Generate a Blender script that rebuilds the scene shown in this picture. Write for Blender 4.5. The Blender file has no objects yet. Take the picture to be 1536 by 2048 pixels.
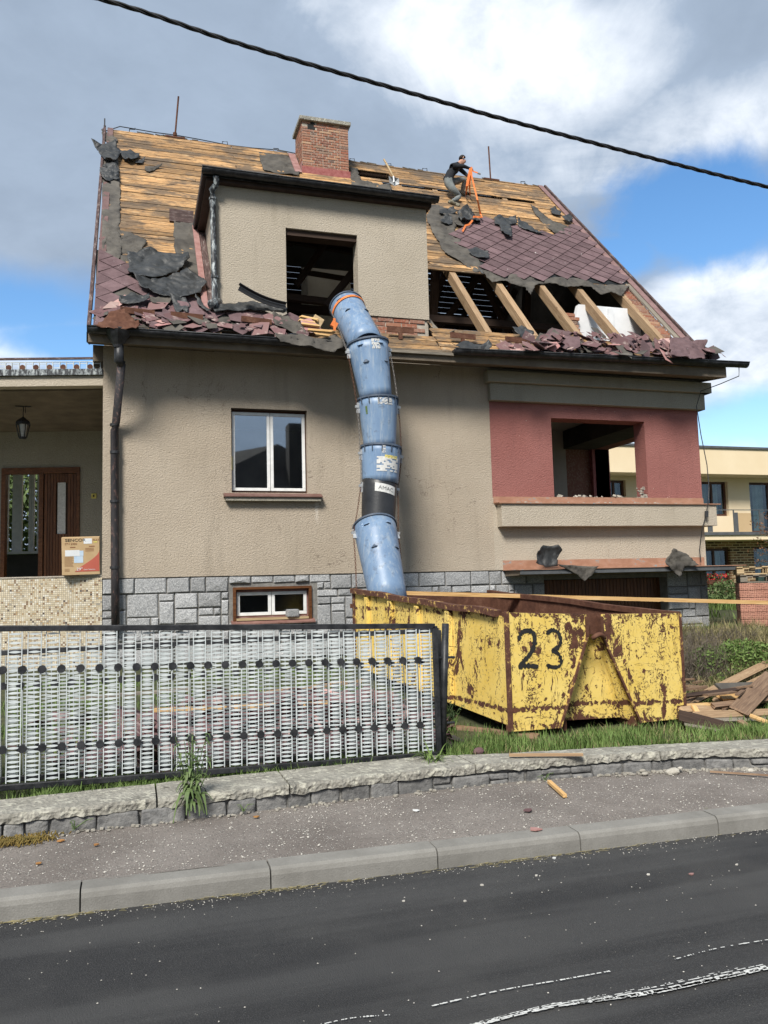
import bpy, bmesh, math, random
import numpy as np
from mathutils import Vector, Matrix, noise
random.seed(7); rng = np.random.default_rng(7)
SC = bpy.context.scene; COL = SC.collection; PI = math.pi
# ---------------------------------------------------------------- camera
F_PX, YAW, PITCH, ROLL, EYE = 1627.9, 0.29996, 0.08966, -0.0255, 1.6
fw = Vector((math.sin(YAW)*math.cos(PITCH), math.cos(YAW)*math.cos(PITCH), math.sin(PITCH)))
r0 = Vector((math.cos(YAW), -math.sin(YAW), 0)); u0 = r0.cross(fw)
rt = r0*math.cos(ROLL)+u0*math.sin(ROLL); up = -r0*math.sin(ROLL)+u0*math.cos(ROLL)
cd = bpy.data.cameras.new('camera'); cam = bpy.data.objects.new('camera', cd); COL.objects.link(cam)
cam.matrix_world = Matrix(((rt.x, up.x, -fw.x, 0), (rt.y, up.y, -fw.y, 0), (rt.z, up.z, -fw.z, EYE), (0, 0, 0, 1)))
cd.sensor_fit = 'VERTICAL'; cd.sensor_height = 36; cd.lens = 36*F_PX/2048; cd.clip_start = .1; cd.clip_end = 3000
SC.camera = cam
def ray(px, py): return fw + rt*((px-768)/F_PX) - up*((py-1024)/F_PX)
def at(px, py, Y=None, X=None, Z=None):
    d = ray(px, py)
    t = Y/d.y if Y is not None else (X/d.x if X is not None else (Z-EYE)/d.z)
    return Vector((0, 0, EYE)) + d*t
# ---------------------------------------------------------------- light
SUN_EL, SUN_AZ = math.radians(45), math.radians(-34)   # azimuth from -Y (street side) towards -X
sdir = Vector((math.sin(SUN_AZ)*math.cos(SUN_EL), -math.cos(SUN_AZ)*math.cos(SUN_EL), math.sin(SUN_EL)))
sl = bpy.data.lights.new('sun', 'SUN'); sl.energy = 3.1; sl.angle = math.radians(17); sl.color = (1, .955, .88)
so = bpy.data.objects.new('sun', sl); COL.objects.link(so); so.rotation_euler = sdir.to_track_quat('Z', 'Y').to_euler()
so.location = (-8, -8, 20)
W = bpy.data.worlds.new('World'); SC.world = W; W.use_nodes = True
nt = W.node_tree; nt.nodes.clear(); N = nt.nodes.new; LK = nt.links.new
def wm(op, a, b=None, c=None, clamp=False):
    n = N('ShaderNodeMath'); n.operation = op; n.use_clamp = clamp
    for i, v in enumerate((a, b, c)):
        if v is None: continue
        if isinstance(v, (int, float)): n.inputs[i].default_value = v
        else: LK(v, n.inputs[i])
    return n.outputs[0]
def wnoise(vec, sc, det=6, rough=.55, dist=0):
    n = N('ShaderNodeTexNoise'); LK(vec, n.inputs['Vector']); n.inputs['Scale'].default_value = sc
    n.inputs['Detail'].default_value = det; n.inputs['Roughness'].default_value = rough; n.inputs['Distortion'].default_value = dist
    return n.outputs[0]
tc = N('ShaderNodeTexCoord').outputs['Generated']
sep = N('ShaderNodeSeparateXYZ'); LK(tc, sep.inputs[0])
den = wm('MAXIMUM', wm('ADD', sep.outputs[2], .22), .1)
cx = wm('DIVIDE', sep.outputs[0], den); cy = wm('DIVIDE', sep.outputs[1], den)
comb = N('ShaderNodeCombineXYZ'); LK(cx, comb.inputs[0]); LK(cy, comb.inputs[1]); pv = comb.outputs[0]
big = wnoise(pv, 1.1, 8, .6, .3); mid = wnoise(pv, 3.2, 9, .6, .5); det_ = wnoise(pv, 9.0, 8, .62, .3)
drn = wnoise(tc, 5.0, 7, .6, .6)
drn2 = wnoise(tc, 17.0, 6, .6, .3)
def spot(px, py, rx, ry, warp=.10, edge=.75):
    """soft patch of sky round one direction; rx, ry in radians"""
    c = ray(px, py).normalized(); az = math.atan2(c.x, c.y); el = math.asin(c.z)
    a = wm('ARCTAN2', sep.outputs[0], sep.outputs[1]); e = wm('ARCSINE', sep.outputs[2])
    a = wm('DIVIDE', wm('SUBTRACT', a, az), rx); e = wm('DIVIDE', wm('SUBTRACT', e, el), ry)
    d = wm('SQRT', wm('ADD', wm('MULTIPLY', a, a), wm('MULTIPLY', e, e)))
    d = wm('ADD', d, wm('MULTIPLY', wm('SUBTRACT', drn, .5), warp*22)); d = wm('ADD', d, wm('MULTIPLY', wm('SUBTRACT', drn2, .5), warp*9))
    n = N('ShaderNodeMapRange'); n.interpolation_type = 'SMOOTHSTEP'; LK(d, n.inputs[0])
    n.inputs[1].default_value = 1+edge; n.inputs[2].default_value = 1-edge*.8; return n.outputs[0]
blue = spot(1420, 440, .135, .06, .085, .38)
for s_ in (spot(1250, 510, .06, .03, .08, .5), spot(70, 620, .10, .038, .06, .75), spot(1520, 840, .12, .035, .06, .6), spot(150, 680, .10, .03, .05, .6)):
    blue = wm('MAXIMUM', blue, s_)
white = spot(1110, 150, .10, .07, .10, .8)
for s_ in (spot(1480, 590, .13, .05, .05, .4), spot(1450, 700, .2, .06, .05, .7), spot(80, 690, .14, .03, .05, .6), spot(900, 30, .14, .08, .1, .8), spot(1480, 250, .16, .04, .09, .8), spot(1300, 900, .3, .03, .05, .6), spot(1180,330,.10,.03,.1,.9)):
    white = wm('MAXIMUM', white, s_)
sky = N('ShaderNodeTexSky'); sky.sky_type = 'NISHITA'; sky.sun_disc = False
sky.sun_elevation = SUN_EL; sky.sun_rotation = math.atan2(sdir.x, sdir.y); sky.air_density = 1.0; sky.dust_density = .6
bg1 = N('ShaderNodeBackground'); bg1.inputs[1].default_value = .115
hs = N('ShaderNodeHueSaturation'); hs.inputs['Saturation'].default_value = 1.26; LK(sky.outputs[0], hs.inputs['Color']); LK(hs.outputs[0], bg1.inputs[0])
cr = N('ShaderNodeValToRGB'); e = cr.color_ramp.elements
e[0].position = .0; e[0].color = (.145, .185, .245, 1); e[1].position = 1; e[1].color = (.68, .71, .75, 1)
m = cr.color_ramp.elements.new(.45); m.color = (.235, .29, .37, 1)
t = wm('ADD', wm('MULTIPLY', big, .60), wm('MULTIPLY', mid, .42)); t = wm('ADD', t, wm('MULTIPLY', wm('SUBTRACT', det_, .5), .26))
t = wm('SUBTRACT', t, .15)
t = wm('ADD', t, wm('MULTIPLY', white, wm('ADD', wm('MULTIPLY', drn2, .62), wm('ADD', wm('MULTIPLY', mid, .45), -.14)))); LK(t, cr.inputs[0])
bg2 = N('ShaderNodeBackground'); bg2.inputs[1].default_value = 1.0; LK(cr.outputs[0], bg2.inputs[0])
thin = wm('MULTIPLY', blue, wm('SUBTRACT', 1.0, wm('MULTIPLY', wm('GREATER_THAN', drn, .62), 0)), clamp=True)
mx = N('ShaderNodeMixShader'); LK(thin, mx.inputs[0]); LK(bg2.outputs[0], mx.inputs[1]); LK(bg1.outputs[0], mx.inputs[2])
wo = N('ShaderNodeOutputWorld'); LK(mx.outputs[0], wo.inputs[0])
vs = SC.view_settings; vs.view_transform = 'Standard'; vs.look = 'None'; vs.gamma = 1; vs.use_curve_mapping = False; vs.exposure = .84
# ---------------------------------------------------------------- helpers
WMX = {}
def put(ob, parent=None, loc=None, mw=None):
    COL.objects.link(ob)
    m = mw if mw is not None else Matrix.Translation(loc if loc is not None else (0, 0, 0))
    if parent is not None:
        ob.parent = parent; ob.matrix_parent_inverse = WMX[parent.name].inverted()
    ob.matrix_basis = m; WMX[ob.name] = m
    return ob
def tag(o, label=None, cat=None, group=None, kind=None):
    if label: o['label'] = label
    if cat: o['category'] = cat
    if group: o['group'] = group
    if kind: o['kind'] = kind
    return o
def empty(name, loc, label=None, cat=None, group=None):
    o = bpy.data.objects.new(name, None); o.empty_display_size = .2; put(o, None, Vector(loc)); return tag(o, label, cat, group)
class B:
    """collects geometry, then links it as one mesh object"""
    def __init__(s): s.v = []; s.f = []
    def add(s, vs_, fs_):
        n = len(s.v); s.v += [tuple(p) for p in vs_]; s.f += [tuple(i+n for i in f) for f in fs_]; return s
    def box(s, x0, x1, y0, y1, z0, z1, M=None):
        vs_ = [Vector((x, y, z)) for z in (z0, z1) for x, y in ((x0, y0), (x1, y0), (x1, y1), (x0, y1))]
        if M is not None: vs_ = [M @ p for p in vs_]
        return s.add(vs_, [(3, 2, 1, 0), (4, 5, 6, 7), (0, 1, 5, 4), (1, 2, 6, 5), (2, 3, 7, 6), (3, 0, 4, 7)])
    def prism(s, pts, off):
        off = Vector(off); n = len(pts); pts = [Vector(p) for p in pts]
        nrm = Vector((0, 0, 0))
        for i in range(n): nrm += pts[i].cross(pts[(i+1) % n])
        if nrm.dot(off) > 0: pts = pts[::-1]
        return s.add(pts+[p+off for p in pts], [tuple(range(n)), tuple(range(2*n-1, n-1, -1))]+[(i, i+n, (i+1) % n+n, (i+1) % n) for i in range(n)])
    def beam(s, a, b, w, h, nrm=(0, 0, 1), jag=0):
        a = Vector(a); b = Vector(b); d = (b-a).normalized(); n_ = Vector(nrm); sd = d.cross(n_)
        if sd.length < 1e-4: sd = d.cross(Vector((0, 1, 0)))
        sd.normalize(); n_ = sd.cross(d)
        q = [sd*x+n_*z for x, z in ((-w/2, -h/2), (w/2, -h/2), (w/2, h/2), (-w/2, h/2))]
        return s.add([a+p for p in q]+[b+p for p in q], [(3, 2, 1, 0), (4, 5, 6, 7), (0, 1, 5, 4), (1, 2, 6, 5), (2, 3, 7, 6), (3, 0, 4, 7)])
    def tube(s, pts, r, seg=8, cap=True, rs=None):
        pts = [Vector(p) for p in pts]; n = len(pts); ref = Vector((0, 0, 1)); vs_ = []
        for i, p in enumerate(pts):
            d = (pts[min(i+1, n-1)]-pts[max(i-1, 0)]).normalized()
            if abs(d.dot(ref)) > .95: ref = Vector((1, 0, 0)) if abs(d.x) < .9 else Vector((0, 1, 0))
            a = d.cross(ref).normalized(); b = d.cross(a); ref = a.cross(d) if False else ref; rr = rs[i] if rs else r
            vs_ += [p+(a*math.cos(2*PI*k/seg)+b*math.sin(2*PI*k/seg))*rr for k in range(seg)]
        fs_ = [(i*seg+k, i*seg+(k+1) % seg, (i+1)*seg+(k+1) % seg, (i+1)*seg+k) for i in range(n-1) for k in range(seg)]
        if cap: fs_ += [tuple(range(seg-1, -1, -1)), tuple(range((n-1)*seg, n*seg))]
        return s.add(vs_, fs_)
    def build(s, name, mt, parent=None, smooth=False, bevel=0, solid=0, sub=0, label=None):
        V = [Vector(p) for p in s.v]
        lo = Vector([min(p[i] for p in V) for i in range(3)]); hi = Vector([max(p[i] for p in V) for i in range(3)])
        c = (lo+hi)/2 if parent is not None else Vector(((lo.x+hi.x)/2, (lo.y+hi.y)/2, lo.z))
        me = bpy.data.meshes.new(name); me.from_pydata([p-c for p in V], [], s.f); me.update()
        bm = bmesh.new(); bm.from_mesh(me); bmesh.ops.recalc_face_normals(bm, faces=bm.faces)
        if sub: bmesh.ops.subdivide_edges(bm, edges=bm.edges, cuts=sub, use_grid_fill=True)
        bm.to_mesh(me); bm.free()
        if smooth:
            for p in me.polygons: p.use_smooth = True
        if isinstance(mt, (list, tuple)):
            for q in mt: me.materials.append(q)
        else: me.materials.append(mt)
        ob = bpy.data.objects.new(name, me); put(ob, parent, c)
        if solid: md = ob.modifiers.new('solid', 'SOLIDIFY'); md.thickness = solid; md.offset = 0
        if bevel: md = ob.modifiers.new('bevel', 'BEVEL'); md.width = bevel; md.segments = 2; md.limit_method = 'ANGLE'
        if label: ob['label'] = label
        return ob
def mesh_at(name, me, parent, mw):
    ob = bpy.data.objects.new(name, me); return put(ob, parent, None, mw)
def frame(o, ex, ey, ez):
    return Matrix(((ex.x, ey.x, ez.x, o.x), (ex.y, ey.y, ez.y, o.y), (ex.z, ey.z, ez.z, o.z), (0, 0, 0, 1)))
def plank(name, a, b, w, h, mt, parent=None, nrm=(0, 0, 1), jag=.0, nseg=1, bow=0, label=None):
    """board with its own local frame: grain runs along local X"""
    a = Vector(a); b = Vector(b); d = b-a; L = d.length; d.normalize(); n_ = Vector(nrm); sd = n_.cross(d)
    if sd.length < 1e-3: sd = Vector((0, 1, 0)).cross(d)
    sd.normalize(); n_ = d.cross(sd); vs_ = []; fs_ = []
    for i in range(nseg+1):
        t_ = i/nseg; x = t_*L; wob = (random.uniform(-1, 1)*w*.04 if nseg > 1 else 0); zz = bow*math.sin(PI*t_)
        for k, (yy, z_) in enumerate(((-w/2, -h/2), (w/2, -h/2), (w/2, h/2), (-w/2, h/2))):
            j = random.uniform(-jag, jag) if i in (0, nseg) else 0
            vs_.append((x+j, yy+wob*(1 if yy > 0 else -.6), z_+zz))
    for i in range(nseg):
        o = i*4; fs_ += [(o+k, o+(k+1) % 4, o+4+(k+1) % 4, o+4+k) for k in range(4)]
    fs_ += [(3, 2, 1, 0), tuple(nseg*4+k for k in range(4))]
    me = bpy.data.meshes.new(name); me.from_pydata(vs_, [], fs_); me.materials.append(mt); me.update()
    ob = mesh_at(name, me, parent, frame(a, d, sd, n_))
    if label: ob['label'] = label
    return ob
def sheet(name, pts, nrm, mt, parent=None, amp=.03, curl=.0, thick=.006, cuts=4, seed=0, fr=3.0):
    """thin crumpled sheet cut to an outline lying in a plane"""
    nrm = Vector(nrm).normalized(); c = sum((Vector(p) for p in pts), Vector())/len(pts)
    bm = bmesh.new(); vsb = [bm.verts.new(Vector(p)-c) for p in pts]; bm.faces.new(vsb)
    bmesh.ops.triangulate(bm, faces=bm.faces)
    for _ in range(cuts):
        ed = [e_ for e_ in bm.edges if e_.calc_length() > .055]
        if ed: bmesh.ops.subdivide_edges(bm, edges=ed, cuts=1); bmesh.ops.triangulate(bm, faces=bm.faces)
    R_ = max((Vector(p)-c).length for p in pts); so_ = Vector((seed*3.1, seed*1.7, 0))
    for v_ in bm.verts:
        q = v_.co; n1 = noise.noise(q*fr+so_); n2 = noise.noise(q*fr*3+so_*2)+.22*noise.noise(q*fr*7+so_); rd = q.length/R_
        dz = amp*(n1*1.6+n2*.5)+curl*max(0, rd-.35)**2*(1+noise.noise(q*2+so_*3))
        sh = (Vector((noise.noise(q*9+so_), noise.noise(q*9-so_), 0))*.025+Vector((noise.noise(q*26+so_), noise.noise(q*26-so_), 0))*.022)*(amp > 0); n3 = abs(noise.noise(q*5-so_)); dz -= amp*1.6*max(0, .18-n3)*4*.5
        v_.co = q+nrm*dz+sh
    me = bpy.data.meshes.new(name); bm.normal_update()
    bm.to_mesh(me); bm.free(); me.materials.append(mt)
    for p in me.polygons: p.use_smooth = True
    ob = bpy.data.objects.new(name, me); put(ob, parent, c)
    md = ob.modifiers.new('solid', 'SOLIDIFY'); md.thickness = thick
    return ob
def instance_copy(o, parent, mw, name=None):
    c_ = o.copy(); c_.parent = None; COL.objects.link(c_)
    if parent is not None: c_.parent = parent; c_.matrix_parent_inverse = WMX[parent.name].inverted()
    c_.matrix_basis = mw; WMX[c_.name] = mw
    for k in ('label', 'category', 'group', 'kind'):
        if k in c_ and parent is not None: del c_[k]
    return c_
def text_mesh(name, s, size, mw, mt, parent, thick=.0015, bend=None, sx=1):
    cu = bpy.data.curves.new(name, 'FONT'); cu.body = s; cu.size = size; cu.extrude = thick; cu.align_x = 'LEFT'; cu.resolution_u = 3; cu.offset = size*.006
    t_ = bpy.data.objects.new(name, cu); me = bpy.data.meshes.new_from_object(t_); bpy.data.objects.remove(t_); bpy.data.curves.remove(cu)
    for v_ in me.vertices:
        v_.co.x *= sx
        if bend: r_, a0 = bend; a_ = v_.co.x/r_+a0; v_.co = Vector((math.sin(a_)*(r_+v_.co.z), v_.co.y, math.cos(a_)*(r_+v_.co.z)))
    me.name = name; me.materials.clear(); me.materials.append(mt); return mesh_at(name, me, parent, mw)
# ---------------------------------------------------------------- materials
class MT:
    def __init__(s, name, rough=.8, spec=.3, metal=0):
        s.m = bpy.data.materials.new(name); s.m.use_nodes = True; s.t = s.m.node_tree; s.b = s.t.nodes['Principled BSDF']
        s.b.inputs['Roughness'].default_value = rough; s.b.inputs['Specular IOR Level'].default_value = spec; s.b.inputs['Metallic'].default_value = metal
        s.pos = s.t.nodes.new('ShaderNodeNewGeometry').outputs['Position']; s.tc_ = s.t.nodes.new('ShaderNodeTexCoord')
        s.obj = s.tc_.outputs['Object']; s.rnd = s.t.nodes.new('ShaderNodeObjectInfo').outputs['Random']
    def L(s, a, b): s.t.links.new(a, b)
    def scl(s, vec, sc, shift=None):
        n = s.t.nodes.new('ShaderNodeVectorMath'); n.operation = 'MULTIPLY'; s.L(vec, n.inputs[0]); n.inputs[1].default_value = sc; o = n.outputs[0]
        if shift is not None:
            k = s.t.nodes.new('ShaderNodeVectorMath'); k.operation = 'ADD'; s.L(o, k.inputs[0])
            g = s.t.nodes.new('ShaderNodeVectorMath'); g.operation = 'SCALE'; g.inputs[0].default_value = (37, 61, 17); s.L(shift, g.inputs['Scale']); s.L(g.outputs[0], k.inputs[1]); o = k.outputs[0]
        return o
    def noise(s, vec, sc, det=4, rough=.55, dist=0):
        n = s.t.nodes.new('ShaderNodeTexNoise'); s.L(vec, n.inputs['Vector']); n.inputs['Scale'].default_value = sc; n.inputs['Detail'].default_value = det
        n.inputs['Roughness'].default_value = rough; n.inputs['Distortion'].default_value = dist; return n.outputs[0]
    def vor(s, vec, sc, feat='F1', out='Distance', rnd=1):
        n = s.t.nodes.new('ShaderNodeTexVoronoi'); n.feature = feat; s.L(vec, n.inputs['Vector']); n.inputs['Scale'].default_value = sc; n.inputs['Randomness'].default_value = rnd
        return n.outputs[out]
    def math(s, op, a, b=0., c=0., clamp=False):
        n = s.t.nodes.new('ShaderNodeMath'); n.operation = op; n.use_clamp = clamp
        for i, v_ in enumerate((a, b, c)):
            if isinstance(v_, (int, float)): n.inputs[i].default_value = v_
            else: s.L(v_, n.inputs[i])
        return n.outputs[0]
    def rng(s, v_, a, b, c=0., d=1., smooth=True):
        n = s.t.nodes.new('ShaderNodeMapRange'); n.interpolation_type = 'SMOOTHSTEP' if smooth else 'LINEAR'; s.L(v_, n.inputs[0])
        for i, q in enumerate((a, b, c, d)): n.inputs[i+1].default_value = q
        return n.outputs[0]
    def ramp(s, v_, stops, interp='LINEAR'):
        n = s.t.nodes.new('ShaderNodeValToRGB'); s.L(v_, n.inputs[0]); e_ = n.color_ramp.elements; n.color_ramp.interpolation = interp
        e_[0].position = stops[0][0]; e_[0].color = (*stops[0][1], 1); e_[1].position = stops[-1][0]; e_[1].color = (*stops[-1][1], 1)
        for p, c_ in stops[1:-1]: q = e_.new(p); q.color = (*c_, 1)
        return n.outputs[0]
    def mix(s, f, a, b, mode='MIX'):
        n = s.t.nodes.new('ShaderNodeMix'); n.data_type = 'RGBA'; n.blend_type = mode
        for i, v_ in ((0, f), (6, a), (7, b)):
            if isinstance(v_, (int, float)): n.inputs[i].default_value = v_
            elif isinstance(v_, tuple): n.inputs[i].default_value = (*v_, 1)
            else: s.L(v_, n.inputs[i])
        return n.outputs[2]
    def vary(s, col, v_, lo, hi):
        h_ = s.t.nodes.new('ShaderNodeHueSaturation'); s.L(col, h_.inputs['Color']); s.L(s.rng(v_, 0, 1, lo, hi, False), h_.inputs['Value']); return h_.outputs[0]
    def col(s, c_):
        if isinstance(c_, tuple): s.b.inputs['Base Color'].default_value = (*c_, 1)
        else: s.L(c_, s.b.inputs['Base Color'])
        return s
    def bump(s, h_, dist=.01, strength=1.):
        n = s.t.nodes.new('ShaderNodeBump'); s.L(h_, n.inputs['Height']); n.inputs['Distance'].default_value = dist; n.inputs['Strength'].default_value = strength
        s.L(n.outputs[0], s.b.inputs['Normal']); return s
    def rough(s, v_): s.L(v_, s.b.inputs['Roughness']); return s
M = {}
def simple(key, c1, c2, sc=8, rough=.8, bump=.004, bsc=40, spec=.3, metal=0, randv=.25, det=6, obj=False):
    k = MT(key, rough, spec, metal); vec = k.scl(k.obj, (1, 1, 1), k.rnd) if obj else k.pos
    n = k.noise(vec, sc, det, .6); c_ = k.ramp(n, [(.3, c1), (.7, c2)])
    if randv: c_ = k.vary(c_, k.rnd, 1-randv, 1+randv)
    k.col(c_)
    if bump: k.bump(k.noise(vec, bsc, 5, .65), bump)
    M[key] = k.m; return k
def stucco(key, base, base2, dirt):
    k = MT(key, .92, .15); n1 = k.noise(k.pos, .7, 6, .6); n2 = k.noise(k.scl(k.pos, (3, 3, .35)), 1.4, 5, .6)
    c_ = k.ramp(n1, [(.3, base), (.7, base2)])
    c_ = k.mix(k.math('MULTIPLY', k.rng(n2, .52, .75), .35), c_, dirt)
    sp = k.noise(k.pos, 55, 3, .7); c_ = k.mix(k.rng(sp, .35, .7, .0, .30), c_, (dirt[0]*.72, dirt[1]*.72, dirt[2]*.72))
    fl = k.vor(k.pos, 9); c_ = k.mix(k.math('MULTIPLY', k.math('LESS_THAN', fl, .045), k.math('GREATER_THAN', k.noise(k.pos, 3, 2), .52)), c_, (.75, .7, .6))
    if key == 'stucco':
        sp3 = k.t.nodes.new('ShaderNodeSeparateXYZ'); k.L(k.pos, sp3.inputs[0]); wob = k.math('MULTIPLY', k.math('SUBTRACT', k.noise(k.pos, 12, 4), .5), .08)
        pk = k.rng(k.math('ABSOLUTE', k.math('SUBTRACT', k.math('ADD', sp3.outputs[0], wob), 2.87)), .045, .005); pz = k.math('MULTIPLY', k.rng(sp3.outputs[2], 2.55, 2.85), k.math('LESS_THAN', sp3.outputs[2], 2.985))
        c_ = k.mix(k.math('MULTIPLY', k.math('MULTIPLY', pk, pz), .6), c_, (.66, .60, .52))
        ck = k.math('ABSOLUTE', k.math('SUBTRACT', k.noise(k.scl(k.pos, (1, 1, .7)), 1.3, 5, .6, .8), .5)); c_ = k.mix(k.math('MULTIPLY', k.rng(ck, .004, .0015), k.rng(k.noise(k.pos, .9, 2), .50, .58, 0, .55)), c_, (.14, .11, .085))
    k.col(c_); w_ = k.scl(k.pos, (1, 1, 1.35))
    h_ = k.math('ADD', k.noise(w_, 36, 4, .6, .5), k.math('MULTIPLY', k.noise(w_, 85, 3, .6), .35)); k.bump(h_, .019, 1.); M[key] = k.m
stucco('stucco', (.425, .355, .275), (.515, .44, .35), (.29, .245, .19))
stucco('stucco_pale', (.46, .40, .315), (.54, .475, .385), (.33, .285, .22))
stucco('stucco_red', (.30, .12, .105), (.38, .165, .145), (.22, .095, .085))
stucco('cornice_plaster', (.33, .305, .25), (.42, .39, .32), (.22, .20, .165))
def wood(key, stops, dark=.5, scale=1., rough=.75, stain=False, bump=.004):
    k = MT(key, rough, .25); vec = k.scl(k.obj, (1.3*scale, 22*scale, 22*scale), k.rnd); n = k.noise(vec, 1.6, 7, .62, 1.2)
    c_ = k.ramp(n, stops); c_ = k.vary(c_, k.rnd, 1-dark*.62, 1+dark*.35)
    kn = k.vor(k.scl(k.obj, (2.2, 7, 7), k.rnd), 1.0); c_ = k.mix(k.rng(kn, .12, .05, 0, .8), c_, (.05, .025, .012))
    if stain:
        s_ = k.noise(k.scl(k.pos, (1, 1.8, 1.8)), 1.1, 7, .68); c_ = k.mix(k.rng(s_, .45, .58, 0, .80), c_, (.11, .085, .062))
        s2 = k.noise(k.scl(k.pos, (3.5, 14, 14)), 1.6, 5, .7); c_ = k.mix(k.rng(s2, .50, .66, 0, .75), c_, (.06, .045, .035))
        s3 = k.noise(k.scl(k.pos, (2, 5, 5)), 2.3, 3, .6); c_ = k.mix(k.rng(s3, .6, .75, 0, .5), c_, (.55, .42, .26))
    k.col(c_); k.bump(n, bump); M[key] = k.m
wood('deck_wood', [(.28, (.19, .10, .048)), (.5, (.43, .245, .105)), (.72, (.64, .43, .22))], .85, stain=True, bump=.008)
wood('rafter_wood', [(.25, (.20, .12, .065)), (.5, (.36, .24, .14)), (.78, (.50, .37, .23))], .25)
wood('fresh_wood', [(.25, (.40, .22, .08)), (.5, (.58, .36, .15)), (.75, (.70, .50, .26))], .35)
wood('old_wood', [(.25, (.10, .065, .045)), (.5, (.22, .14, .09)), (.75, (.36, .25, .16))], .5)
wood('dark_timber', [(.25, (.03, .018, .013)), (.75, (.08, .05, .035))], .3)
wood('varnished_wood', [(.25, (.06, .024, .010)), (.5, (.14, .055, .022)), (.75, (.24, .11, .045))], .35, rough=.4)
wood('grey_wood', [(.25, (.10, .09, .075)), (.5, (.2, .175, .14)), (.75, (.32, .28, .22))], .3)
wood('pallet_wood', [(.25, (.36, .25, .13)), (.75, (.6, .46, .28))], .25)
k = simple('felt', (.048, .044, .040), (.13, .118, .10), 3.0, .85, .006, 30, randv=.12)
k = simple('felt_dark', (.016, .018, .019), (.045, .047, .048), 2.5, .55, .004, 40, spec=.45, randv=.15)
k = simple('brick', (.22, .085, .055), (.36, .16, .10), 14, .9, .006, 60, randv=.0, obj=True)
c_ = k.ramp(k.rnd, [(0, (.30, .10, .06)), (.25, (.34, .155, .095)), (.5, (.24, .11, .08)), (.68, (.40, .215, .14)), (.82, (.13, .085, .075)), (.93, (.46, .29, .18)), (1, (.36, .13, .075))])
n_ = k.noise(k.pos, 25, 5, .65); c_ = k.mix(k.rng(n_, .46, .66, 0, .6), c_, (.42, .32, .25)); k.col(c_)
simple('mortar', (.34, .30, .25), (.48, .43, .36), 20, .95, .01, 50, randv=0)
k = simple('granite', (.19, .195, .205), (.34, .345, .35), 30, .85, .016, 22, randv=.16)
n_ = k.noise(k.pos, 75, 4, .85); c_ = k.ramp(n_, [(.36, (.15, .153, .16)), (.5, (.33, .335, .34)), (.64, (.62, .62, .61))])
c_ = k.vary(c_, k.rnd, .78, 1.18); k.col(c_)
k = simple('wall_granite', (.10, .10, .10), (.24, .235, .225), 16, .9, .02, 18, randv=.25)
simple('joint', (.16, .155, .145), (.26, .25, .23), 12, .95, .01, 40, randv=0)
k = MT('coping_concrete', .95, .2); n_ = k.noise(k.pos, 4, 7, .65); c_ = k.ramp(n_, [(.3, (.19, .18, .155)), (.7, (.35, .335, .29))])
li = k.noise(k.pos, 15, 5, .6, .6); c_ = k.mix(k.rng(li, .53, .60, 0, .75), c_, (.47, .455, .38)); l2 = k.noise(k.pos, 7, 6, .7); c_ = k.mix(k.rng(l2, .6, .7, 0, .8), c_, (.075, .07, .055))
k.col(c_); k.bump(k.math('ADD', k.noise(k.pos, 22, 6, .7), k.vor(k.pos, 40)), .010); M['coping_concrete'] = k.m
k = MT('kerb_concrete', .9, .2); n_ = k.noise(k.pos, 3, 7, .7); c_ = k.ramp(n_, [(.3, (.17, .162, .146)), (.7, (.27, .26, .238))])
sp = k.noise(k.pos, 160, 2, .7); c_ = k.mix(k.rng(sp, .4, .62, 0, .28), c_, (.15, .145, .13)); s_ = k.noise(k.scl(k.pos, (1, 1, 6)), 2.4, 6, .7); c_ = k.mix(k.rng(s_, .55, .75, 0, .5), c_, (.15, .145, .13))
c_ = k.vary(c_, k.rnd, .93, 1.07); k.col(c_); k.bump(k.noise(k.pos, 120, 3, .7), .003); M['kerb_concrete'] = k.m
k = MT('asphalt', .85, .3); n_ = k.noise(k.pos, 1.1, 6, .6); f_ = k.noise(k.pos, 210, 2, .8); c_ = k.ramp(f_, [(.3, (.018, .018, .019)), (.55, (.043, .043, .0445)), (.78, (.15, .15, .148))])
c_ = k.mix(k.rng(n_, .42, .68, 0, .55), c_, (.085, .083, .080)); v_ = k.vor(k.pos, 30); c_ = k.mix(k.math('MULTIPLY', k.math('LESS_THAN', v_, .028), k.math('GREATER_THAN', k.noise(k.pos, 3.5, 3), .56)), c_, (.4, .39, .36))
tr_ = k.noise(k.scl(k.pos, (.12, 1.6, 1)), 1.4, 4, .6); c_ = k.mix(k.rng(tr_, .45, .62, 0, .45), c_, (.105, .104, .102))
dd = k.noise(k.pos, 6.5, 5, .7); c_ = k.mix(k.rng(dd, .62, .78, 0, .35), c_, (.17, .165, .155))
k.col(c_); k.bump(k.noise(k.pos, 120, 4, .8), .014); M['asphalt'] = k.m
k = MT('pavement_asphalt', .95, .2); n_ = k.noise(k.pos, 1.6, 6, .65); c_ = k.ramp(n_, [(.3, (.165, .143, .127)), (.7, (.275, .245, .22))])
v_ = k.vor(k.pos, 75, out='Distance'); vc = k.vor(k.pos, 75, out='Color'); sx_ = k.t.nodes.new('ShaderNodeSeparateColor'); k.L(vc, sx_.inputs[0])
chip = k.math('MULTIPLY', k.rng(v_, .42, .30), k.math('GREATER_THAN', sx_.outputs[0], .50)); c_ = k.mix(chip, c_, k.ramp(sx_.outputs[1], [(0, (.16, .15, .135)), (.6, (.30, .28, .25)), (1, (.58, .55, .50))]))
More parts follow.
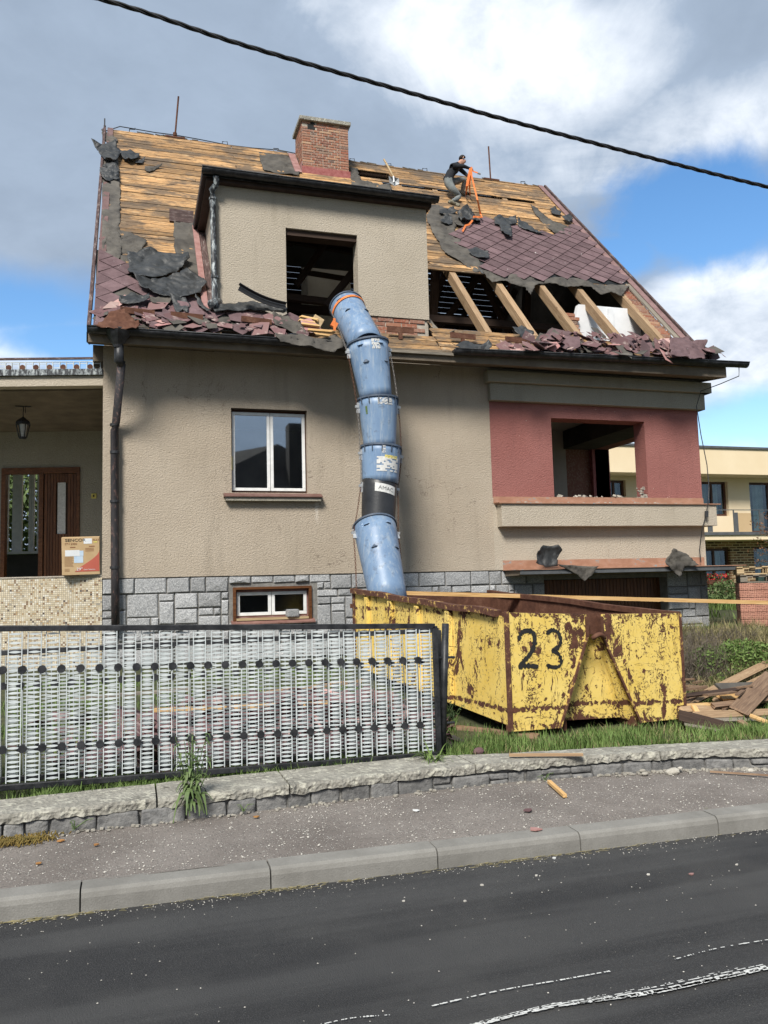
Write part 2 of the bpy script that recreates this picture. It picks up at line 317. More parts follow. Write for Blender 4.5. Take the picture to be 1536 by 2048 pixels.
wh = k.noise(k.pos, 2.2, 4, .6); v3 = k.vor(k.scl(k.pos, (1, 1.8, 1)), 34); c_ = k.mix(k.math('MULTIPLY', k.math('LESS_THAN', v3, .16), k.rng(wh, .48, .6)), c_, (.52, .50, .44))
k.col(c_); k.bump(k.math('ADD', k.noise(k.pos, 90, 4, .75), chip), .010); M['pavement_asphalt'] = k.m
k = simple('soil', (.05, .04, .028), (.13, .105, .075), 5, 1, .03, 14, randv=0)
k = simple('far_ground', (.045, .07, .02), (.09, .11, .04), .8, 1, .02, 5, randv=0)
k = MT('tile_purple', .85, .25); vec = k.scl(k.obj, (1, 1, 1), k.rnd); n_ = k.noise(k.pos, 5, 7, .7); c_ = k.ramp(n_, [(.3, (.095, .058, .062)), (.7, (.175, .115, .12))]); c_ = k.vary(c_, k.rnd, .78, 1.2)
li = k.noise(k.pos, 8, 6, .72, .8); c_ = k.mix(k.rng(li, .665, .70, 0, .9), c_, (.50, .46, .44)); l2 = k.noise(k.pos, 45, 3, .6); c_ = k.mix(k.rng(l2, .6, .75, 0, .4), c_, (.30, .24, .23)); k.col(c_); k.bump(n_, .004); M['tile_purple'] = k.m
k = MT('tile_broken', .9, .2); n_ = k.noise(k.pos, 9, 5, .6); c_ = k.ramp(k.rnd, [(0, (.10, .06, .062)), (.4, (.17, .095, .097)), (.62, (.22, .13, .125)), (.74, (.40, .20, .19)), (.88, (.46, .30, .27)), (1, (.22, .19, .17))]); c_ = k.mix(k.rng(n_, .52, .72, 0, .6), c_, (.46, .38, .34)); k.col(c_); k.bump(n_, .004); M['tile_broken'] = k.m
simple('sill_brown', (.15, .075, .06), (.23, .13, .11), 7, .7, .003, 30)
simple('verge_metal', (.15, .085, .08), (.24, .15, .14), 7, .7, .003, 30)
simple('flashing_pink', (.27, .13, .115), (.42, .25, .23), 7, .7, .003, 30)
simple('flashing_red', (.20, .05, .045), (.32, .12, .11), 12, .7, .003, 30)
k = MT('orange_metal', .6, .3); n_ = k.noise(k.scl(k.pos, (1, 1, 2)), 4, 6, .7); c_ = k.ramp(n_, [(.42, (.32, .17, .11)), (.60, (.39, .22, .15)), (.64, (.24, .27, .27)), (.8, (.30, .33, .32))]); k.col(c_); k.bump(n_, .003); M['orange_metal'] = k.m
k = MT('peeling_black', .5, .4); n_ = k.noise(k.scl(k.pos, (2.5, 2.5, .8)), 9, 6, .75, .4); c_ = k.ramp(n_, [(.3, (.014, .015, .017)), (.49, (.03, .032, .036)), (.53, (.16, .18, .19)), (.6, (.38, .41, .41))]); k.col(c_); k.bump(n_, .004); M['peeling_black'] = k.m
simple('dark_trim', (.035, .022, .018), (.07, .045, .038), 6, .7, .004, 30, randv=0)
k = MT('black_metal', .45, .4); n_ = k.noise(k.pos, 9, 5, .7); c_ = k.ramp(n_, [(.4, (.012, .013, .015)), (.72, (.045, .046, .05))]); k.col(c_); k.bump(k.noise(k.pos, 60, 3), .002); M['black_metal'] = k.m
k = MT('verge_paint', .7, .25); n_ = k.noise(k.scl(k.obj, (1.5, 9, 9)), 3.5, 6, .7); c_ = k.ramp(n_, [(.35, (.04, .026, .024)), (.55, (.11, .07, .064)), (.68, (.30, .27, .25))]); k.col(c_); k.bump(n_, .004); M['verge_paint'] = k.m
k = MT('pipe_brown', .6, .3); n_ = k.noise(k.scl(k.pos, (3, 3, 1)), 7, 6, .72); c_ = k.ramp(n_, [(.3, (.022, .022, .025)), (.55, (.04, .036, .038)), (.62, (.13, .075, .065)), (.72, (.33, .29, .26))]); k.col(c_); k.bump(n_, .003); M['pipe_brown'] = k.m
k = simple('white_paint', (.62, .63, .62), (.80, .80, .79), 9, .5, .001, 40, randv=.0)
simple('fence_shaded', (.30, .33, .33), (.44, .47, .47), 12, .5, .001, 40, randv=.1)  # darker copy of fence_white: shade on the rear panel put into the colour
k = simple('fence_white', (.44, .48, .485), (.62, .66, .66), 12, .45, .001, 40, randv=.06)
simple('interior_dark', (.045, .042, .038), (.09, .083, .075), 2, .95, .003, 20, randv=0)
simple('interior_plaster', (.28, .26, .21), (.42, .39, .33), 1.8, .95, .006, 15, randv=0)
simple('interior_white', (.62, .63, .64), (.78, .79, .80), 1.4, .9, .003, 12, randv=0)
simple('ceiling_plaster', (.40, .37, .32), (.50, .465, .40), 2, .9, .003, 30, randv=0)
simple('soffit', (.13, .105, .08), (.22, .18, .135), 3, .95, .01, 60, randv=0)
k = MT('bin_yellow', .55, .35)
n1 = k.noise(k.scl(k.pos, (1, 1, .6)), 3.8, 8, .72, .5); n2 = k.noise(k.scl(k.pos, (5, 5, .9)), 4.2, 6, .7, .8); n3 = k.noise(k.scl(k.pos, (.8, .8, 7)), 3.0, 6, .7, .4); n4 = k.noise(k.pos, 38, 4, .65)
yl = k.ramp(k.noise(k.pos, 2.2, 5, .6), [(.3, (.72, .50, .10)), (.7, (.84, .64, .20))]); yl = k.mix(k.rng(n4, .4, .7, 0, .25), yl, (.80, .62, .28))
rc = k.ramp(k.noise(k.pos, 14, 5, .65), [(.3, (.055, .022, .015)), (.6, (.12, .05, .03)), (.8, (.19, .09, .05))])
msk = k.math('MAXIMUM', k.rng(n1, .575, .59), k.math('MAXIMUM', k.rng(n2, .625, .64), k.rng(n3, .635, .65)))
scr = k.noise(k.scl(k.pos, (1, 1, 1)), 2.4, 3, .5, 1.6); scr = k.math('ABSOLUTE', k.math('SUBTRACT', scr, .5)); msk = k.math('MAXIMUM', msk, k.math('MULTIPLY', k.rng(scr, .0055, .003), k.rng(n1, .44, .52)))
scr2 = k.noise(k.scl(k.pos, (1, 1, .5)), 4.1, 2, .5, 2.2); scr2 = k.math('ABSOLUTE', k.math('SUBTRACT', scr2, .47)); msk = k.math('MAXIMUM', msk, k.math('MULTIPLY', k.rng(scr2, .006, .003), k.rng(n2, .47, .55)))
msk = k.math('MAXIMUM', msk, k.math('MULTIPLY', k.rng(n4, .58, .60), k.rng(n1, .46, .52)))
bp = k.t.nodes.new('ShaderNodeVectorMath'); bp.operation = 'SUBTRACT'; k.L(k.pos, bp.inputs[0]); bp.inputs[1].default_value = (3.446, 7.293, .17)
def dotv(v):
    n = k.t.nodes.new('ShaderNodeVectorMath'); n.operation = 'DOT_PRODUCT'; k.L(bp.outputs[0], n.inputs[0]); n.inputs[1].default_value = v; return n.outputs['Value']
du = dotv((.9936, .1127, -.039)); dw = k.math('ADD', dotv((0, 0, 1)), k.math('MULTIPLY', du, .039))
def peak(v, c, w): return k.rng(k.math('ABSOLUTE', k.math('SUBTRACT', v, c)), w, w*.1)
ed = k.math('MAXIMUM', k.math('MULTIPLY', peak(dw, .20, .05), .95), k.math('MULTIPLY', peak(dw, .02, .10), .7))
ed = k.math('MAXIMUM', ed, k.math('MULTIPLY', peak(dw, 1.12, .06), .6)); ed = k.math('MAXIMUM', ed, k.math('MULTIPLY', peak(du, .84, .16), k.rng(dw, .4, .9))); ed = k.math('MAXIMUM', ed, k.math('MULTIPLY', peak(du, 1.22, .09), k.rng(dw, .5, .9)))
ed = k.math('MAXIMUM', ed, k.math('MULTIPLY', peak(du, 1.93, .07), k.rng(dw, .6, .3))); ed = k.math('MAXIMUM', ed, k.math('MULTIPLY', peak(k.math('ADD', du, k.math('MULTIPLY', dw, .45)), 1.70, .06), .8)); ed = k.math('MAXIMUM', ed, k.math('MULTIPLY', peak(k.math('SUBTRACT', du, k.math('MULTIPLY', dw, .42)), .52, .05), .8))
nn_ = k.noise(k.scl(k.pos, (1, 1, .8)), 11, 7, .75, .6); msk = k.math('MAXIMUM', msk, k.rng(k.math('ADD', nn_, k.math('MULTIPLY', ed, .19)), .62, .635))
k.col(k.mix(msk, yl, rc)); k.rough(k.rng(msk, 0, 1, .5, .9)); k.bump(k.math('ADD', k.math('MULTIPLY', msk, -.5), k.math('MULTIPLY', n4, .25)), .006); M['bin_yellow'] = k.m
k = MT('rust', .9, .2); n_ = k.noise(k.pos, 6, 7, .7); c_ = k.ramp(n_, [(.3, (.055, .024, .017)), (.55, (.12, .055, .035)), (.75, (.20, .11, .075))]); k.col(c_); k.bump(k.noise(k.pos, 40, 5, .7), .006); M['rust'] = k.m
k = MT('rust_rim', .85, .25); n_ = k.noise(k.pos, 14, 6, .7); c_ = k.ramp(n_, [(.3, (.06, .025, .018)), (.57, (.13, .06, .04)), (.62, (.62, .42, .12)), (.8, (.7, .5, .16))]); k.col(c_); k.bump(n_, .006); M['rust_rim'] = k.m
k = MT('chute_blue', .42, .45); n_ = k.noise(k.scl(k.pos, (1, 1, .5)), 3.2, 6, .65); c_ = k.ramp(n_, [(.3, (.125, .205, .335)), (.65, (.21, .305, .44))]); c_ = k.mix(k.rng(k.noise(k.scl(k.pos, (6, 6, .7)), 3, 6, .75), .48, .66, 0, .6), c_, (.36, .41, .45)); sm = k.noise(k.pos, 9, 5, .7); c_ = k.mix(k.rng(sm, .56, .66, 0, .55), c_, (.10, .13, .18)); c_ = k.vary(c_, k.rnd, .9, 1.1); k.col(c_); k.bump(n_, .004); M['chute_blue'] = k.m
simple('chute_rim', (.05, .065, .09), (.10, .13, .18), 6, .5, .002, 30, randv=.05)
simple('chute_black', (.014, .015, .017), (.032, .033, .036), 5, .42, .002, 30, spec=.5)
k = simple('sticker', (.50, .50, .48), (.72, .72, .70), 25, .7, 0, randv=0)
simple('chain_metal', (.16, .15, .14), (.34, .31, .28), 30, .5, .001, 80, metal=.6, randv=.1)
simple('chain_rust', (.07, .035, .022), (.16, .08, .05), 30, .8, .001, 80, randv=.1)
simple('galvanised', (.38, .39, .40), (.55, .56, .56), 20, .45, .001, 80, metal=.5, randv=0)
simple('orange_strap', (.62, .15, .035), (.78, .24, .07), 12, .7, .001, 90, randv=0)
k = simple('cardboard', (.46, .32, .17), (.56, .40, .23), 5, .9, .001, 60, randv=0)
simple('carton_red', (.42, .10, .07), (.50, .13, .09), 4, .8, 0, randv=0); simple('ink_black', (.012, .012, .012), (.03, .03, .03), 8, .8, 0, randv=0)
simple('ink_brown', (.22, .10, .05), (.28, .14, .07), 8, .8, 0, randv=0); simple('paper_white', (.68, .70, .72), (.8, .8, .8), 8, .8, 0, randv=0); simple('paper_blue', (.45, .58, .72), (.62, .7, .78), 8, .8, 0, randv=0)
simple('paper_yellow', (.6, .5, .12), (.7, .6, .2), 8, .8, 0, randv=0); simple('ink_faint', (.30, .22, .13), (.36, .26, .15), 60, .8, 0, randv=0)
k = MT('mosaic', .5, .4); tv = k.scl(k.pos, (34, 34, 34)); fl_ = k.t.nodes.new('ShaderNodeVectorMath'); fl_.operation = 'FLOOR'; k.L(tv, fl_.inputs[0]); w_ = k.t.nodes.new('ShaderNodeTexWhiteNoise'); k.L(k.scl(fl_.outputs[0], (1, .0, 1)), w_.inputs['Vector'])
fr_ = k.t.nodes.new('ShaderNodeVectorMath'); fr_.operation = 'FRACTION'; k.L(tv, fr_.inputs[0]); sp_ = k.t.nodes.new('ShaderNodeSeparateXYZ'); k.L(fr_.outputs[0], sp_.inputs[0])
c_ = k.ramp(w_.outputs[0], [(0, (.55, .47, .33)), (.30, (.62, .54, .40)), (.5, (.50, .42, .28)), (.66, (.68, .63, .52)), (.80, (.40, .28, .15)), (.88, (.22, .13, .07)), (.94, (.30, .27, .22)), (.965, (.06, .04, .035)), (.985, (.70, .68, .6))], 'CONSTANT')
gx = k.math('MINIMUM', k.math('LESS_THAN', sp_.outputs[0], .86), k.math('LESS_THAN', sp_.outputs[2], .86)); c_ = k.mix(gx, (.30, .27, .22), c_); dn = k.noise(k.pos, 2.5, 5, .6); c_ = k.mix(k.rng(dn, .4, .7, 0, .3), c_, (.38, .34, .27)); k.col(c_); k.bump(gx, .003); M['mosaic'] = k.m
def glass(key, tint, fac, rough=.02):
    k = MT(key, .02, .5); g_ = k.t.nodes.new('ShaderNodeBsdfGlossy'); g_.inputs['Roughness'].default_value = rough; g_.inputs['Color'].default_value = (*tint, 1)
    tr = k.t.nodes.new('ShaderNodeBsdfTransparent'); tr.inputs[0].default_value = (.8, .85, .85, 1); fr = k.t.nodes.new('ShaderNodeLayerWeight'); fr.inputs[0].default_value = .25
    mm = k.t.nodes.new('ShaderNodeMixShader'); f_ = k.math('ADD', k.math('MULTIPLY', fr.outputs['Fresnel'], .8), fac, clamp=True); k.L(f_, mm.inputs[0]); k.L(tr.outputs[0], mm.inputs[1]); k.L(g_.outputs[0], mm.inputs[2])
    out = k.t.nodes['Material Output']; k.L(mm.outputs[0], out.inputs[0]); M[key] = k.m
glass('window_glass', (.9, .95, 1), .34)
glass('dull_glass', (.6, .65, .68), .10, .12)
glass('shop_glass', (.75, .85, .9), .07)
k = simple('grass', (.06, .11, .022), (.17, .24, .07), 3, .7, 0, spec=.25, randv=0); k.b.inputs['Subsurface Weight'].default_value = 0
simple('grass_dry', (.16, .14, .06), (.32, .27, .14), 4, .8, 0, randv=0)
simple('leaf', (.055, .10, .03), (.14, .19, .07), 6, .6, 0, randv=0)
simple('twig', (.085, .07, .055), (.19, .16, .125), 8, .9, 0, randv=0)
simple('flower_red', (.45, .03, .03), (.6, .06, .06), 8, .7, 0, randv=0)
simple('moss', (.12, .10, .03), (.25, .17, .05), 20, 1, .01, 80, randv=0)
simple('cream_wall', (.74, .60, .40), (.80, .67, .47), .8, .9, .002, 60, randv=0)
simple('ochre_wall', (.50, .36, .20), (.56, .41, .24), .8, .9, .002, 60, randv=0)
simple('slate_trim', (.07, .075, .08), (.12, .125, .13), 4, .5, .002, 30, randv=0)
simple('brown_frame', (.065, .028, .018), (.10, .045, .028), 4, .45, .001, 30, randv=0)
simple('curtain', (.35, .42, .38), (.55, .62, .56), 3, .9, .004, 8, randv=0)
k = MT('dark_brick', .85, .25); br = k.t.nodes.new('ShaderNodeTexBrick'); sw = k.t.nodes.new('ShaderNodeSeparateXYZ'); k.L(k.pos, sw.inputs[0]); cb = k.t.nodes.new('ShaderNodeCombineXYZ'); k.L(sw.outputs[0], cb.inputs[0]); k.L(sw.outputs[2], cb.inputs[1]); k.L(cb.outputs[0], br.inputs['Vector'])
br.inputs['Color1'].default_value = (.05, .03, .022, 1); br.inputs['Color2'].default_value = (.30, .17, .09, 1); br.inputs['Mortar'].default_value = (.55, .43, .27, 1); br.inputs['Scale'].default_value = 1; br.inputs['Brick Width'].default_value = .36; br.inputs['Row Height'].default_value = .105; br.inputs['Mortar Size'].default_value = .018; k.col(br.outputs[0]); k.bump(br.outputs['Fac'], -.008); M['dark_brick'] = k.m
k = MT('hollow_brick', .9, .2); gv = k.scl(k.obj, (1, 1, 1)); v_ = k.vor(k.scl(k.obj, (34, 34, 34)), 1, rnd=.25); c_ = k.ramp(k.noise(k.pos, 6, 4), [(.3, (.40, .19, .135)), (.7, (.50, .26, .19))]); c_ = k.mix(k.rng(v_, .36, .26, 0, .8), c_, (.10, .04, .03)); c_ = k.vary(c_, k.rnd, .85, 1.12); k.col(c_); k.bump(v_, .01); M['hollow_brick'] = k.m
simple('skin', (.42, .22, .15), (.50, .28, .20), 12, .55, 0, randv=0); simple('hair', (.012, .009, .007), (.03, .022, .016), 30, .7, .004, 90, randv=0)
simple('shirt', (.012, .014, .018), (.024, .026, .032), 9, .85, .006, 14, randv=0); simple('trousers', (.13, .145, .145), (.22, .235, .23), 5, .9, .010, 12, randv=0)
simple('shoe', (.13, .12, .085), (.22, .20, .15), 15, .8, .002, 40, randv=0); simple('road_paint', (.45, .45, .43), (.66, .66, .63), 25, .8, .003, 60, randv=0)
simple('pebble', (.30, .28, .25), (.62, .59, .53), 9, .9, 0, randv=0); simple('leaf_fallen', (.30, .13, .04), (.42, .22, .07), 12, .8, 0, randv=.1)
simple('rubble', (.26, .24, .20), (.48, .45, .39), 10, .95, .01, 30, randv=.15); simple('cable_black', (.010, .010, .011), (.02, .02, .022), 9, .5, 0, randv=0)
simple('bank_turf', (.035, .045, .018), (.085, .085, .04), 5, 1, .03, 12, randv=0); simple('far_dark', (.035, .030, .028), (.07, .06, .05), 1, .9, .003, 20, randv=0)
# ================================================================ SETTING
def kerbY(x): return 4.505-.0335*x
WP = [(-6, 5.5), (-3, 5.58), (-.8, 5.61), (.7, 5.63), (2.3, 5.72), (3.07, 5.66), (3.7, 5.60), (4.3, 5.47), (4.7, 5.32), (6, 5.0), (9, 4.7)]
BP = [(-6, 5.95), (-.83, 6.0), (.6, 6.08), (2.2, 6.14), (2.75, 5.98), (3.8, 5.83), (5.0, 5.62), (7, 5.35), (9, 5.1)]
def interp(P, x):
    for (a, b), (c, d) in zip(P, P[1:]):
        if x <= c: return b+(d-b)*(x-a)/(c-a)
    return P[-1][1]
def G(x, y):
    """height of the yard"""
    b0 = interp(BP, max(-6, min(9, x)))+.1; dx = max(0, min(3.5, x-3.4))*.035
    if y < b0: z = .20
    elif y < 7.3: t = min(1, (y-b0)/max(.2, 7.3-b0)); z = .20+(.09-dx-.20)*t*t*(3-2*t)
    else: z = .09-dx+.065*min(y-7.3, 8)
    if x > 6.2:
        t = min(1, (x-6.2)/2.2)*min(1, max(0, (y-6.9)/2.8)); z += .34*t*t*(3-2*t)
    return z
def grid_obj(name, x0, x1, nx, yf0, yf1, ny, zf, mt, label=None, parent=None, kind='structure'):
    b = B(); vs_ = []
    for j in range(ny+1):
        for i in range(nx+1):
            x = x0+(x1-x0)*i/nx; ya = yf0(x); yb = yf1(x); y = ya+(yb-ya)*j/ny; vs_.append((x, y, zf(x, y)))
    b.add(vs_, [(j*(nx+1)+i, j*(nx+1)+i+1, (j+1)*(nx+1)+i+1, (j+1)*(nx+1)+i) for j in range(ny) for i in range(nx)])
    o = b.build(name, mt, parent, smooth=True); tag(o, label, None, None, kind); return o
nz = lambda x, y, s, a: noise.noise(Vector((x*s, y*s, 3.3)))*a
grid_obj('ground', -900, 900, 4, lambda x: -900, lambda x: 900, 4, lambda x, y: -.35, M['far_ground'], 'wide flat land around the street')
grid_obj('road', -60, 60, 60, lambda x: -6.5, lambda x: kerbY(x)+.02, 24, lambda x, y: -.004*0+min(0, (y-1)*0)+nz(x, y, .6, .006), M['asphalt'], 'dark smooth asphalt road with faded white scratches')
grid_obj('pavement', -7, 9, 200, lambda x: kerbY(x)+.13, lambda x: interp(WP, x)+.05, 20, lambda x, y: .108+nz(x, y, 2.2, .008)+nz(x, y, 9, .003), M['pavement_asphalt'], 'rough old asphalt pavement with pale stone chips')
grid_obj('opposite_pavement', -60, 60, 30, lambda x: -9, lambda x: -6.5, 2, lambda x, y: .12, M['pavement_asphalt'], 'pavement across the street')
yard = grid_obj('yard_ground', -14, 45, 236, lambda x: interp(BP, max(-6, min(9, x)))-.06, lambda x: 16, 60, lambda x, y: G(x, y)+nz(x, y, 1.7, .03)+nz(x, y, 6, .012), M['bank_turf'], 'uneven yard of soil and thin grass before the house')
grid_obj('back_garden', -60, 80, 40, lambda x: 15.8, lambda x: 60, 12, lambda x, y: G(x, 15.8)-.02, M['far_ground'], 'grassy ground behind and beside the houses')
# kerb stones
kb = B(); kb.box(-9, 11, 4.2, 4.3, -.3, -.05)
kerb = B().beam((-9, kerbY(-9)+.06, -.06), (11, kerbY(11)+.06, -.06), .10, .12).build('kerb', M['kerb_concrete']); tag(kerb, 'long grey concrete kerb between road and pavement', None, None, 'structure')
kj = [at(p, q, Z=.0).x for p, q in ((160, 1827), (542, 1780), (875, 1738), (1160, 1703))]
xs = [kj[0]-.95*i for i in (8, 7, 6, 5, 4, 3, 2, 1)]+kj+[kj[-1]+.95*i for i in range(1, 7)]
for a, b_ in zip(xs, xs[1:]):
    g = .004; W_ = .15; dz = random.uniform(-.004, .004); q = B(); prof = [(0, -.05), (.004, .075), (.012, .098), (.03, .112), (W_, .116), (W_, -.05)]
    pa = [Vector((a+g, kerbY(a)+y, z+dz)) for y, z in prof]; pb = [Vector((b_-g, kerbY(b_)+y, z+dz)) for y, z in prof]; n_ = len(prof)
    q.add(pa+pb, [tuple(range(n_)), tuple(range(2*n_-1, n_-1, -1))]+[(i, i+n_, (i+1) % n_+n_, (i+1) % n_) for i in range(n_)]); q.build('kerb_stone', M['kerb_concrete'], kerb)
# low boundary wall
gw = empty('garden_wall', (2, 5.8, .1), 'low granite block wall with crumbling lichened concrete coping along the pavement', 'wall')
wb = B()
wx = [-6+.25*i for i in range(57)]
for a, b_ in zip(wx, wx[1:]):
    ya, yb = interp(WP, a)+.022, interp(WP, b_)+.022; za, zb = interp(BP, a)-.03, interp(BP, b_)-.03
    wb.add([(a, ya, -.1), (b_, yb, -.1), (b_, yb, .2), (a, ya, .2), (a, za, -.1), (b_, zb, -.1), (b_, zb, .2), (a, za, .2)], [(0, 1, 2, 3), (5, 4, 7, 6), (3, 2, 6, 7)])
wb.build('core', M['joint'], gw)
x = -2.6
while x < 6.6:
    w_ = random.uniform(.12, .30); top = .20 if x < 2.2 else .185
    rows = [(.085, top)] if random.random() < .8 or x < 1 else [(.085, .135), (.143, top)]
    for z0, z1 in rows:
        y0 = interp(WP, x+.01); y1 = interp(WP, x+w_-.01); pr = random.uniform(-.005, .018); j = lambda: random.uniform(-.008, .008)
        q = B(); f = [Vector((x+.004+j(), y0-pr+j(), z0)), Vector((x+w_-.004+j(), y1-pr+j(), z0)), Vector((x+w_-.005+j(), y1-pr+j(), z1+j()*.6)), Vector((x+.005+j(), y0-pr+j(), z1+j()*.6))]
        bk = [p+Vector((0, .07, 0)) for p in f]; q.add(f+bk, [(0, 1, 2, 3), (5, 4, 7, 6), (0, 4, 5, 1), (1, 5, 6, 2), (2, 6, 7, 3), (3, 7, 4, 0)]); q.build('stone', M['wall_granite'], gw, bevel=.012)
    x += w_
cs = [-5.8, -4.4, -3.1, -1.9, .15, 1.02, 2.42, 3.9, 5.1, 6.3]
for a, b_ in zip(cs, cs[1:]):
    nx = int((b_-a)/.022); q = B(); vs_ = []; prof = [(.0, .0, 1), (-.0, .35, 1), (.0, .7, 1), (.02, 1., .5), (.12, 1.02, .2), (.25, 1., .1), (.6, 1., .1), (1., 1., .3), (1., 0., 0)]
    for i in range(nx+1):
        t = i/nx; x = a+.006+(b_-a-.012)*t; yf = interp(WP, x)-.012; yb = interp(BP, x); z0, z1 = .203, .262
        e1 = noise.noise(Vector((x*5, 1.3, 0)))*.020+noise.noise(Vector((x*17, 4, 0)))*.012+noise.noise(Vector((x*45, 4, 2)))*.007; z0_ = z0+noise.noise(Vector((x*4, 9, 0)))*.016+noise.noise(Vector((x*14, 9, 0)))*.012
        for k_, (fy, fz, am) in enumerate(prof):
            nn = noise.noise(Vector((x*22, k_*3.1, 5)))*.012*am
            vs_.append((x, yf+(yb-yf)*fy+(e1 if fy < .3 else 0)*(1-fz*.3)+nn, z0_+(z1-z0_)*fz+noise.noise(Vector((x*6, fy*5, 8)))*.010*am+nn*.6))
    P_ = len(prof); q.add(vs_, [(i*P_+k_, i*P_+(k_+1) % P_, (i+1)*P_+(k_+1) % P_, (i+1)*P_+k_) for i in range(nx) for k_ in range(P_)]+[tuple(range(P_)), tuple(range((nx+1)*P_-1, nx*P_-1, -1))])
    q.build('coping_slab', M['coping_concrete'], gw)
# ================================================================ HOUSE
D = 13.0; HX0, HX1 = -.45, 10.4; EY, EZ = 12.35, 5.42; RY, RZ = 18.44, 11.95
TH = math.atan2(RZ-EZ, RY-EY); US = Vector((0, math.cos(TH), math.sin(TH))); RN = Vector((0, -math.sin(TH), math.cos(TH))); E0 = Vector((0, EY, EZ)); SL = math.hypot(RY-EY, RZ-EZ)
RX0, RX1 = -.66, 10.36
def RP(x, s, h=0): return Vector((x, 0, 0))+E0+US*s+RN*h
def rh(px, py, h=0):
    d = ray(px, py); o = Vector((0, 0, EYE)); t = (E0+RN*h-o).dot(RN)/d.dot(RN); p = o+d*t; return (p.x, (p-E0).dot(US))
def rp(px, py, h=0): x, s = rh(px, py, h); return RP(x, s, h)
def inpoly(x, y, P):
    c = False; n = len(P)
    for i in range(n):
        x1, y1 = P[i]; x2, y2 = P[(i+1) % n]
        if (y1 > y) != (y2 > y) and x < (x2-x1)*(y-y1)/(y2-y1)+x1: c = not c
    return c
house = empty('house', (5, 18, .3), 'two storey beige rendered family house with half stripped steep roof and stone plinth', 'house')
def wall_grid(b, axis, pos, th, u0, u1, z0, z1, holes):
    """wall slab with rectangular openings. axis 'y': faces -Y at pos, u = X ; axis 'x': u = Y"""
    us = sorted({u0, u1, *[h_[0] for h_ in holes], *[h_[1] for h_ in holes]}); zs = sorted({z0, z1, *[h_[2] for h_ in holes], *[h_[3] for h_ in holes]})
    P = (lambda u, d, z: (u, pos+d, z)) if axis == 'y' else (lambda u, d, z: (pos+d, u, z))
    solid = lambda i, j: 0 <= i < len(us)-1 and 0 <= j < len(zs)-1 and not any(h_[0]-1e-6 <= us[i] and us[i+1] <= h_[1]+1e-6 and h_[2]-1e-6 <= zs[j] and zs[j+1] <= h_[3]+1e-6 for h_ in holes)
    for i in range(len(us)-1):
        for j in range(len(zs)-1):
            if not solid(i, j): continue
            a, c, d, e_ = us[i], us[i+1], zs[j], zs[j+1]
            b.add([P(a, 0, d), P(c, 0, d), P(c, 0, e_), P(a, 0, e_)], [(0, 1, 2, 3)]); b.add([P(a, th, d), P(c, th, d), P(c, th, e_), P(a, th, e_)], [(3, 2, 1, 0)])
            for (di, dj, q) in ((-1, 0, (a, d, a, e_)), (1, 0, (c, d, c, e_)), (0, -1, (a, d, c, d)), (0, 1, (a, e_, c, e_))):
                if not solid(i+di, j+dj): b.add([P(q[0], 0, q[1]), P(q[2], 0, q[3]), P(q[2], th, q[3]), P(q[0], th, q[1])], [(0, 1, 2, 3)])
PZ = 1.81; WIN = (1.495, 2.735, 3.13, 4.50); BAS = (1.50, 2.76, 1.04, 1.625); RED = (7.235, 9.20, 3.10, 4.545); GAR = (6.97, 9.52, .2, 1.62); BX = 6.02
b = B(); wall_grid(b, 'y', D, .35, HX0, BX, PZ, 5.40, [WIN]); b.build('front_wall', M['stucco'], house)
b = B(); wall_grid(b, 'y', D+.004, .35, BX, HX1, 3.08, 4.80, [RED]); b.build('bay_wall', M['stucco_red'], house)
b = B(); b.box(BX, HX1, D, D+.35, PZ, 3.08); b.build('lower_bay_wall', M['stucco_pale'], house)
b = B(); b.box(BX, HX1, D, D+.35, 4.80, 5.42); b.build('upper_bay_wall', M['cornice_plaster'], house)
b = B(); wall_grid(b, 'y', D+.03, .32, HX0+.02, HX1-.02, -.1, PZ, [BAS, GAR]); b.build('plinth_wall', M['joint'], house)
# gable walls, back wall, floors
b = B(); wall_grid(b, 'x', HX1-.35, .35, D+.36, 23.8, -.1, 5.2, [(13.75, 16.12, 3.12, 4.56)])
b.prism([(HX1-.35, D+.36, 5.2), (HX1-.35, 23.8, 5.2), (HX1-.35, 23.6, 6.2), (HX1-.35, RY, RZ-.18), (HX1-.35, D+.36, 6.15)], (.35, 0, 0)); b.build('gable_wall', M['stucco_red'], house)
b = B(); b.box(HX0, HX0+.35, D+.36, 23.8, -.1, 5.2); b.prism([(HX0, D+.36, 5.2), (HX0, 23.8, 5.2), (HX0, 23.6, 6.2), (HX0, RY, RZ-.18), (HX0, D+.36, 6.15)], (.35, 0, 0)); b.build('gable_wall', M['stucco'], house)
B().box(HX0+.36, HX1-.36, 23.45, 23.8, -.1, 5.4).build('back_wall', M['stucco'], house)
B().box(HX0+.36, HX1-.36, D+.36, 23.4, 5.20, 5.38).build('attic_floor', M['grey_wood'], house)
B().box(HX0+.36, HX1-.36, D+.36, 23.4, 4.98, 5.19).build('ceiling', M['ceiling_plaster'], house)
B().box(HX0+.36, HX1-.36, D+.36, 23.4, 1.95, 2.15).build('floor', M['grey_wood'], house)
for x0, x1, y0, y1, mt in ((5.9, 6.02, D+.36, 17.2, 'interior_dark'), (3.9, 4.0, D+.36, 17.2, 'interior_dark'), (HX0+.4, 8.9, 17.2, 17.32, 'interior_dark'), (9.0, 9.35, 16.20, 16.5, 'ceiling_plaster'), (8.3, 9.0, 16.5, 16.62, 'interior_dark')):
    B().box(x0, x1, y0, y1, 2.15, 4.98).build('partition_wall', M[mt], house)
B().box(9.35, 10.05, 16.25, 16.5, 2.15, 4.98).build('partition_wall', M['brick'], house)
B().box(9.3, 10.04, 13.4, 16.2, 4.56, 4.97).build('lintel_beam', M['interior_dark'], house)
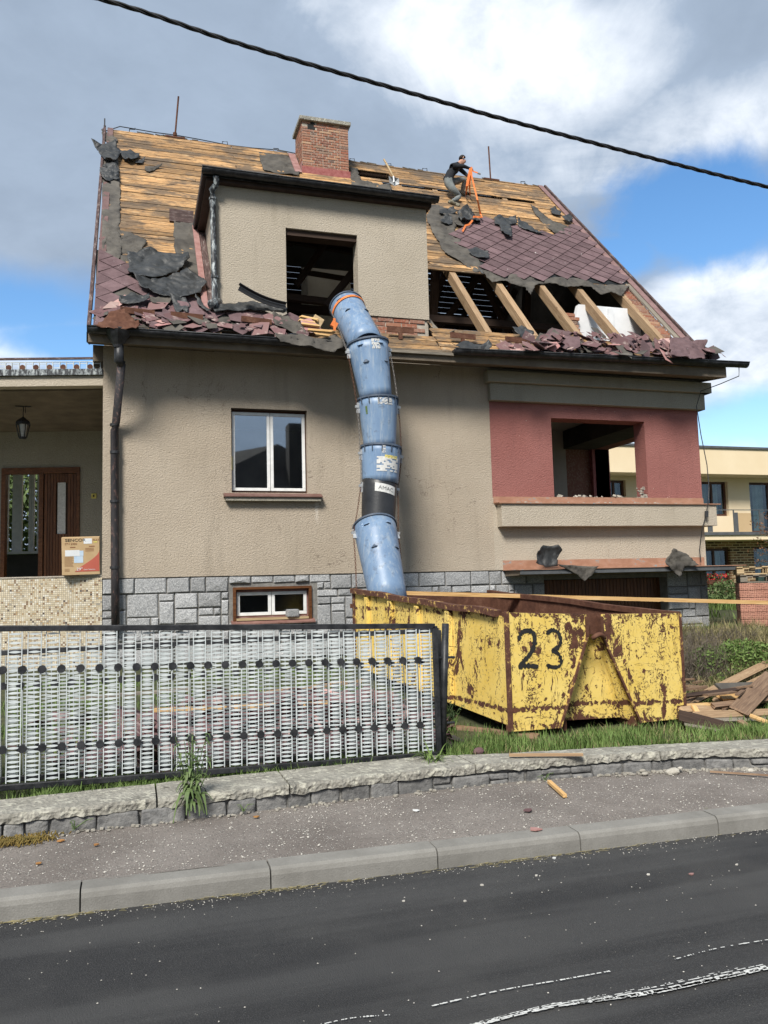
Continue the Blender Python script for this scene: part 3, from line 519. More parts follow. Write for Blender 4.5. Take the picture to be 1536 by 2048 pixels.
B().box(HX1-.38, HX1-.36, D+.37, 13.7, 2.16, 4.97).build('inner_lining', M['interior_dark'], house); B().box(HX1-.38, HX1-.36, 16.32, 23.3, 2.16, 4.97).build('inner_lining', M['interior_dark'], house)
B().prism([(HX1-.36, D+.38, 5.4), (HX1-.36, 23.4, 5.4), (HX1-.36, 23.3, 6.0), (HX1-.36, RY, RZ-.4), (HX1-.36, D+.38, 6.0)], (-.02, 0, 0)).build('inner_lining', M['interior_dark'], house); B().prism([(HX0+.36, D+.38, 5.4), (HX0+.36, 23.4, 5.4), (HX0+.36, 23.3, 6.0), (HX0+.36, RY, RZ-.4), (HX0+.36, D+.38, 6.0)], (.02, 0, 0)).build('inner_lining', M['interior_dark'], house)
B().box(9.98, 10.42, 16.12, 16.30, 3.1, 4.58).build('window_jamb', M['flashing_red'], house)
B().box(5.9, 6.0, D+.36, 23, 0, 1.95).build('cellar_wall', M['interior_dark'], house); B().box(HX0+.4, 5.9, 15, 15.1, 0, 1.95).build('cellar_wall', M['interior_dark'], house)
# broken masonry edge of the red opening
rb = B()
for i in range(36):
    side = random.random() < .45
    x = random.uniform(9.05, 9.22) if side else random.uniform(7.3, 9.2); z = random.uniform(3.1, 3.3)*1. if side and random.random() < .5 else 3.105; s_ = random.uniform(.015, .05)
    Mx = Matrix.Translation((x, D+random.uniform(.01, .2), z+s_*.3)) @ Matrix.Rotation(random.uniform(0, 3), 4, (random.random(), random.random(), 1)); rb.box(-s_, s_, -s_*.7, s_*.7, -s_*.4, s_*.4, Mx)
o = rb.build('broken_masonry', M['rubble'], house); o['kind'] = 'stuff'
# cornices, aprons
B().box(5.93, 10.60, D-.20, D-.002, 5.11, 5.31).build('cornice', M['cornice_plaster'], house, bevel=.006)
B().box(6.00, 10.50, D-.11, D-.002, 4.80, 5.107).build('cornice', M['cornice_plaster'], house, bevel=.006)
B().box(10.402, 10.6, D-.198, 17, 5.11, 5.31).build('cornice', M['cornice_plaster'], house)
B().box(10.402, 10.5, D-.108, 17, 4.80, 5.107).build('cornice', M['cornice_plaster'], house)
B().box(6.09, 10.54, D-.20, D-.002, 2.56, 2.955).build('apron', M['stucco_pale'], house, bevel=.006)
B().box(10.402, 10.54, D-.198, 17, 2.56, 2.955).build('apron', M['stucco_pale'], house)
b = B(); b.box(6.05, 10.62, D-.235, D-.006, 2.957, 2.975); b.box(6.03, 10.41, D-.012, D-.003, 2.976, 3.10); b.prism([(6.04, D-.008, 2.976), (6.04, D-.2, 2.976), (6.04, D-.008, 3.0)], (4.5, 0, 0)); b.build('ledge_flashing', M['orange_metal'], house)
o = B()
for i in range(60):
    x = random.uniform(6.4, 10.2); s_ = random.uniform(.006, .022); o.box(-s_, s_, -s_, s_, 0, s_, Matrix.Translation((x, D-random.uniform(.03, .19), 2.977)) @ Matrix.Rotation(random.random()*3, 4, 'Z'))
o = o.build('plaster_crumbs', M['rubble'], house); o['kind'] = 'stuff'
# garage canopy
b = B(); b.prism([(6.20, D-.01, 1.79), (6.20, D-.58, 1.785), (6.20, D-.58, 1.73), (6.20, D-.55, 1.71), (6.20, D-.01, 1.70)], (4.43, 0, 0)); b.build('canopy', M['soffit'], house)
b = B(); b.prism([(6.16, D-.005, 1.812), (6.16, D-.62, 1.806), (6.16, D-.62, 1.794), (6.16, D-.005, 1.80)], (4.62, 0, 0)); b.box(6.17, 10.35, D-.012, D-.002, 1.81, 1.975); b.build('canopy_flashing', M['orange_metal'], house)
B().box(6.2, 10.63, D-.6, D-.585, 1.72, 1.790).build('canopy_fascia', M['slate_trim'], house)
# garage door of upright boards
gd = B().box(GAR[0], GAR[1], D+.27, D+.30, .2, 1.62).build('garage_door', M['dark_timber'], house)
x = GAR[0]+.01
while x < GAR[1]-.05:
    plank('board', (x+.035, D+.262, .25), (x+.035, D+.262, 1.61), .064, .016, M['varnished_wood'], gd, nrm=(0, -1, 0)); x += .073
# plinth stones
def stones(x0, x1, z0, z1, un, holes):
    nx = int(round((x1-x0)/un)); nz_ = int(round((z1-z0)/un)); ux = (x1-x0)/nx; uz = (z1-z0)/nz_; occ = set()
    cells = []
    for j in range(nz_-1, -1, -1):
        for i in range(nx):
            if (i, j) in occ: continue
            def free(i_, j_):
                if i_ >= nx or j_ < 0 or (i_, j_) in occ: return False
                X, Z = x0+(i_+.5)*ux, z0+(j_+.5)*uz; return not any(h_[0] < X < h_[1] and h_[2] < Z < h_[3] for h_ in holes)
            if not free(i, j): continue
            w_, h_ = random.choice([(2, 1), (3, 2), (2, 2), (2, 3), (3, 2), (1, 1), (2, 1), (3, 1), (4, 3), (3, 3)])
            if j == nz_-1 or j == nz_-2: w_, h_ = random.choice([(3, 2), (4, 2), (2, 2), (3, 2)]) if j == nz_-1 else (w_, h_)
            while w_ > 1 and not all(free(i+k, j) for k in range(w_)): w_ -= 1
            while h_ > 1 and not all(free(i+k, j-l) for k in range(w_) for l in range(h_)): h_ -= 1
            for k in range(w_):
                for l in range(h_): occ.add((i+k, j-l))
            cells.append((x0+i*ux, x0+(i+w_)*ux, z0+(j-h_+1)*uz, z0+(j+1)*uz))
    return cells
def stone(xa, xb, za, zb, y, parent, mt=None, nx_=False):
    g = .011; j = lambda a=.007: random.uniform(-a, a); pr = random.uniform(.018, .042); q = B()
    bk = [Vector((xa+g, y, za+g)), Vector((xb-g, y, za+g)), Vector((xb-g, y, zb-g)), Vector((xa+g, y, zb-g))]
    mid_ = [p+Vector((j(), -pr*.6, j())) for p in bk]; ce = sum(mid_, Vector())/4
    fr_ = [p+(ce-p).normalized()*.02+Vector((0, -pr*.55+j(.006), 0)) for p in mid_]
    c_ = sum(fr_, Vector())/4+Vector((j(.02), -.008+j(.01), j(.02)))
    q.add(bk+mid_+fr_+[c_], [(0, 1, 5, 4), (1, 2, 6, 5), (2, 3, 7, 6), (3, 0, 4, 7), (4, 5, 9, 8), (5, 6, 10, 9), (6, 7, 11, 10), (7, 4, 8, 11), (8, 9, 12), (9, 10, 12), (10, 11, 12), (11, 8, 12)])
    q.build('stone', mt or M['granite'], parent)
pl = B().box(HX0+.03, HX1-.03, D+.02, D+.029, 1.795, 1.808).build('plinth', M['joint'], house)
cells = stones(HX0, 6.97, .48, 1.80, .118, [(BAS[0]-.04, BAS[1]+.04, BAS[2]-.02, BAS[3]+.03)])+stones(9.52, HX1, .3, 1.72, .20, [])+stones(6.02, 6.97, 1.0, 1.0, .2, []) if False else stones(HX0, 6.97, .48, 1.80, .118, [(BAS[0]-.04, BAS[1]+.04, BAS[2]-.02, BAS[3]+.03)])+stones(9.52, HX1, .3, 1.72, .145, [])
print('plinth stones', len(cells))
for c_ in cells: stone(*c_, D+.032, pl)
for k_ in range(6):
    z0 = .3+.24*k_; q = B(); q.box(HX1-.03, HX1+.012, D+.02, D+.34, z0+.01, z0+.23); q.build('stone', M['granite'], pl, bevel=.01)
# upper window
def casement(name, x0, x1, z0, z1, y, fw_, sash, mull, glassm, framem, sill=None):
    w_ = B(); w_.box(x0, x1, y, y+.07, z1-.03, z1); w_.box(x0, x1, y, y+.07, z0, z0+.03); w_.box(x0, x0+.02, y, y+.07, z0+.03, z1-.03); w_.box(x1-.02, x1, y, y+.07, z0+.03, z1-.03)
    w = w_.build(name, framem, house); m_ = (x0+x1)/2+mull
    for a, c_ in ((x0+.022, m_-.004), (m_+.004, x1-.022)):
        q = B(); a_, c2, d_, e_ = a, c_, z0+.032, z1-.032; q.box(a_, c2, y-.02, y+.03, e_-sash, e_); q.box(a_, c2, y-.02, y+.03, d_, d_+sash); q.box(a_, a_+sash, y-.02, y+.03, d_+sash, e_-sash); q.box(c2-sash, c2, y-.02, y+.03, d_+sash, e_-sash)
        q.build('sash', M['white_paint'], w, bevel=.004); B().box(a_+sash, c2-sash, y+.002, y+.008, d_+sash, e_-sash).build('pane', glassm, w)
    return w
w1 = casement('window', WIN[0], WIN[1], WIN[2]+.01, WIN[3]-.01, D+.12, .05, .048, .02, M['window_glass'], M['brown_frame'])
b = B(); b.prism([(1.365, D-.005, 3.12), (1.365, D-.14, 3.065), (1.365, D-.14, 3.05), (1.365, D+.1, 3.05), (1.365, D+.1, 3.135)], (1.58, 0, 0)); b.build('window_sill', M['sill_brown'], house)
B().box(1.39, 2.92, D-.11, D-.002, 2.99, 3.047).build('sill_stone', M['cornice_plaster'], house)
B().box(WIN[0]+.002, WIN[1]-.002, D+.02, D+.33, WIN[3]-.012, WIN[3]-.001).build('lintel', M['dark_timber'], house)
B().box(1.50, 1.52, D+.06, D+.09, 3.5, 3.72).build('window_handle', M['paper_yellow'], house)
# basement window
bw = casement('window', BAS[0]+.045, BAS[1]-.045, BAS[2]+.10, BAS[3]-.05, D+.10, .05, .05, -.01, M['dull_glass'], M['flashing_pink'])
b = B(); b.box(BAS[0], BAS[0]+.045, D-.01, D+.2, BAS[2], BAS[3]); b.box(BAS[1]-.045, BAS[1], D-.01, D+.2, BAS[2], BAS[3]); b.box(BAS[0]+.046, BAS[1]-.046, D-.01, D+.2, BAS[3]-.04, BAS[3]); b.build('wooden_frame', M['varnished_wood'], bw)
b = B(); b.prism([(BAS[0]-.03, D+.09, BAS[2]+.09), (BAS[0]-.03, D-.09, BAS[2]+.02), (BAS[0]-.03, D-.09, BAS[2]), (BAS[0]-.03, D+.09, BAS[2])], (BAS[1]-BAS[0]+.07, 0, 0)); b.build('window_sill', M['sill_brown'], bw)
B().box(BAS[0]+.05, BAS[1]-.06, D-.03, D+.09, BAS[2]+.06, BAS[2]+.095).build('weathered_ledge', M['pallet_wood'], bw)
b = B(); c0 = Vector((2.44, D-.01, BAS[2]+.09))
for k_ in range(1): b.box(-.10, .10, -.06, .07, 0, .125, Matrix.Translation(c0) @ Matrix.Rotation(.12, 4, 'Z'))
st = b.build('loose_stone', M['granite'], None, bevel=.022); tag(st, 'rough grey stone block lying on the sill of the basement window', 'stone')
# soffit and eaves
b = B(); b.prism([(RX0+.02, EY+.04, 5.30), (RX0+.02, D-.003, 5.405), (RX0+.02, D-.003, 5.43), (RX0+.02, EY+.04, 5.40)], (RX1-RX0+.20, 0, 0)); b.build('soffit', M['soffit'], house)
b = B(); b.prism([(RX0, EY, 5.25), (RX1+.22, EY, 5.30), (RX1+.22, EY, 5.54), (RX0, EY, 5.40)], (0, .035, 0)); b.build('fascia', M['soffit'], house)
b = B(); b.prism([(RX0+.0, EY, 5.40), (RX0+.0, EY, 5.25), (RX0, D, 5.40)], (.02, 0, 0)); b.build('eave_end', M['verge_paint'], house)
B().box(HX0-.15, HX0-.001, D-.0, 23.8, 5.15, 5.40).build('eave_end', M['soffit'], house)
b = B(); b.prism([(RX1+.2, EY+.04, 5.30), (RX1+.2, D+.3, 5.41), (RX1+.2, D+3, 5.44), (RX1+.2, D+3, 5.45), (RX1+.2, EY+.04, 5.42)], (.02, 0, 0)); b.box(HX1+.002, RX1+.22, D, 17, 5.40, 5.43); b.build('eave_end', M['soffit'], house)
def gutter(name, x0, x1, y, z, r, drop=0, mt='black_metal', parent=house, end=True, n=24):
    q = B(); vs_ = []; K = 8
    for i in range(n+1):
        x = x0+(x1-x0)*i/n; zz = z+drop*i/n+random.uniform(-.004, .004)
        for k_ in range(K+1):
            a = PI+PI*k_/K; vs_.append((x, y+r*math.cos(a), zz+r*math.sin(a)))
    q.add(vs_, [(i*(K+1)+k_, i*(K+1)+k_+1, (i+1)*(K+1)+k_+1, (i+1)*(K+1)+k_) for i in range(n) for k_ in range(K)])
    if end: q.add(vs_[:K+1], [tuple(range(K+1))]); q.add(vs_[-K-1:], [tuple(range(K+1))])
    q.tube([(x0, y-r, z), (x1, y-r, z+drop)], .011, 6)
    o = q.build(name, M[mt], parent, smooth=True, solid=.006)
    for i in range(int((x1-x0)/.95)+1):
        x = x0+.3+.95*i
        if x < x1-.1:
            g = B(); pts = [(x, y+r*1.06*math.cos(PI+PI*k_/8), z+drop*(x-x0)/(x1-x0)+r*1.06*math.sin(PI+PI*k_/8)) for k_ in range(9)]
            for a_, c_ in zip(pts, pts[1:]): g.beam(a_, c_, .035, .005, nrm=(0, (a_[1]-y), (a_[2]-z)))
            g.build('gutter_bracket', M[mt], o)
    return o
gutter('gutter', RX0+.02, 3.70, EY-.09, 5.44, .085, -.005)
gutter('gutter', 5.08, 10.97, EY-.09, 5.465, .085, .10)
B().box(3.65, 5.1, EY-.06, EY+.05, 5.37, 5.41).build('eave_board', M['grey_wood'], house)
# downpipe with hopper
hp = [at(p, q, Y=12.3) for p, q in ((233, 668), (238, 690), (238, 722))]
b = B(); c_ = at(236, 664, Y=12.27); b.tube([c_, c_+Vector((0, 0, -.06)), c_+Vector((.0, 0, -.20)), c_+Vector((0, 0, -.24))], .1, 10, True, [.19, .16, .07, .06]); hopper = b.build('hopper', M['black_metal'], house, smooth=False)
dpts = [at(238, 690, Y=12.28), at(238, 722, Y=12.3), at(243, 728, Y=12.34), at(232, 845, Y=12.88), at(229, 860, Y=12.91), at(230, 1130, Y=12.91), at(231, 1260, Y=12.90)]
dp = B().tube(dpts[:3], .068, 12).build('downpipe', M['black_metal'], house, smooth=True)
dp = B().tube(dpts[2:], .060, 12).build('downpipe', M['pipe_brown'], house, smooth=True)
for py in (850, 905, 1003, 1135): p = at(229.5, py, Y=12.91); B().tube([p+Vector((0, 0, -.02)), p+Vector((0, 0, .02))], .072, 12).build('pipe_clamp', M['black_metal'], dp)
# house wire down the corner
p0 = at(1396, 815, Y=12.7); B().tube([at(1478, 735, Y=12.3), at(1478, 752, Y=12.25), at(1440, 768, Y=12.5), at(1402, 782, Y=12.78), at(1393, 812, Y=12.78), at(1402, 870, Y=12.8), at(1414, 930, Y=12.75), at(1418, 975, Y=12.72), at(1417, 1000, Y=12.7), at(1412, 1030, Y=12.74), at(1404, 1060, Y=12.8), at(1399, 1100, Y=12.9), at(1402, 1125, Y=12.9)], .009, 5).build('lightning_conductor', M['black_metal'], house)
B().tube([at(1413, 1022, Y=12.74), at(1413, 1034, Y=12.74)], .035, 8).build('conductor_clamp', M['black_metal'], house)
# ================================================================ ROOF
ridge = B().box(RX0+.2, RX1-.1, RY-.06, RY+.06, RZ-.35, RZ-.20).build('roof', M['dark_timber'], house)
ox0, ox1 = 4.98, 9.95
oT = [rh(px, py) for px, py in ((860, 541), (965, 552), (1060, 560), (1140, 568), (1250, 578))]; oB = [rh(px, py) for px, py in ((900, 662), (1000, 668), (1150, 668), (1330, 690))]
s_top = sum(p[1] for p in oT)/len(oT); s_bot = max(.45, sum(p[1] for p in oB)/len(oB)); print('opening s', s_bot, s_top, [round(p[1], 2) for p in oT], [round(p[1], 2) for p in oB])
DX0, DX1, DZR = 1.26, 4.94, 8.36
sD = (DZR-EZ)/math.sin(TH)           # where the dormer roof meets the slope
chx = (at(606, 345, Y=17).x, at(698.5, 353, Y=17).x)
cx_, cs_ = rh(604, 346); CY0 = RP(0, cs_).y; CX0 = at(605, 342, Y=CY0).x; CX1 = at(698.5, 353, Y=CY0).x
CYd = at(590, 258, X=CX0).y; print('chimney', CY0, CX0, CX1, CYd, 'dormer s', sD, 'slope len', SL)
CY1 = CY0+.78
CZT = at(598.5, 232, Y=CY0).z
s_ch0 = (CY0-EY)/math.cos(TH); s_ch1 = (CY1-EY)/math.cos(TH)
rw = .158; nrow = int((SL-.02)/rw); gaps = {int(rh(900, 385)[1]/rw): (5.6, 9.6)}
for k_ in range(nrow+1):
    s0 = .02+k_*rw; s1 = min(s0+rw-.012, SL-.005); sm = (s0+s1)/2
    iv = [(RX0+.12, RX1-.12)]
    def cut(iv, a, b_):
        out = []
        for x0, x1 in iv:
            if b_ <= x0 or a >= x1: out.append((x0, x1)); continue
            if a > x0: out.append((x0, a))
            if b_ < x1: out.append((b_, x1))
        return out
    if s_bot < sm < s_top: iv = cut(iv, ox0-.02, RX1)
    if sm < sD+.05: iv = cut(iv, DX0+.03, DX1-.03)
    if .05 < sm < .52 and False: pass
    if s_ch0-.02 < sm < s_ch1+.02: iv = cut(iv, CX0-.02, CX1+.02)
    if k_ in gaps: iv = cut(iv, *gaps[k_])
    xh, sh_ = rh(738, 352)
    if abs(sm-sh_) < rw*1.3: iv = cut(iv, xh-.45, xh+.55)
    for x0, x1 in iv:
        js = [x0]; 
        base = [2.35+.93*((k_*3) % 4-1.2), 5.6+.93*((k_*5) % 4-1), 8.2+.93*((k_*7) % 3-.6)]
        for q in base:
            if js[-1]+.5 < q < x1-.5: js.append(q)
        js.append(x1)
        for a_, c_ in zip(js, js[1:]):
            if c_-a_ < .05: continue
            hgt = random.uniform(-.003, .009); rag = .05 if (s_bot-.3 < sm < s_top+.3) else .01
            plank('roof_board', RP(a_+.004, sm+random.uniform(-.004, .004), .012+hgt), RP(c_-.004, sm+random.uniform(-.004, .004), .012+hgt+random.uniform(-.002, .004)), s1-s0-random.uniform(0, .01), .024, M['deck_wood'], ridge, nrm=RN, jag=rag)
# short boards under the dormer sill strip
for k_ in range(3):
    for x0, x1 in ((2.5, 3.7), (3.72, DX1-.05)):
        sm = .10+k_*rw; plank('roof_board', RP(x0, sm, .012), RP(x1, sm, .012), rw-.014, .024, M['deck_wood'], ridge, nrm=RN, jag=.02)
# rafters
rxs = [rh(px, py)[0] for px, py in ((940, 602), (1030, 612), (1118, 615), (1195, 620), (1283, 630))]; print('rafters', rxs)
allr = [-.3, .55, 1.3, 2.1, 2.9, 4.85]+rxs
for x in allr:
    s0 = .1 if (x > 4.9 or x < 1.2) else sD
    plank('rafter', RP(x, s0, -.085), RP(x, SL-.12, -.085), .125, .165, M['rafter_wood'] if x > 4.9 else M['dark_timber'], ridge, nrm=RN)
a_ = rp(862, 605, -.02); plank('rafter', RP(4.97, 1.15, -.05), rp(905, 668, .0), .09, .12, M['grey_wood'], ridge, nrm=RN, nseg=5, bow=-.12)
# rear slope: rafters and boards with gaps that let the sky through
UB = Vector((0, -math.cos(TH), math.sin(TH))); NB = Vector((0, math.sin(TH), math.cos(TH))); EB = Vector((0, 2*RY-EY, EZ))
def RB(x, s, h=0): return Vector((x, 0, 0))+EB+UB*s+NB*h
for i in range(12): plank('rafter', RB(-.3+.93*i, .1, -.085), RB(-.3+.93*i, SL-.05, -.085), .12, .16, M['dark_timber'], ridge, nrm=NB)
q = B(); k_ = 0; s = .02; rd = random.Random(3)
while s < SL-.16:
    miss = abs(s-2.0) < .09
    for a_, c_ in ((RX0+.1, 3.0), (3.0, 5.9), (5.9, 8.3), (8.3, RX1-.1)):
        if miss and a_ in (5.9,): continue
        g = .012 if rd.random() < .80 else .035
        q.beam(RB(a_+.003, s+.075, .012), RB(c_-.003, s+.075, .012), .158-g, .02, nrm=NB)
    s += .158
o = q.build('rear_boarding', M['dark_timber'], ridge)
# attic timbers seen through the openings
T = M['dark_timber']
aq = lambda x, y, Y: tuple(at(x, y, Y=Y))
for a_, c_, w_ in ((aq(664, 466, 14.2), aq(592, 572, 14.4), .10), (aq(712, 536, 14.0), aq(652, 612, 14.1), .12), (aq(600, 543, 14.6), aq(706, 560, 14.6), .08), (aq(560, 593, 14.3), aq(680, 607, 14.3), .12), (aq(560, 478, 14.9), aq(730, 508, 14.9), .10), ((1.6, 15.2, 7.0), (9.5, 15.2, 7.0), .14), ((3.4, 14.4, 5.5), (4.35, 14.4, 7.5), .15), ((.2, 15.8, 6.25), (9.8, 15.8, 6.25), .16), ((.2, 15.8, 8.6), (10.0, 15.8, 8.6), .16), ((.2, 21, 8.6), (10.0, 21, 8.6), .16), ((6.2, 16.5, 5.4), (6.2, 15.8, 8.6), .15), ((8.4, 16.5, 5.4), (8.4, 15.8, 8.6), .15), ((6.2, 16.5, 6.9), (7.4, 15.9, 8.5), .12), ((8.4, 16.5, 6.9), (7.2, 15.9, 8.5), .12), ((5.4, 17.2, 5.5), (6.9, 17.2, 8.7), .14), ((7.4, 17.5, 5.5), (8.9, 17.5, 8.7), .14), ((4.9, 20.8, 6), (4.9, 20.8, 10), .14), ((7.4, 20.8, 6), (7.4, 20.8, 9), .14)):
    plank('attic_beam', a_, c_, w_, w_, T, ridge)
# whitewashed wall behind the right rafters, broken brick edge
wx0, wx1 = at(1150, 640, Y=14.1).x, HX1-.37
pw = [(wx0, 14.1, 5.39), (wx1, 14.1, 5.39), (wx1, 14.1, 7.15), (wx0+.1, 14.1, 7.15), (wx0+.0, 14.1, 6.8), (wx0-.05, 14.1, 6.5), (wx0+.12, 14.1, 6.3), (wx0-.02, 14.1, 6.05), (wx0+.1, 14.1, 5.8)]
B().prism(pw, (0, .12, 0)).build('whitewashed_wall', M['interior_white'], house)
B().box(wx0+.75, wx0+.85, 14.03, 14.09, 5.39, 7.1).build('whitewashed_post', M['interior_white'], house)
B().box(4.94, HX1-.36, D+.02, D+.36, 5.40, 5.72).build('wall_plate', M['grey_wood'], ridge)
bks = empty('x', (0, 0, 0)); bpy.data.objects.remove(bks)
def brick_mesh(w_, d_, h_):
    q = B(); g = .009; q.box(-w_/2+g, w_/2-g, 0, d_, -h_/2+g*.85, h_/2-g*.85); me = bpy.data.meshes.new('brick'); me.from_pydata(q.v, [], q.f); me.materials.append(M['brick']); me.update(); return me
bm_full, bm_half = brick_mesh(.29, .14, .077), brick_mesh(.145, .14, .077)
for c_ in range(20):
    z = 5.5+.077*c_
    if z > 6.95: break
    mesh_at('brick', bm_full, house, Matrix.Translation((wx0-.10+random.uniform(-.09, .05), 14.0+random.uniform(0, .04), z)) @ Matrix.Rotation(random.uniform(-.05, .05), 4, 'Z'))
for i in range(26):     # raking brick edge at the right verge
    s = s_bot+.12+i*.085
    if s > s_top+.1: break
    M_ = Matrix.Translation(RP(ox1-.0, s, -.02)) @ Matrix.Rotation(random.uniform(-.06, .06), 4, 'X') @ Matrix.Rotation(random.uniform(-.2, .2)+.05, 4, 'Z')
    mesh_at('brick', bm_full, house, M_)
plank('verge_board', RP(ox1+.23, s_bot-.1, .02), RP(ox1+.23, s_top+.2, .02), .24, .03, M['grey_wood'], ridge, nrm=RN)
# verge boards and flashings
for x, w_, mt, h_ in ((RX0+.03, .05, 'verge_paint', .02), (RX0+.15, .12, 'verge_metal', .045)): plank('verge_flashing', RP(x, -.02, h_), RP(x, SL+.02, h_), w_, .14 if mt == 'verge_paint' else .012, M[mt], ridge, nrm=RN)
for x, w_, mt, h_ in ((RX1-.0, .05, 'verge_paint', .02), (RX1-.13, .14, 'verge_metal', .05)): plank('verge_flashing', RP(x, .25, h_), RP(x, SL, h_), w_, .12 if mt == 'verge_paint' else .012, M[mt], ridge, nrm=RN)
plank('verge_flashing', RB(RX1, .1, .02), RB(RX1, SL, .02), .05, .14, M['verge_paint'], ridge, nrm=NB); plank('verge_flashing', RB(RX0, .1, .02), RB(RX0, SL, .02), .05, .14, M['verge_paint'], ridge, nrm=NB)
for x in (RX0+.03,): B().tube([RP(x, SL-.15, .05), RP(x, SL+.05, .22)], .015, 5).build('rod_stub', M['black_metal'], ridge)
# ridge scraps
q = B()
for i in range(34):
    x = random.uniform(RX0+.4, RX1-.3); L_ = random.uniform(.04, .25); q.beam(RP(x, SL+.01, .03+random.uniform(0, .02)), RP(x+L_, SL+.01+random.uniform(-.05, .02), .03), .05, .012, nrm=RN)
tag(q.build('ridge_scraps', M['felt'], ridge), kind='stuff')
# ---- tiles
dg = .43
def dia(h=.0):
    r_ = dg*.5*.978
    q = [(0, -r_, .024), (r_, 0, .013), (0, r_, .001), (-r_, 0, .013)]
    me = bpy.data.meshes.new('roof_tile'); v_ = [Vector(p) for p in q]; me.from_pydata(v_+[p+Vector((0, 0, .006)) for p in v_], [], [(3, 2, 1, 0), (4, 5, 6, 7), (0, 1, 5, 4), (1, 2, 6, 5), (2, 3, 7, 6), (3, 0, 4, 7)]); me.materials.append(M['tile_purple']); me.update(); return me
dm = dia(); RM = frame(Vector((0, 0, 0)), Vector((1, 0, 0)), US, RN)
def tiles(poly, off=(0, 0), miss=0, tilt=.0, h=.045):
    P = [rh(*p) for p in poly]; n = 0
    for j in range(-2, 60):
        for i in range(-4, 30):
            x = i*dg+(j % 2)*dg/2+off[0]; s = j*dg/2+off[1]
            if not inpoly(x, s, P) or random.random() < miss: continue
            tl = random.uniform(-tilt, tilt)
            mw = Matrix.Translation(RP(x, s, h)) @ RM @ Matrix.Rotation(.012+abs(tl), 4, 'X') @ Matrix.Rotation(tl*.6+random.uniform(-.006, .006), 4, 'Z')
            me_ = dm
            if x-dg/2 < RX0+.10 or x+dg/2 > RX1-.08:
                lo_, hi_ = RX0+.10-x, RX1-.08-x
                if hi_ < -.1 or lo_ > .1: continue
                q_ = [(0, -dg*.489, .024), (dg*.489, 0, .013), (0, dg*.489, .001), (-dg*.489, 0, .013)]; out = []
                for side, lim in ((1, hi_), (-1, -lo_)):
                    out = []
                    for i_ in range(len(q_)):
                        a_, b_ = Vector(q_[i_]), Vector(q_[(i_+1) % len(q_)]); da, db = lim-side*a_.x, lim-side*b_.x
                        if da >= 0: out.append(tuple(a_))
                        if (da >= 0) != (db >= 0): out.append(tuple(a_.lerp(b_, da/(da-db))))
                    q_ = out
                if len(q_) < 3: continue
                m_ = len(q_); me_ = bpy.data.meshes.new('roof_tile'); me_.from_pydata([Vector(p) for p in q_]+[Vector(p)+Vector((0, 0, .006)) for p in q_], [], [tuple(range(m_-1, -1, -1)), tuple(range(m_, 2*m_))]+[(k_, (k_+1) % m_, (k_+1) % m_+m_, k_+m_) for k_ in range(m_)]); me_.materials.append(M['tile_purple']); me_.update()
            mesh_at('roof_tile', me_, ridge, mw); n += 1
    return n
polyR = [(942, 441), (966, 438), (995, 446), (1044, 458), (1095, 470), (1128, 468), (1146, 452), (1262, 566), (1240, 572), (1146, 562), (1051, 560), (1000, 556), (962, 546), (944, 520), (909, 470)]
sheet('felt', [rp(*p, .03) for p in polyR], RN, M['felt_dark'], ridge, amp=.0, cuts=1, thick=.004)
leftP = [(192, 500), (215, 502), (262, 548), (300, 580), (405, 600), (440, 618), (560, 630), (600, 650), (600, 668), (192, 652)]; sheet('felt', [rp(*p, .03) for p in leftP], RN, M['felt'], ridge, amp=.0, cuts=1, thick=.004)
n1_ = tiles(polyR)
n2_ = tiles([(186, 500), (215, 502), (262, 548), (300, 580), (405, 600), (440, 618), (560, 630), (600, 650), (600, 668), (180, 652)], (.1, .05), .06, .05)
print('tiles', n1_, n2_)
# ---- felt lying flat on the boards
felts = [([(205, 300), (234, 303), (238, 345), (241, 380), (239, 455), (243, 505), (238, 525), (222, 515), (203, 508)], 'felt'), ([(236, 458), (262, 466), (293, 482), (284, 500), (268, 512), (256, 535), (243, 528)], 'felt'),
 ([(518, 303), (560, 309), (597, 317), (598, 352), (560, 347), (527, 341), (520, 320)], 'felt'), ([(345, 430), (385, 440), (400, 500), (405, 560), (375, 560), (352, 515)], 'felt'),
 ([(861, 408), (880, 412), (905, 422), (921, 437), (909, 460), (924, 485), (958, 518), (966, 540), (952, 543), (932, 530), (891, 508), (868, 470), (853, 437)], 'felt'),
 ([(963, 541), (1010, 548), (1050, 553), (1146, 556), (1190, 566), (1258, 572), (1243, 592), (1222, 583), (1203, 588), (1180, 574), (1130, 572), (1100, 566), (1082, 566), (1069, 573), (1061, 590), (1052, 574), (1030, 569), (1010, 562), (985, 562)], 'felt'),
 ([(1060, 408), (1082, 425), (1105, 442), (1150, 458), (1140, 470), (1108, 466), (1092, 452), (1070, 428)], 'felt'), ([(700, 332), (716, 340), (722, 362), (745, 366), (778, 368), (784, 380), (790, 392), (760, 388), (704, 378)], 'felt')]
for i, (P, mt) in enumerate(felts): sheet('felt', [rp(*p, .05) for p in P], RN, M[mt], ridge, amp=.022, cuts=4, seed=i+1, thick=.006)
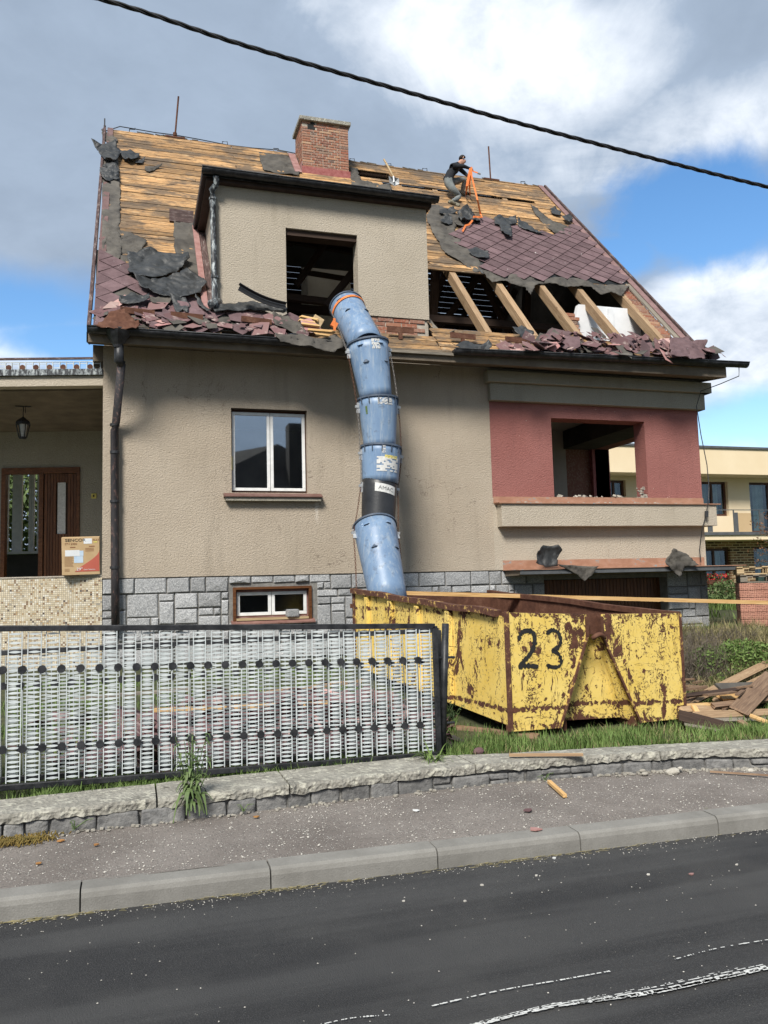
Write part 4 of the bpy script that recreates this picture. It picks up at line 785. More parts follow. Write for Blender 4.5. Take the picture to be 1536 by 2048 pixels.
# snow guards
def tbar(px, py, wpx, rot=0):
    p = rp(px, py, .14); b = B(); b.box(-wpx/2, wpx/2, -.012, .012, -.045, .045); b.box(-.03, .03, -.01, .03, -.16, -.046)
    me = bpy.data.meshes.new('snow_guard'); me.from_pydata(b.v, [], b.f); me.materials.append(M['rust']); me.update()
    mesh_at('snow_guard', me, ridge, Matrix.Translation(p) @ Matrix.Rotation(rot, 4, 'Y'))
for px, py, w_ in ((287, 623), (376, 632), (511, 642), (800, 664), (929, 672), (1034, 682), (1243, 690)) and [(275, 623, .50), (374, 632, .48), (513, 641, .48), (801, 660, .46), (926, 672, .46), (1035, 680, .46), (1245, 692, .40)]: tbar(px, py, w_, random.uniform(-.05, .1))
# ---- dormer
dh = (2.425, 3.665, 6.20, 7.60)
b = B(); wall_grid(b, 'y', D, .3, DX0, DX1, 6.20, 8.20, [dh]); b.prism([(DX0, D+.302, 6.25), (DX0, D+.302, 8.2), (DX0, 15.6, 8.2)], (.25, 0, 0)); b.prism([(DX1-.25, D+.302, 6.25), (DX1-.25, D+.302, 8.2), (DX1-.25, 15.6, 8.2)], (.25, 0, 0))
dorm = b.build('dormer', M['stucco_pale'], house)
b = B(); b.box(DX0-.18, DX1+.10, D-.16, 16.3, 8.30, 8.36); b.build('dormer_roof', M['felt_dark'], dorm)
b = B(); b.box(DX0-.14, DX1+.06, D-.12, D-.001, 8.20, 8.298); b.box(DX0-.14, DX0-.001, D+.0, 15.7, 8.20, 8.298); b.box(DX1+.001, DX1+.06, D, 15.7, 8.20, 8.298); b.build('dormer_soffit', M['dark_trim'], dorm)
g2 = gutter('dormer_gutter', DX0-.22, DX1+.14, D-.24, 8.335, .075, -.03, parent=dorm)
B().box(DX0-.2, DX1+.12, D-.18, D-.165, 8.24, 8.375).build('dormer_fascia', M['black_metal'], dorm)
b = B(); b.box(DX0-.21, DX0-.185, D-.16, 16.2, 8.26, 8.39); b.build('verge_trim', M['black_metal'], dorm)
b = B(); b.box(dh[0]+.002, dh[1]-.002, D+.05, D+.28, 7.50, 7.597); b.build('lintel', M['dark_timber'], dorm)
b = B(); b.box(-.22, .22, -.03, .03, -.12, .12, Matrix.Translation(rp(363, 433, .12))); b.build('corner_flashing', M['verge_paint'], dorm)
for x, mt in ((DX0-.06, 'verge_paint'), (DX0-.17, 'flashing_pink')): plank('side_flashing', RP(x, .75, .07), RP(x, sD-.05, .07), .10, .03, M[mt], dorm, nrm=RN)
dq = [at(432, 352, Y=D-.2), at(433, 368, Y=D-.16), at(424, 380, Y=D-.09), at(426, 395, Y=D-.07), at(430, 598, Y=D-.07), at(427, 606, Y=D-.16)]
dp2 = B().tube(dq, .052, 12).build('dormer_downpipe', M['peeling_black'], dorm, smooth=True)
for i_ in (398, 555): p = at(426+(i_-398)*.025, i_, Y=D-.07); B().tube([p+Vector((0, 0, -.015)), p+Vector((0, 0, .015))], .064, 12).build('pipe_clamp', M['peeling_black'], dp2)
B().tube([at(423, 608, Y=D-.30), at(437, 604, Y=D-.02)], .07, 12).build('pipe_elbow', M['peeling_black'], dorm, smooth=True)
# bricks under the dormer
for c_ in range(6):
    z = 6.155-.077*c_; x = 3.70+(.15 if c_ % 2 else 0)
    if c_ > 0 and c_ % 2: mesh_at('brick', bm_half, house, Matrix.Translation((3.78, D+.02, z)))
    while x+.28 < DX1+.02:
        if not (c_ > 3 and random.random() < .4): mesh_at('brick', bm_full, house, Matrix.Translation((x+.145, D+random.uniform(.01, .03), z)) @ Matrix.Rotation(random.uniform(-.02, .02), 4, 'Z'))
        x += .292
B().box(3.66, DX1-.01, D+.035, D+.3, 5.40, 6.198).build('brick_core', M['mortar'], house)
B().box(DX0+.01, 2.43, D+.035, D+.3, 5.40, 6.198).build('wall_base', M['mortar'], house)
# ---- chimney
ch = B().box(CX0+.005, CX1-.005, CY0+.006, CY1-.006, RP(0, s_ch0).z-.4, CZT-.1)
zc0 = RP(0, s_ch0).z+.16
chm = ch.build('chimney', M['mortar'], house)
B().box(CX0+.08, CX1-.02, CY0+.02, CY1-.02, 5.4, RP(0, s_ch0).z-.41).build('chimney_stack', M['interior_plaster'], house)
ncr = int((CZT-.10-zc0)/.060); hc = (CZT-.10-zc0)/ncr; CW = CX1-CX0; print('courses', ncr, CW)
mtF = {}
def bk(w_): 
    w_ = round(w_, 3)
    if w_ not in mtF: mtF[w_] = brick_mesh(w_, .12, hc)
    return mtF[w_]
for c_ in range(ncr):
    z = zc0+hc*(c_+.5); x = CX0; first = True; u = CW/4.0
    ws = [u/2]+[u/2]*7 if c_ % 2 else [u]*4
    if c_ % 2: ws = [u*.75, u*.5, u*.5, u*.5, u*.5, u*.5, u*.75]
    if c_ % 4 == 2: ws = [u, u*.5, u, u*.5, u]
    for i, w_ in enumerate(ws):
        hole = c_ >= ncr-3 and i == 1
        if not (c_ >= ncr-3 and abs(x+w_/2-(CX0+CW*.2)) < u*.35): mesh_at('brick', bk(w_), chm, Matrix.Translation((x+w_/2, CY0-random.uniform(.0, .008), z)))
        x += w_
    y = CY0+.004; wy = (CY1-CY0)/3; yy = ([wy]*3 if c_ % 2 else [wy/2, wy, wy, wy/2])
    for w_ in yy:
        mesh_at('brick', bk(w_), chm, Matrix.Translation((CX0-random.uniform(0, .006), y+w_/2, z)) @ Matrix.Rotation(-PI/2, 4, 'Z')); y += w_
B().box(CX0+CW*.12, CX0+CW*.28, CY0-.004, CY0+.003, CZT-.10-3*hc, CZT-.1).build('hole_dark', M['ink_black'], chm)  # thin black sheet painting the dark inside of the hole left by missing bricks
B().box(CX0-.06, CX1+.05, CY0-.07, CY1+.06, CZT-.10, CZT-.005).build('chimney_cap', M['coping_concrete'], chm, bevel=.012)
b = B(); b.box(CX0-.02, CX1+.02, CY0-.045, CY0-.012, zc0-.22, zc0-.005); b.build('chimney_flashing', M['flashing_red'], chm)
plank('chimney_flashing', RP(CX0-.12, s_ch0-.15, .06), RP(CX0-.12, s_ch1-.1, .06), .16, .02, M['flashing_pink'], chm, nrm=RN)
B().box(CX0-.03, CX0-.012, CY0-.04, CY1, zc0-.2, zc0+.1, Matrix.Identity(4)).build('chimney_flashing', M['flashing_pink'], chm)
# ---- ridge wire and rods
hold = [(270, 262), (337, 282) and (455, 293), (557, 305), (708, 333), (782, 341), (854, 352), (1050, 377)]
wp = [(212, 262), (240, 253), (270, 258), (310, 265), (350, 270), (400, 279), (455, 290), (505, 296), (557, 300), (592, 307)]; wq = [(700, 325), (709, 323), (745, 331), (782, 333), (820, 342), (854, 343), (890, 350), (940, 357), (981, 363), (1010, 370), (1050, 369), (1072, 375), (1083, 382)]
wo_ = B().tube([at(x_, y_, Y=RY) for x_, y_ in wp], .011, 5).build('ridge_wire', M['black_metal'], house); B().tube([at(x_, y_, Y=RY) for x_, y_ in wq], .011, 5).build('ridge_wire', M['black_metal'], house)
for x_, y_ in ((270, 256), (455, 289), (557, 299), (709, 322), (782, 332), (854, 342), (1050, 367)):
    t_ = at(x_, y_, Y=RY); g_ = Vector((t_.x, RY, RZ+.03)); B().tube([t_, Vector((t_.x, RY, max(RZ+.1, t_.z-.14))), Vector((t_.x-.12, RY, max(RZ+.09, t_.z-.15))), Vector((t_.x-.12, RY-.02, RZ))], .011, 5).build('wire_holder', M['black_metal'], house)
for a_, c_ in (((350, 274), (357, 193)), ((982, 372), (977, 293))):
    p, q = at(*a_, Y=RY), at(*c_, Y=RY); l_ = B().tube([p, q], .02, 8); l_.tube([p+Vector((0, 0, .02)), p+Vector((0, 0, .1))], .045, 8); l_.box(p.x-.22, p.x+.22, RY-.06, RY+.06, RZ+.0, RZ+.04); l_.build('lightning_rod', M['rust'], house)
# ================================================================ PORCH
ang = math.radians(14); pe = Vector((-math.cos(ang), math.sin(ang), 0)); pn = Vector((-math.sin(ang), -math.cos(ang), 0)); PO = Vector((HX0, D+.02, 0))
PF = frame(PO, pe, -pn, Vector((0, 0, 1)))      # local x: to the left, y: into the porch, z up
def pbox(b, x0, x1, y0, y1, z0, z1): return b.box(x0, x1, y0, y1, z0, z1, PF)
zb = at(204, 770, Y=D).z; zt = at(203, 750, Y=D).z; zk = at(203, 738, Y=D).z; zr = at(190, 711, Y=D).z
porch = pbox(B(), .0, 4.5, .0, 3.9, zb, zt).build('porch_slab', M['stucco_pale'], house)
pbox(B(), -.0, 4.5, -.05, 3.9, zt+.002, zk).build('porch_roof_edge', M['peeling_black'], porch)
pbox(B(), .0, 4.5, .2, 3.5, zb-.03, zb-.002).build('porch_ceiling', M['soffit'], porch)
pbox(B(), .0, 4.5, .0, .24, -.1, 1.84).build('porch_parapet', M['mosaic'], porch)
pbox(B(), -.0, 4.5, -.012, .25, 1.842, 1.862).build('parapet_cap', M['mortar'], porch)
pbox(B(), .0, 4.5, .3, 3.5, 1.4, 1.5).build('porch_floor', M['interior_plaster'], porch)
# back wall with doorway; local coordinates measured on the plane y = 3.45
yb_ = 3.45; PI_ = PF.inverted()
def ploc(px, py):
    d = ray(px, py); o_ = Vector((0, 0, EYE)); nn = -pn; c0 = PF @ Vector((0, yb_, 0)); t = (c0-o_).dot(nn)/d.dot(nn); return PI_ @ (o_+d*t)
dl, dr_, dm_ = ploc(3, 1000).x, ploc(160, 1000).x, ploc(84, 1000).x; dt = ploc(100, 935).z; print('door', dl, dm_, dr_, dt)
b = B()
pbox(b, -.3, dr_, yb_, yb_+.25, 1.5, zb-.03); pbox(b, dl, 4.5, yb_, yb_+.25, 1.5, zb-.03); pbox(b, dr_+.001, dl-.001, yb_, yb_+.25, dt, zb-.031); b.build('porch_back_wall', M['interior_dark'] if False else M['cornice_plaster'], porch)
b = B(); pbox(b, dr_+.002, dl-.002, yb_-.03, yb_+.1, dt-.12, dt-.002); pbox(b, dr_+.002, dr_+.06, yb_-.03, yb_+.1, 1.5, dt-.121); pbox(b, dl-.08, dl-.002, yb_-.03, yb_+.1, 1.5, dt-.121); pbox(b, dm_-.03, dm_+.05, yb_-.03, yb_+.1, 1.5, dt-.121); dfr = b.build('door_frame', M['varnished_wood'], porch)
dw = dm_-.03-(dr_+.06)
sl_ = (ploc(131, 1000).x, ploc(115, 1000).x, ploc(120, 1068).z, ploc(120, 965).z)
door = pbox(B(), dr_+.061, dm_-.031, yb_+.02, yb_+.05, 1.5, dt-.122).build('door', M['dark_timber'], porch)
x = dr_+.065
while x < dm_-.06:
    w_ = .055; xa = x+w_/2
    segs = [(1.52, dt-.13)] if not (sl_[0]-.03 < xa < sl_[1]+.03) else [(1.52, sl_[2]), (sl_[3], dt-.13)]
    for z0, z1 in segs: plank('board', PF @ Vector((xa, yb_-.002, z0)), PF @ Vector((xa, yb_-.002, z1)), w_-.008, .03, M['varnished_wood'], door, nrm=pn)
    x += w_
pbox(B(), sl_[0], sl_[1], yb_+.005, yb_+.015, sl_[2], sl_[3]).build('door_glass', M['sticker'], door)
# room behind the open door leaf: white glazed veranda window
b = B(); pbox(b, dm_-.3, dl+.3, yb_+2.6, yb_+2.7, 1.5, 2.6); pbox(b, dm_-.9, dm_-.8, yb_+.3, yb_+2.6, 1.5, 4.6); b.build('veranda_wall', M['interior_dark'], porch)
b = B(); pbox(b, dm_+.2, 5, yb_+.26, 6.4, 4.4, 4.5); b.build('veranda_ceiling', M['interior_plaster'], porch)
vb = B()
for fx, fw2 in ((-.1, .10), (.04, .05), (.13, .16), (.34, .05), (.46, .05), (.52, .14), (.72, .05), (.84, .05), (.90, .05), (1.1, .2), (1.4, .1), (1.6, .3)): pbox(vb, dm_+fx-.1, dm_+fx+fw2-.1, yb_+1.5+.12*fx, yb_+1.56+.12*fx, 2.5, 4.2)
pbox(vb, dm_-.3, dl+1.3, yb_+1.5, yb_+1.62, 2.45, 2.5); pbox(vb, dm_-.3, dl+.3, yb_+1.5, yb_+1.6, 4.2, 4.28); vb.build('veranda_window', M['white_paint'], porch)
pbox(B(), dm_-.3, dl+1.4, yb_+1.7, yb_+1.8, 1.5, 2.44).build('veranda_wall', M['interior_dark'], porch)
# door bell
c_ = ploc(188, 992); pbox(B(), c_.x-.05, c_.x+.05, yb_-.02, yb_-.001, c_.z-.05, c_.z+.05).build('bell_plate', M['paper_yellow'], porch, bevel=.008); pbox(B(), c_.x-.012, c_.x+.012, yb_-.03, yb_-.0201, c_.z-.02, c_.z+.02).build('bell_button', M['ink_black'], porch)
# lantern
lc = at(46, 855, Y=D+1.6); zc = zb-.03; lan = empty('lantern', lc, 'black metal lantern with frosted pane hanging from the porch ceiling', 'lantern')
b = B(); b.tube([(lc.x, lc.y, zc), (lc.x, lc.y, lc.z+.17)], .008, 6); b.box(lc.x-.12, lc.x+.12, lc.y-.02, lc.y+.02, zc-.012, zc-.001); b.tube([(lc.x+.03, lc.y, zc), (lc.x+.035, lc.y, zc-.12)], .006, 5); b.build('hanger', M['black_metal'], lan)
b = B(); b.tube([lc+Vector((0, 0, .05)), lc+Vector((0, 0, .09)), lc+Vector((0, 0, .16)), lc+Vector((0, 0, .18))], .1, 6, True, [.125, .12, .04, .01]); b.build('cap', M['black_metal'], lan)
b = B(); b.tube([lc+Vector((0, 0, -.16)), lc+Vector((0, 0, .049))], .1, 6, True, [.045, .072]); b.build('pane', M['sticker'], lan)
b = B()
for k_ in range(6): a_ = 2*PI*k_/6; b.tube([lc+Vector((math.cos(a_)*.105, math.sin(a_)*.105, .05)), lc+Vector((math.cos(a_)*.06, math.sin(a_)*.06, -.17))], .010, 5)
b.tube([lc+Vector((0, 0, -.19)), lc+Vector((0, 0, -.161))], .06, 6); b.build('cage', M['black_metal'], lan)
# terrace railing over the porch
rail = empty('terrace_railing', PF @ Vector((1, .1, zk)), 'white ladder pattern railing with peeling brown top rail on the flat porch roof', 'railing')
pbox(B(), .02, 4.5, .03, .07, zr-.03, zr).build('top_rail', M['verge_paint'], rail); pbox(B(), .02, 4.5, .04, .06, zr-.075, zr-.065).build('rail_bar', M['fence_white'], rail)
x = .05; k_ = 0
while x < 3:
    b = B(); w_ = .11
    for xx in (x, x+w_): pbox(b, xx, xx+.01, .04, .06, zk-.1, zr-.07)
    for zz in range(6): 
        z_ = zk-.02+.062*zz
        if z_ < zr-.09 and (k_ % 4 == 3 or zz % 2 == 0): pbox(b, x+.011, x+w_-.001, .046, .054, z_, z_+.010)
    b.build('ladder_strip', M['fence_white'], rail)
    c_ = PF @ Vector((x+.16, .05, zk+.055)); b = B(); b.tube([c_+pn*.015, c_-pn*.015], .042, 12); b.build('disc', M['rust'], rail); x += .205; k_ += 1
# cardboard carton
cl, crr = at(124, 1150, Y=12.98), at(200, 1148, Y=12.98); wv = (crr-cl); CWd = wv.length; ex = Vector((math.cos(.03), -math.sin(.10)*0, .018)).normalized(); ey_ = Vector((0, 1, .10)).normalized(); ez_ = ex.cross(ey_)
ez_ = -ez_ if ez_.z < 0 else ez_
CH = (at(122, 1074, Y=12.98)-cl).length; cF = frame(Vector((cl.x, D+.01-.02, 1.864)), ex, ey_, ez_)
carton = B().box(0, CWd, 0, .16, 0, CH, cF).build('cardboard_box', M['cardboard'], None, bevel=.006); tag(carton, 'brown television carton with red corner standing on the mosaic porch parapet', 'box')
TF = lambda u, v_, d=.0015: cF @ Matrix.Translation((u*CWd, -d, v_*CH)) @ Matrix.Rotation(PI/2, 4, 'X')
text_mesh('lettering', 'SENCOR', .098*CWd*1.15, TF(.09, .885), M['ink_black'], carton, sx=1.25); text_mesh('lettering', 'STV 2950', .075*CWd, TF(.08, .80), M['ink_brown'], carton, sx=1.1); text_mesh('lettering', 'FLAT', .08*CWd, TF(.82, .89), M['ink_brown'], carton)
pg = [(.33, .085)]+[(.33+.66*math.sin(t*PI/2/8)*1.0, .085+.56*(1-math.cos(t*PI/2/8))**1 if False else .085+.56*(t/8)**.8) for t in range(1, 9)]+[(.985, .085)]
b = B(); b.add([cF @ Vector((u*CWd, -.002, v_*CH)) for u, v_ in pg], [tuple(range(len(pg)))]); b.build('red_corner', M['carton_red'], carton, solid=.001)
text_mesh('lettering', '29"', .11*CWd, TF(.38, .12, .004), M['paper_white'], carton, sx=1.1); text_mesh('lettering', 'Color Television', .045*CWd, TF(.57, .125, .004), M['paper_white'], carton)
def sheet_on(u0, u1, v0, v1, mt, d, name='shipping_label', rot=0):
    B().box(u0*CWd, u1*CWd, -d, -d+.001, v0*CH, v1*CH, cF).build(name, M[mt], carton)
sheet_on(.09, .47, .50, .66, 'paper_white', .0025); sheet_on(.32, .56, .32, .495, 'paper_blue', .0025); sheet_on(.471, .57, .50, .64, 'paper_blue', .002); sheet_on(.58, .80, .82, .96, 'paper_white', .0025); sheet_on(.84, .94, .845, .885, 'paper_yellow', .0025); sheet_on(.62, .78, .89, .90, 'paper_blue', .0035)
b = B()
for i in range(10): b.box(.07*CWd, (.07+.2+.05*random.random())*CWd, -.0015, -.0005, (.47-.027*i)*CH, (.478-.027*i)*CH, cF)
for i in range(3): b.box(.62*CWd, .85*CWd, -.0015, -.0005, (.69-.035*i)*CH, (.705-.035*i)*CH, cF)
for i in range(3): b.box(.07*CWd, .2*CWd, -.0015, -.0005, (.10+.03*i)*CH, (.11+.03*i)*CH, cF)
b.box(.22*CWd, .36*CWd, -.0015, -.0005, .72*CH, .745*CH, cF); b.box(.72*CWd, .87*CWd, -.0015, -.0005, .735*CH, .765*CH, cF); b.build('small_print', M['ink_brown'], carton)
# ================================================================ RUBBISH CONTAINER
bo = Vector((3.446, 7.293, .17)); bx_ = Vector((math.cos(.113), math.sin(.113), -.039)).normalized(); by_ = Vector((-math.sin(.113), math.cos(.113), .062)).normalized(); bz_ = Vector((.0, -.0, 1)); BF = frame(bo, bx_, by_, bz_)
BW, BL, BH = 2.234, 3.994, 1.149
con = empty('waste_container', bo, 'rusty yellow hook lift waste container painted 23 standing on the grass before the house', 'container')
def bb(b, *a): return b.box(*a, BF)
def bpr(b, pts, off): return b.prism([BF @ Vector(p) for p in pts], BF.to_3x3() @ Vector(off))
bb(B(), .025, BW-.025, .20, BL-.03, .10, .13).build('floor_plate', M['rust'], con)
bb(B(), .0, .012, .03, BL, .06, BH-.05).build('side_panel', M['bin_yellow'], con)
bb(B(), .0125, .022, .04, BL-.02, .13, BH-.04).build('side_lining', M['rust'], con)
bb(B(), BW-.012, BW, .03, BL, .06, BH-.05).build('side_panel', M['bin_yellow'], con); bb(B(), BW-.022, BW-.0125, .04, BL-.02, .13, BH-.04).build('side_lining', M['rust'], con)
bb(B(), .023, BW-.023, BL-.06, BL-.04, .13, BH-.03).build('rear_door', M['rust'], con)
bb(B(), -.012, .0, BL-.06, BL+.03, .05, BH+.0).build('rear_post', M['rust_rim'], con); bb(B(), -.05, -.013, BL-.02, BL+.02, BH-.28, BH-.22).build('door_hinge', M['rust_rim'], con)
for i in range(7):
    y = 1.05+.78*i
    if y < BL-.2: bb(B(), -.055, -.001, y, y+.085, .07, BH-.09).build('side_rib', M['bin_yellow'], con, bevel=.006)
# rolled rims
def rim(x0, y0, x1, y1, mt):
    n = 18; q = B(); pts = []
    for i in range(n+1):
        t = i/n; pts.append(BF @ Vector((x0+(x1-x0)*t+noise.noise(Vector((t*5, x0, 1)))*.022, y0+(y1-y0)*t, BH-.03+noise.noise(Vector((t*6, x0*3+1, 4)))*.022)))
    for a_, c_ in zip(pts, pts[1:]): q.beam(a_, c_, .085, .062, nrm=bz_)
    return q.build('rim', M[mt], con)
rim(-.012, .08, -.012, BL, 'rust_rim'); rim(BW+.0, .05, BW+.0, BL, 'rust')
# front: two panels with a recess for the hook
FZ = -.0
slot = (.985, 1.165); bot = (.60, 1.56); zk_ = BH-.24
bpr(B(), [(0, 0, -.005), (bot[0], 0, .0), (slot[0], 0, zk_), (slot[0], 0, BH-.03), (0, 0, BH-.015)], (0, .03, 0)).build('front_panel', M['bin_yellow'], con)
bpr(B(), [(bot[1]+.05, 0, .0), (BW, 0, .02), (BW, 0, BH-.015), (slot[1]+.03, 0, BH-.03), (slot[1]+.0, 0, zk_)], (0, .03, 0)).build('front_panel', M['bin_yellow'], con)
bb(B(), .0, .055, -.012, -.001, .0, BH).build('corner_post', M['rust_rim'], con); bb(B(), BW-.03, BW+.004, -.008, -.001, .03, BH-.02).build('corner_post', M['rust_rim'], con)
bpr(B(), [(bot[0]-.1, .17, .03), (bot[1]+.1, .17, .03), (slot[1]+.05, .17, zk_+.05), (slot[0]-.05, .17, zk_+.05)], (0, .02, 0)).build('recess_plate', M['bin_yellow'], con)
bpr(B(), [(bot[0], .03, .0), (slot[0], .03, zk_), (slot[0], .168, zk_), (bot[0], .168, .02)], (-.015, 0, 0)).build('recess_side', M['bin_yellow'], con)
bpr(B(), [(bot[1]+.05, .03, .0), (slot[1], .03, zk_), (slot[1]-.02, .168, zk_), (bot[1]-.06, .168, .02)], (.015, 0, 0)).build('recess_side', M['bin_yellow'], con)
for (x0, z0), (x1, z1) in (((bot[0], .0), (slot[0], zk_)), ((bot[1]+.05, .0), (slot[1], zk_))):
    B().beam(BF @ Vector((x0, -.004, z0)), BF @ Vector((x1, -.004, z1)), .022, .03, nrm=-by_).build('edge_bar', M['rust_rim'], con)
bb(B(), slot[0], slot[1], .06, .075, zk_, BH-.02).build('slot_plate', M['rust'], con)
b = B(); bb(b, slot[0]-.02, slot[0]+.012, -.02, .06, zk_-.02, BH-.05); bb(b, slot[1]-.012, slot[1]+.02, -.02, .06, zk_-.02, BH-.05); b.build('hook_cheek', M['rust'], con)
b = B(); hpnts = [BF @ Vector((slot[0]+.02+.15*t/8, -.05-.03*math.sin(PI*t/8), zk_-.03+.045*math.sin(PI*t/8))) for t in range(9)]; b.tube(hpnts, .025, 10); b.build('hook_bar', M['rust'], con, smooth=True)
bb(B(), .05, slot[0]-.01, .031, .05, BH-.08, BH-.02).build('front_rim', M['rust'], con); bb(B(), slot[1]+.01, BW-.03, .031, .05, BH-.08, BH-.02).build('front_rim', M['rust'], con)
for x0, x1 in ((.62, .72), (1.55, 1.66)): bb(B(), x0, x1, .05, BL-.1, -.04, .06).build('runner', M['rust'], con)
bb(B(), .1, BW-.1, .33, .40, .0, .099).build('cross_member', M['rust'], con)
# painted number
def stroke(name, pts, w_, mt, parent, F_, d=-.0045):
    P = [Vector((p[0], 0, p[1])) for p in pts]; v_ = []; n = len(P)
    for i, p in enumerate(P):
        t = (P[min(i+1, n-1)]-P[max(i-1, 0)]).normalized(); s_ = Vector((-t.z, 0, t.x)); ww = w_*(.46+.42*noise.noise(Vector((i*.9, pts[0][0]*7, 2))))*(.6 if i in (0, n-1) else 1)
        v_ += [F_ @ (p+s_*ww+Vector((0, d, 0))), F_ @ (p-s_*ww+Vector((0, d, 0)))]
    b = B(); b.add(v_, [(2*i, 2*i+1, 2*i+3, 2*i+2) for i in range(n-1)]); return b.build(name, M[mt], parent, solid=.002)
def sm(pts, k=6):
    out = []; P = [pts[0]]+pts+[pts[-1]]
    for i in range(1, len(P)-2):
        for j in range(k):
            t = j/k; out.append(tuple(.5*((2*P[i][a])+(-P[i-1][a]+P[i+1][a])*t+(2*P[i-1][a]-5*P[i][a]+4*P[i+1][a]-P[i+2][a])*t*t+(-P[i-1][a]+3*P[i][a]-3*P[i+1][a]+P[i+2][a])*t**3) for a in (0, 1)))
    return out+[pts[-1]]
def fpt(px, py):
    nn = BF.to_3x3() @ Vector((0, 1, 0)); nn = bx_.cross(bz_); d = ray(px, py); o = Vector((0, 0, EYE)); t = (bo-o).dot(nn)/d.dot(nn); q = BF.inverted() @ (o+d*t); return (q.x, q.z)
two = [fpt(*p) for p in ((1037, 1280), (1042, 1266), (1055, 1261), (1067, 1268), (1068, 1290), (1058, 1310), (1047, 1322), (1038, 1334))]; twob = [fpt(*p) for p in ((1036, 1334), (1052, 1331), (1076, 1333))]
three = [fpt(*p) for p in ((1092, 1268), (1103, 1260), (1115, 1264), (1121, 1280), (1117, 1293), (1105, 1301), (1116, 1307), (1122, 1322), (1118, 1332), (1106, 1334), (1092, 1330))]
stroke('painted_number', sm(two), .046, 'ink_black', con, BF); stroke('painted_number', sm(twob), .046, 'ink_black', con, BF, -.0065); stroke('painted_number', sm(three), .038, 'ink_black', con, BF)
pl_ = plank('plank', Vector((3.0, 7.9, .15)), Vector((3.75, 7.25, .10)), .12, .05, M['old_wood']); tag(pl_, 'dark weathered plank wedged under the left corner of the yellow container', 'plank')
# ================================================================ RUBBISH CHUTE
CYc = 11.86; chute = empty('rubbish_chute', at(780, 1200, Y=11), 'blue rubbish chute of nested cones with one black section hanging from the dormer opening', 'chute')
segs = [((693, 614), 12.75, (735, 695), 11.95, .275, .262, 'chute_blue'), ((735, 688), 11.93, (753, 802), 11.85, .315, .235, 'chute_blue'), ((755, 799), 11.84, (760, 900), 11.82, .302, .235, 'chute_blue'), ((762, 895), 11.82, (760, 968), 11.80, .300, .27, 'chute_blue'), ((759, 960), 11.80, (756, 1056), 11.72, .262, .245, 'chute_black'), ((749, 1053), 11.66, (779, 1210), 10.95, .315, .255, 'chute_blue')]
chain_pts = {-1: [], 1: []}
for i, (a_, Ya, c_, Yc, ra, rb_, mt) in enumerate(segs):
    p, q = at(*a_, Y=Ya), at(*c_, Y=Yc); ax_ = (q-p).normalized(); n = 6; b = B()
    pts = [p.lerp(q, t/n) for t in range(n+1)]; b.tube(pts, ra, 36, False, [ra+(rb_-ra)*t/n+(.0) for t in range(n+1)])
    so_ = b.build('chute_section', M[mt], chute, smooth=True, solid=.014)
    sd = ax_.cross(Vector((0, -1, 0))).normalized(); fwd = ax_.cross(sd).normalized()
    if fwd.y > 0: fwd = -fwd
    if i != 4:
        b = B(); R1 = ra+.006; n_ = 40
        for (h0, h1, rr) in ((-.006, .022, R1+.018),):
            vs_ = []
            for k_ in range(n_):
                a2 = 2*PI*k_/n_; dv = sd*math.cos(a2)+fwd*math.sin(a2); vs_ += [p+ax_*h0+dv*rr, p+ax_*h1+dv*rr, p+ax_*h1+dv*(ra-.012), p+ax_*h0+dv*(ra-.012)]
            b.add(vs_, [(4*k_+j, 4*((k_+1) % n_)+j, 4*((k_+1) % n_)+(j+1) % 4, 4*k_+(j+1) % 4) for k_ in range(n_) for j in range(4)])
        b.build('rim', M['chute_rim'], so_)
        for k_ in (range(6) if i in (2, 3) else ()):
            a2 = PI*(.12+.152*k_); dv = sd*math.cos(a2)+fwd*math.sin(a2); B().beam(p+dv*(ra+.012)+ax_*.02, p+dv*(ra+.0)+ax_*.11, .012, .03, nrm=dv).build('stiffener', M['chute_rim'], so_)
    # moulded wedges
    if i in (0, 1, 5):
        for tt, angs in ((.10, (.28, .62)), (.40, (.33, .72))):
            for aa in angs:
                a2 = PI*aa; dv = sd*math.cos(a2)+fwd*math.sin(a2); r_ = ra+(rb_-ra)*tt; c0 = p.lerp(q, tt)+dv*r_; tg = ax_.cross(dv)
                b = B(); b.add([c0-tg*.055+ax_*.0, c0+tg*.055, c0+dv*.03+ax_*.012-tg*.03, c0+dv*.03+ax_*.012+tg*.03, c0-ax_*.06], [(0, 2, 3, 1), (0, 4, 2), (2, 4, 3), (3, 4, 1)]); b.build('moulded_lug', M[mt] if tt < .2 else M['chute_rim'], so_)
    for sg in (-1, 1):
        dv = sd*sg*(1 if sd.x > 0 else -1)
        brp = p+ax_*.12+dv*(ra+.03); 
        if i == 0: brp = p+ax_*.05+dv*(ra+.02)
        chain_pts[sg].append(brp)
        if 0 < i: b = B(); b.beam(brp-ax_*.06-dv*.02, brp+ax_*.10-dv*.01, .02, .05, nrm=dv); b.box(-.03, .03, -.02, .02, -.02, .02, Matrix.Translation(brp)); b.build('bracket', M['galvanised'], so_)
chain_pts[-1].append(at(713, 1185, Y=11.2)); chain_pts[1].append(at(803, 1140, Y=11.4))
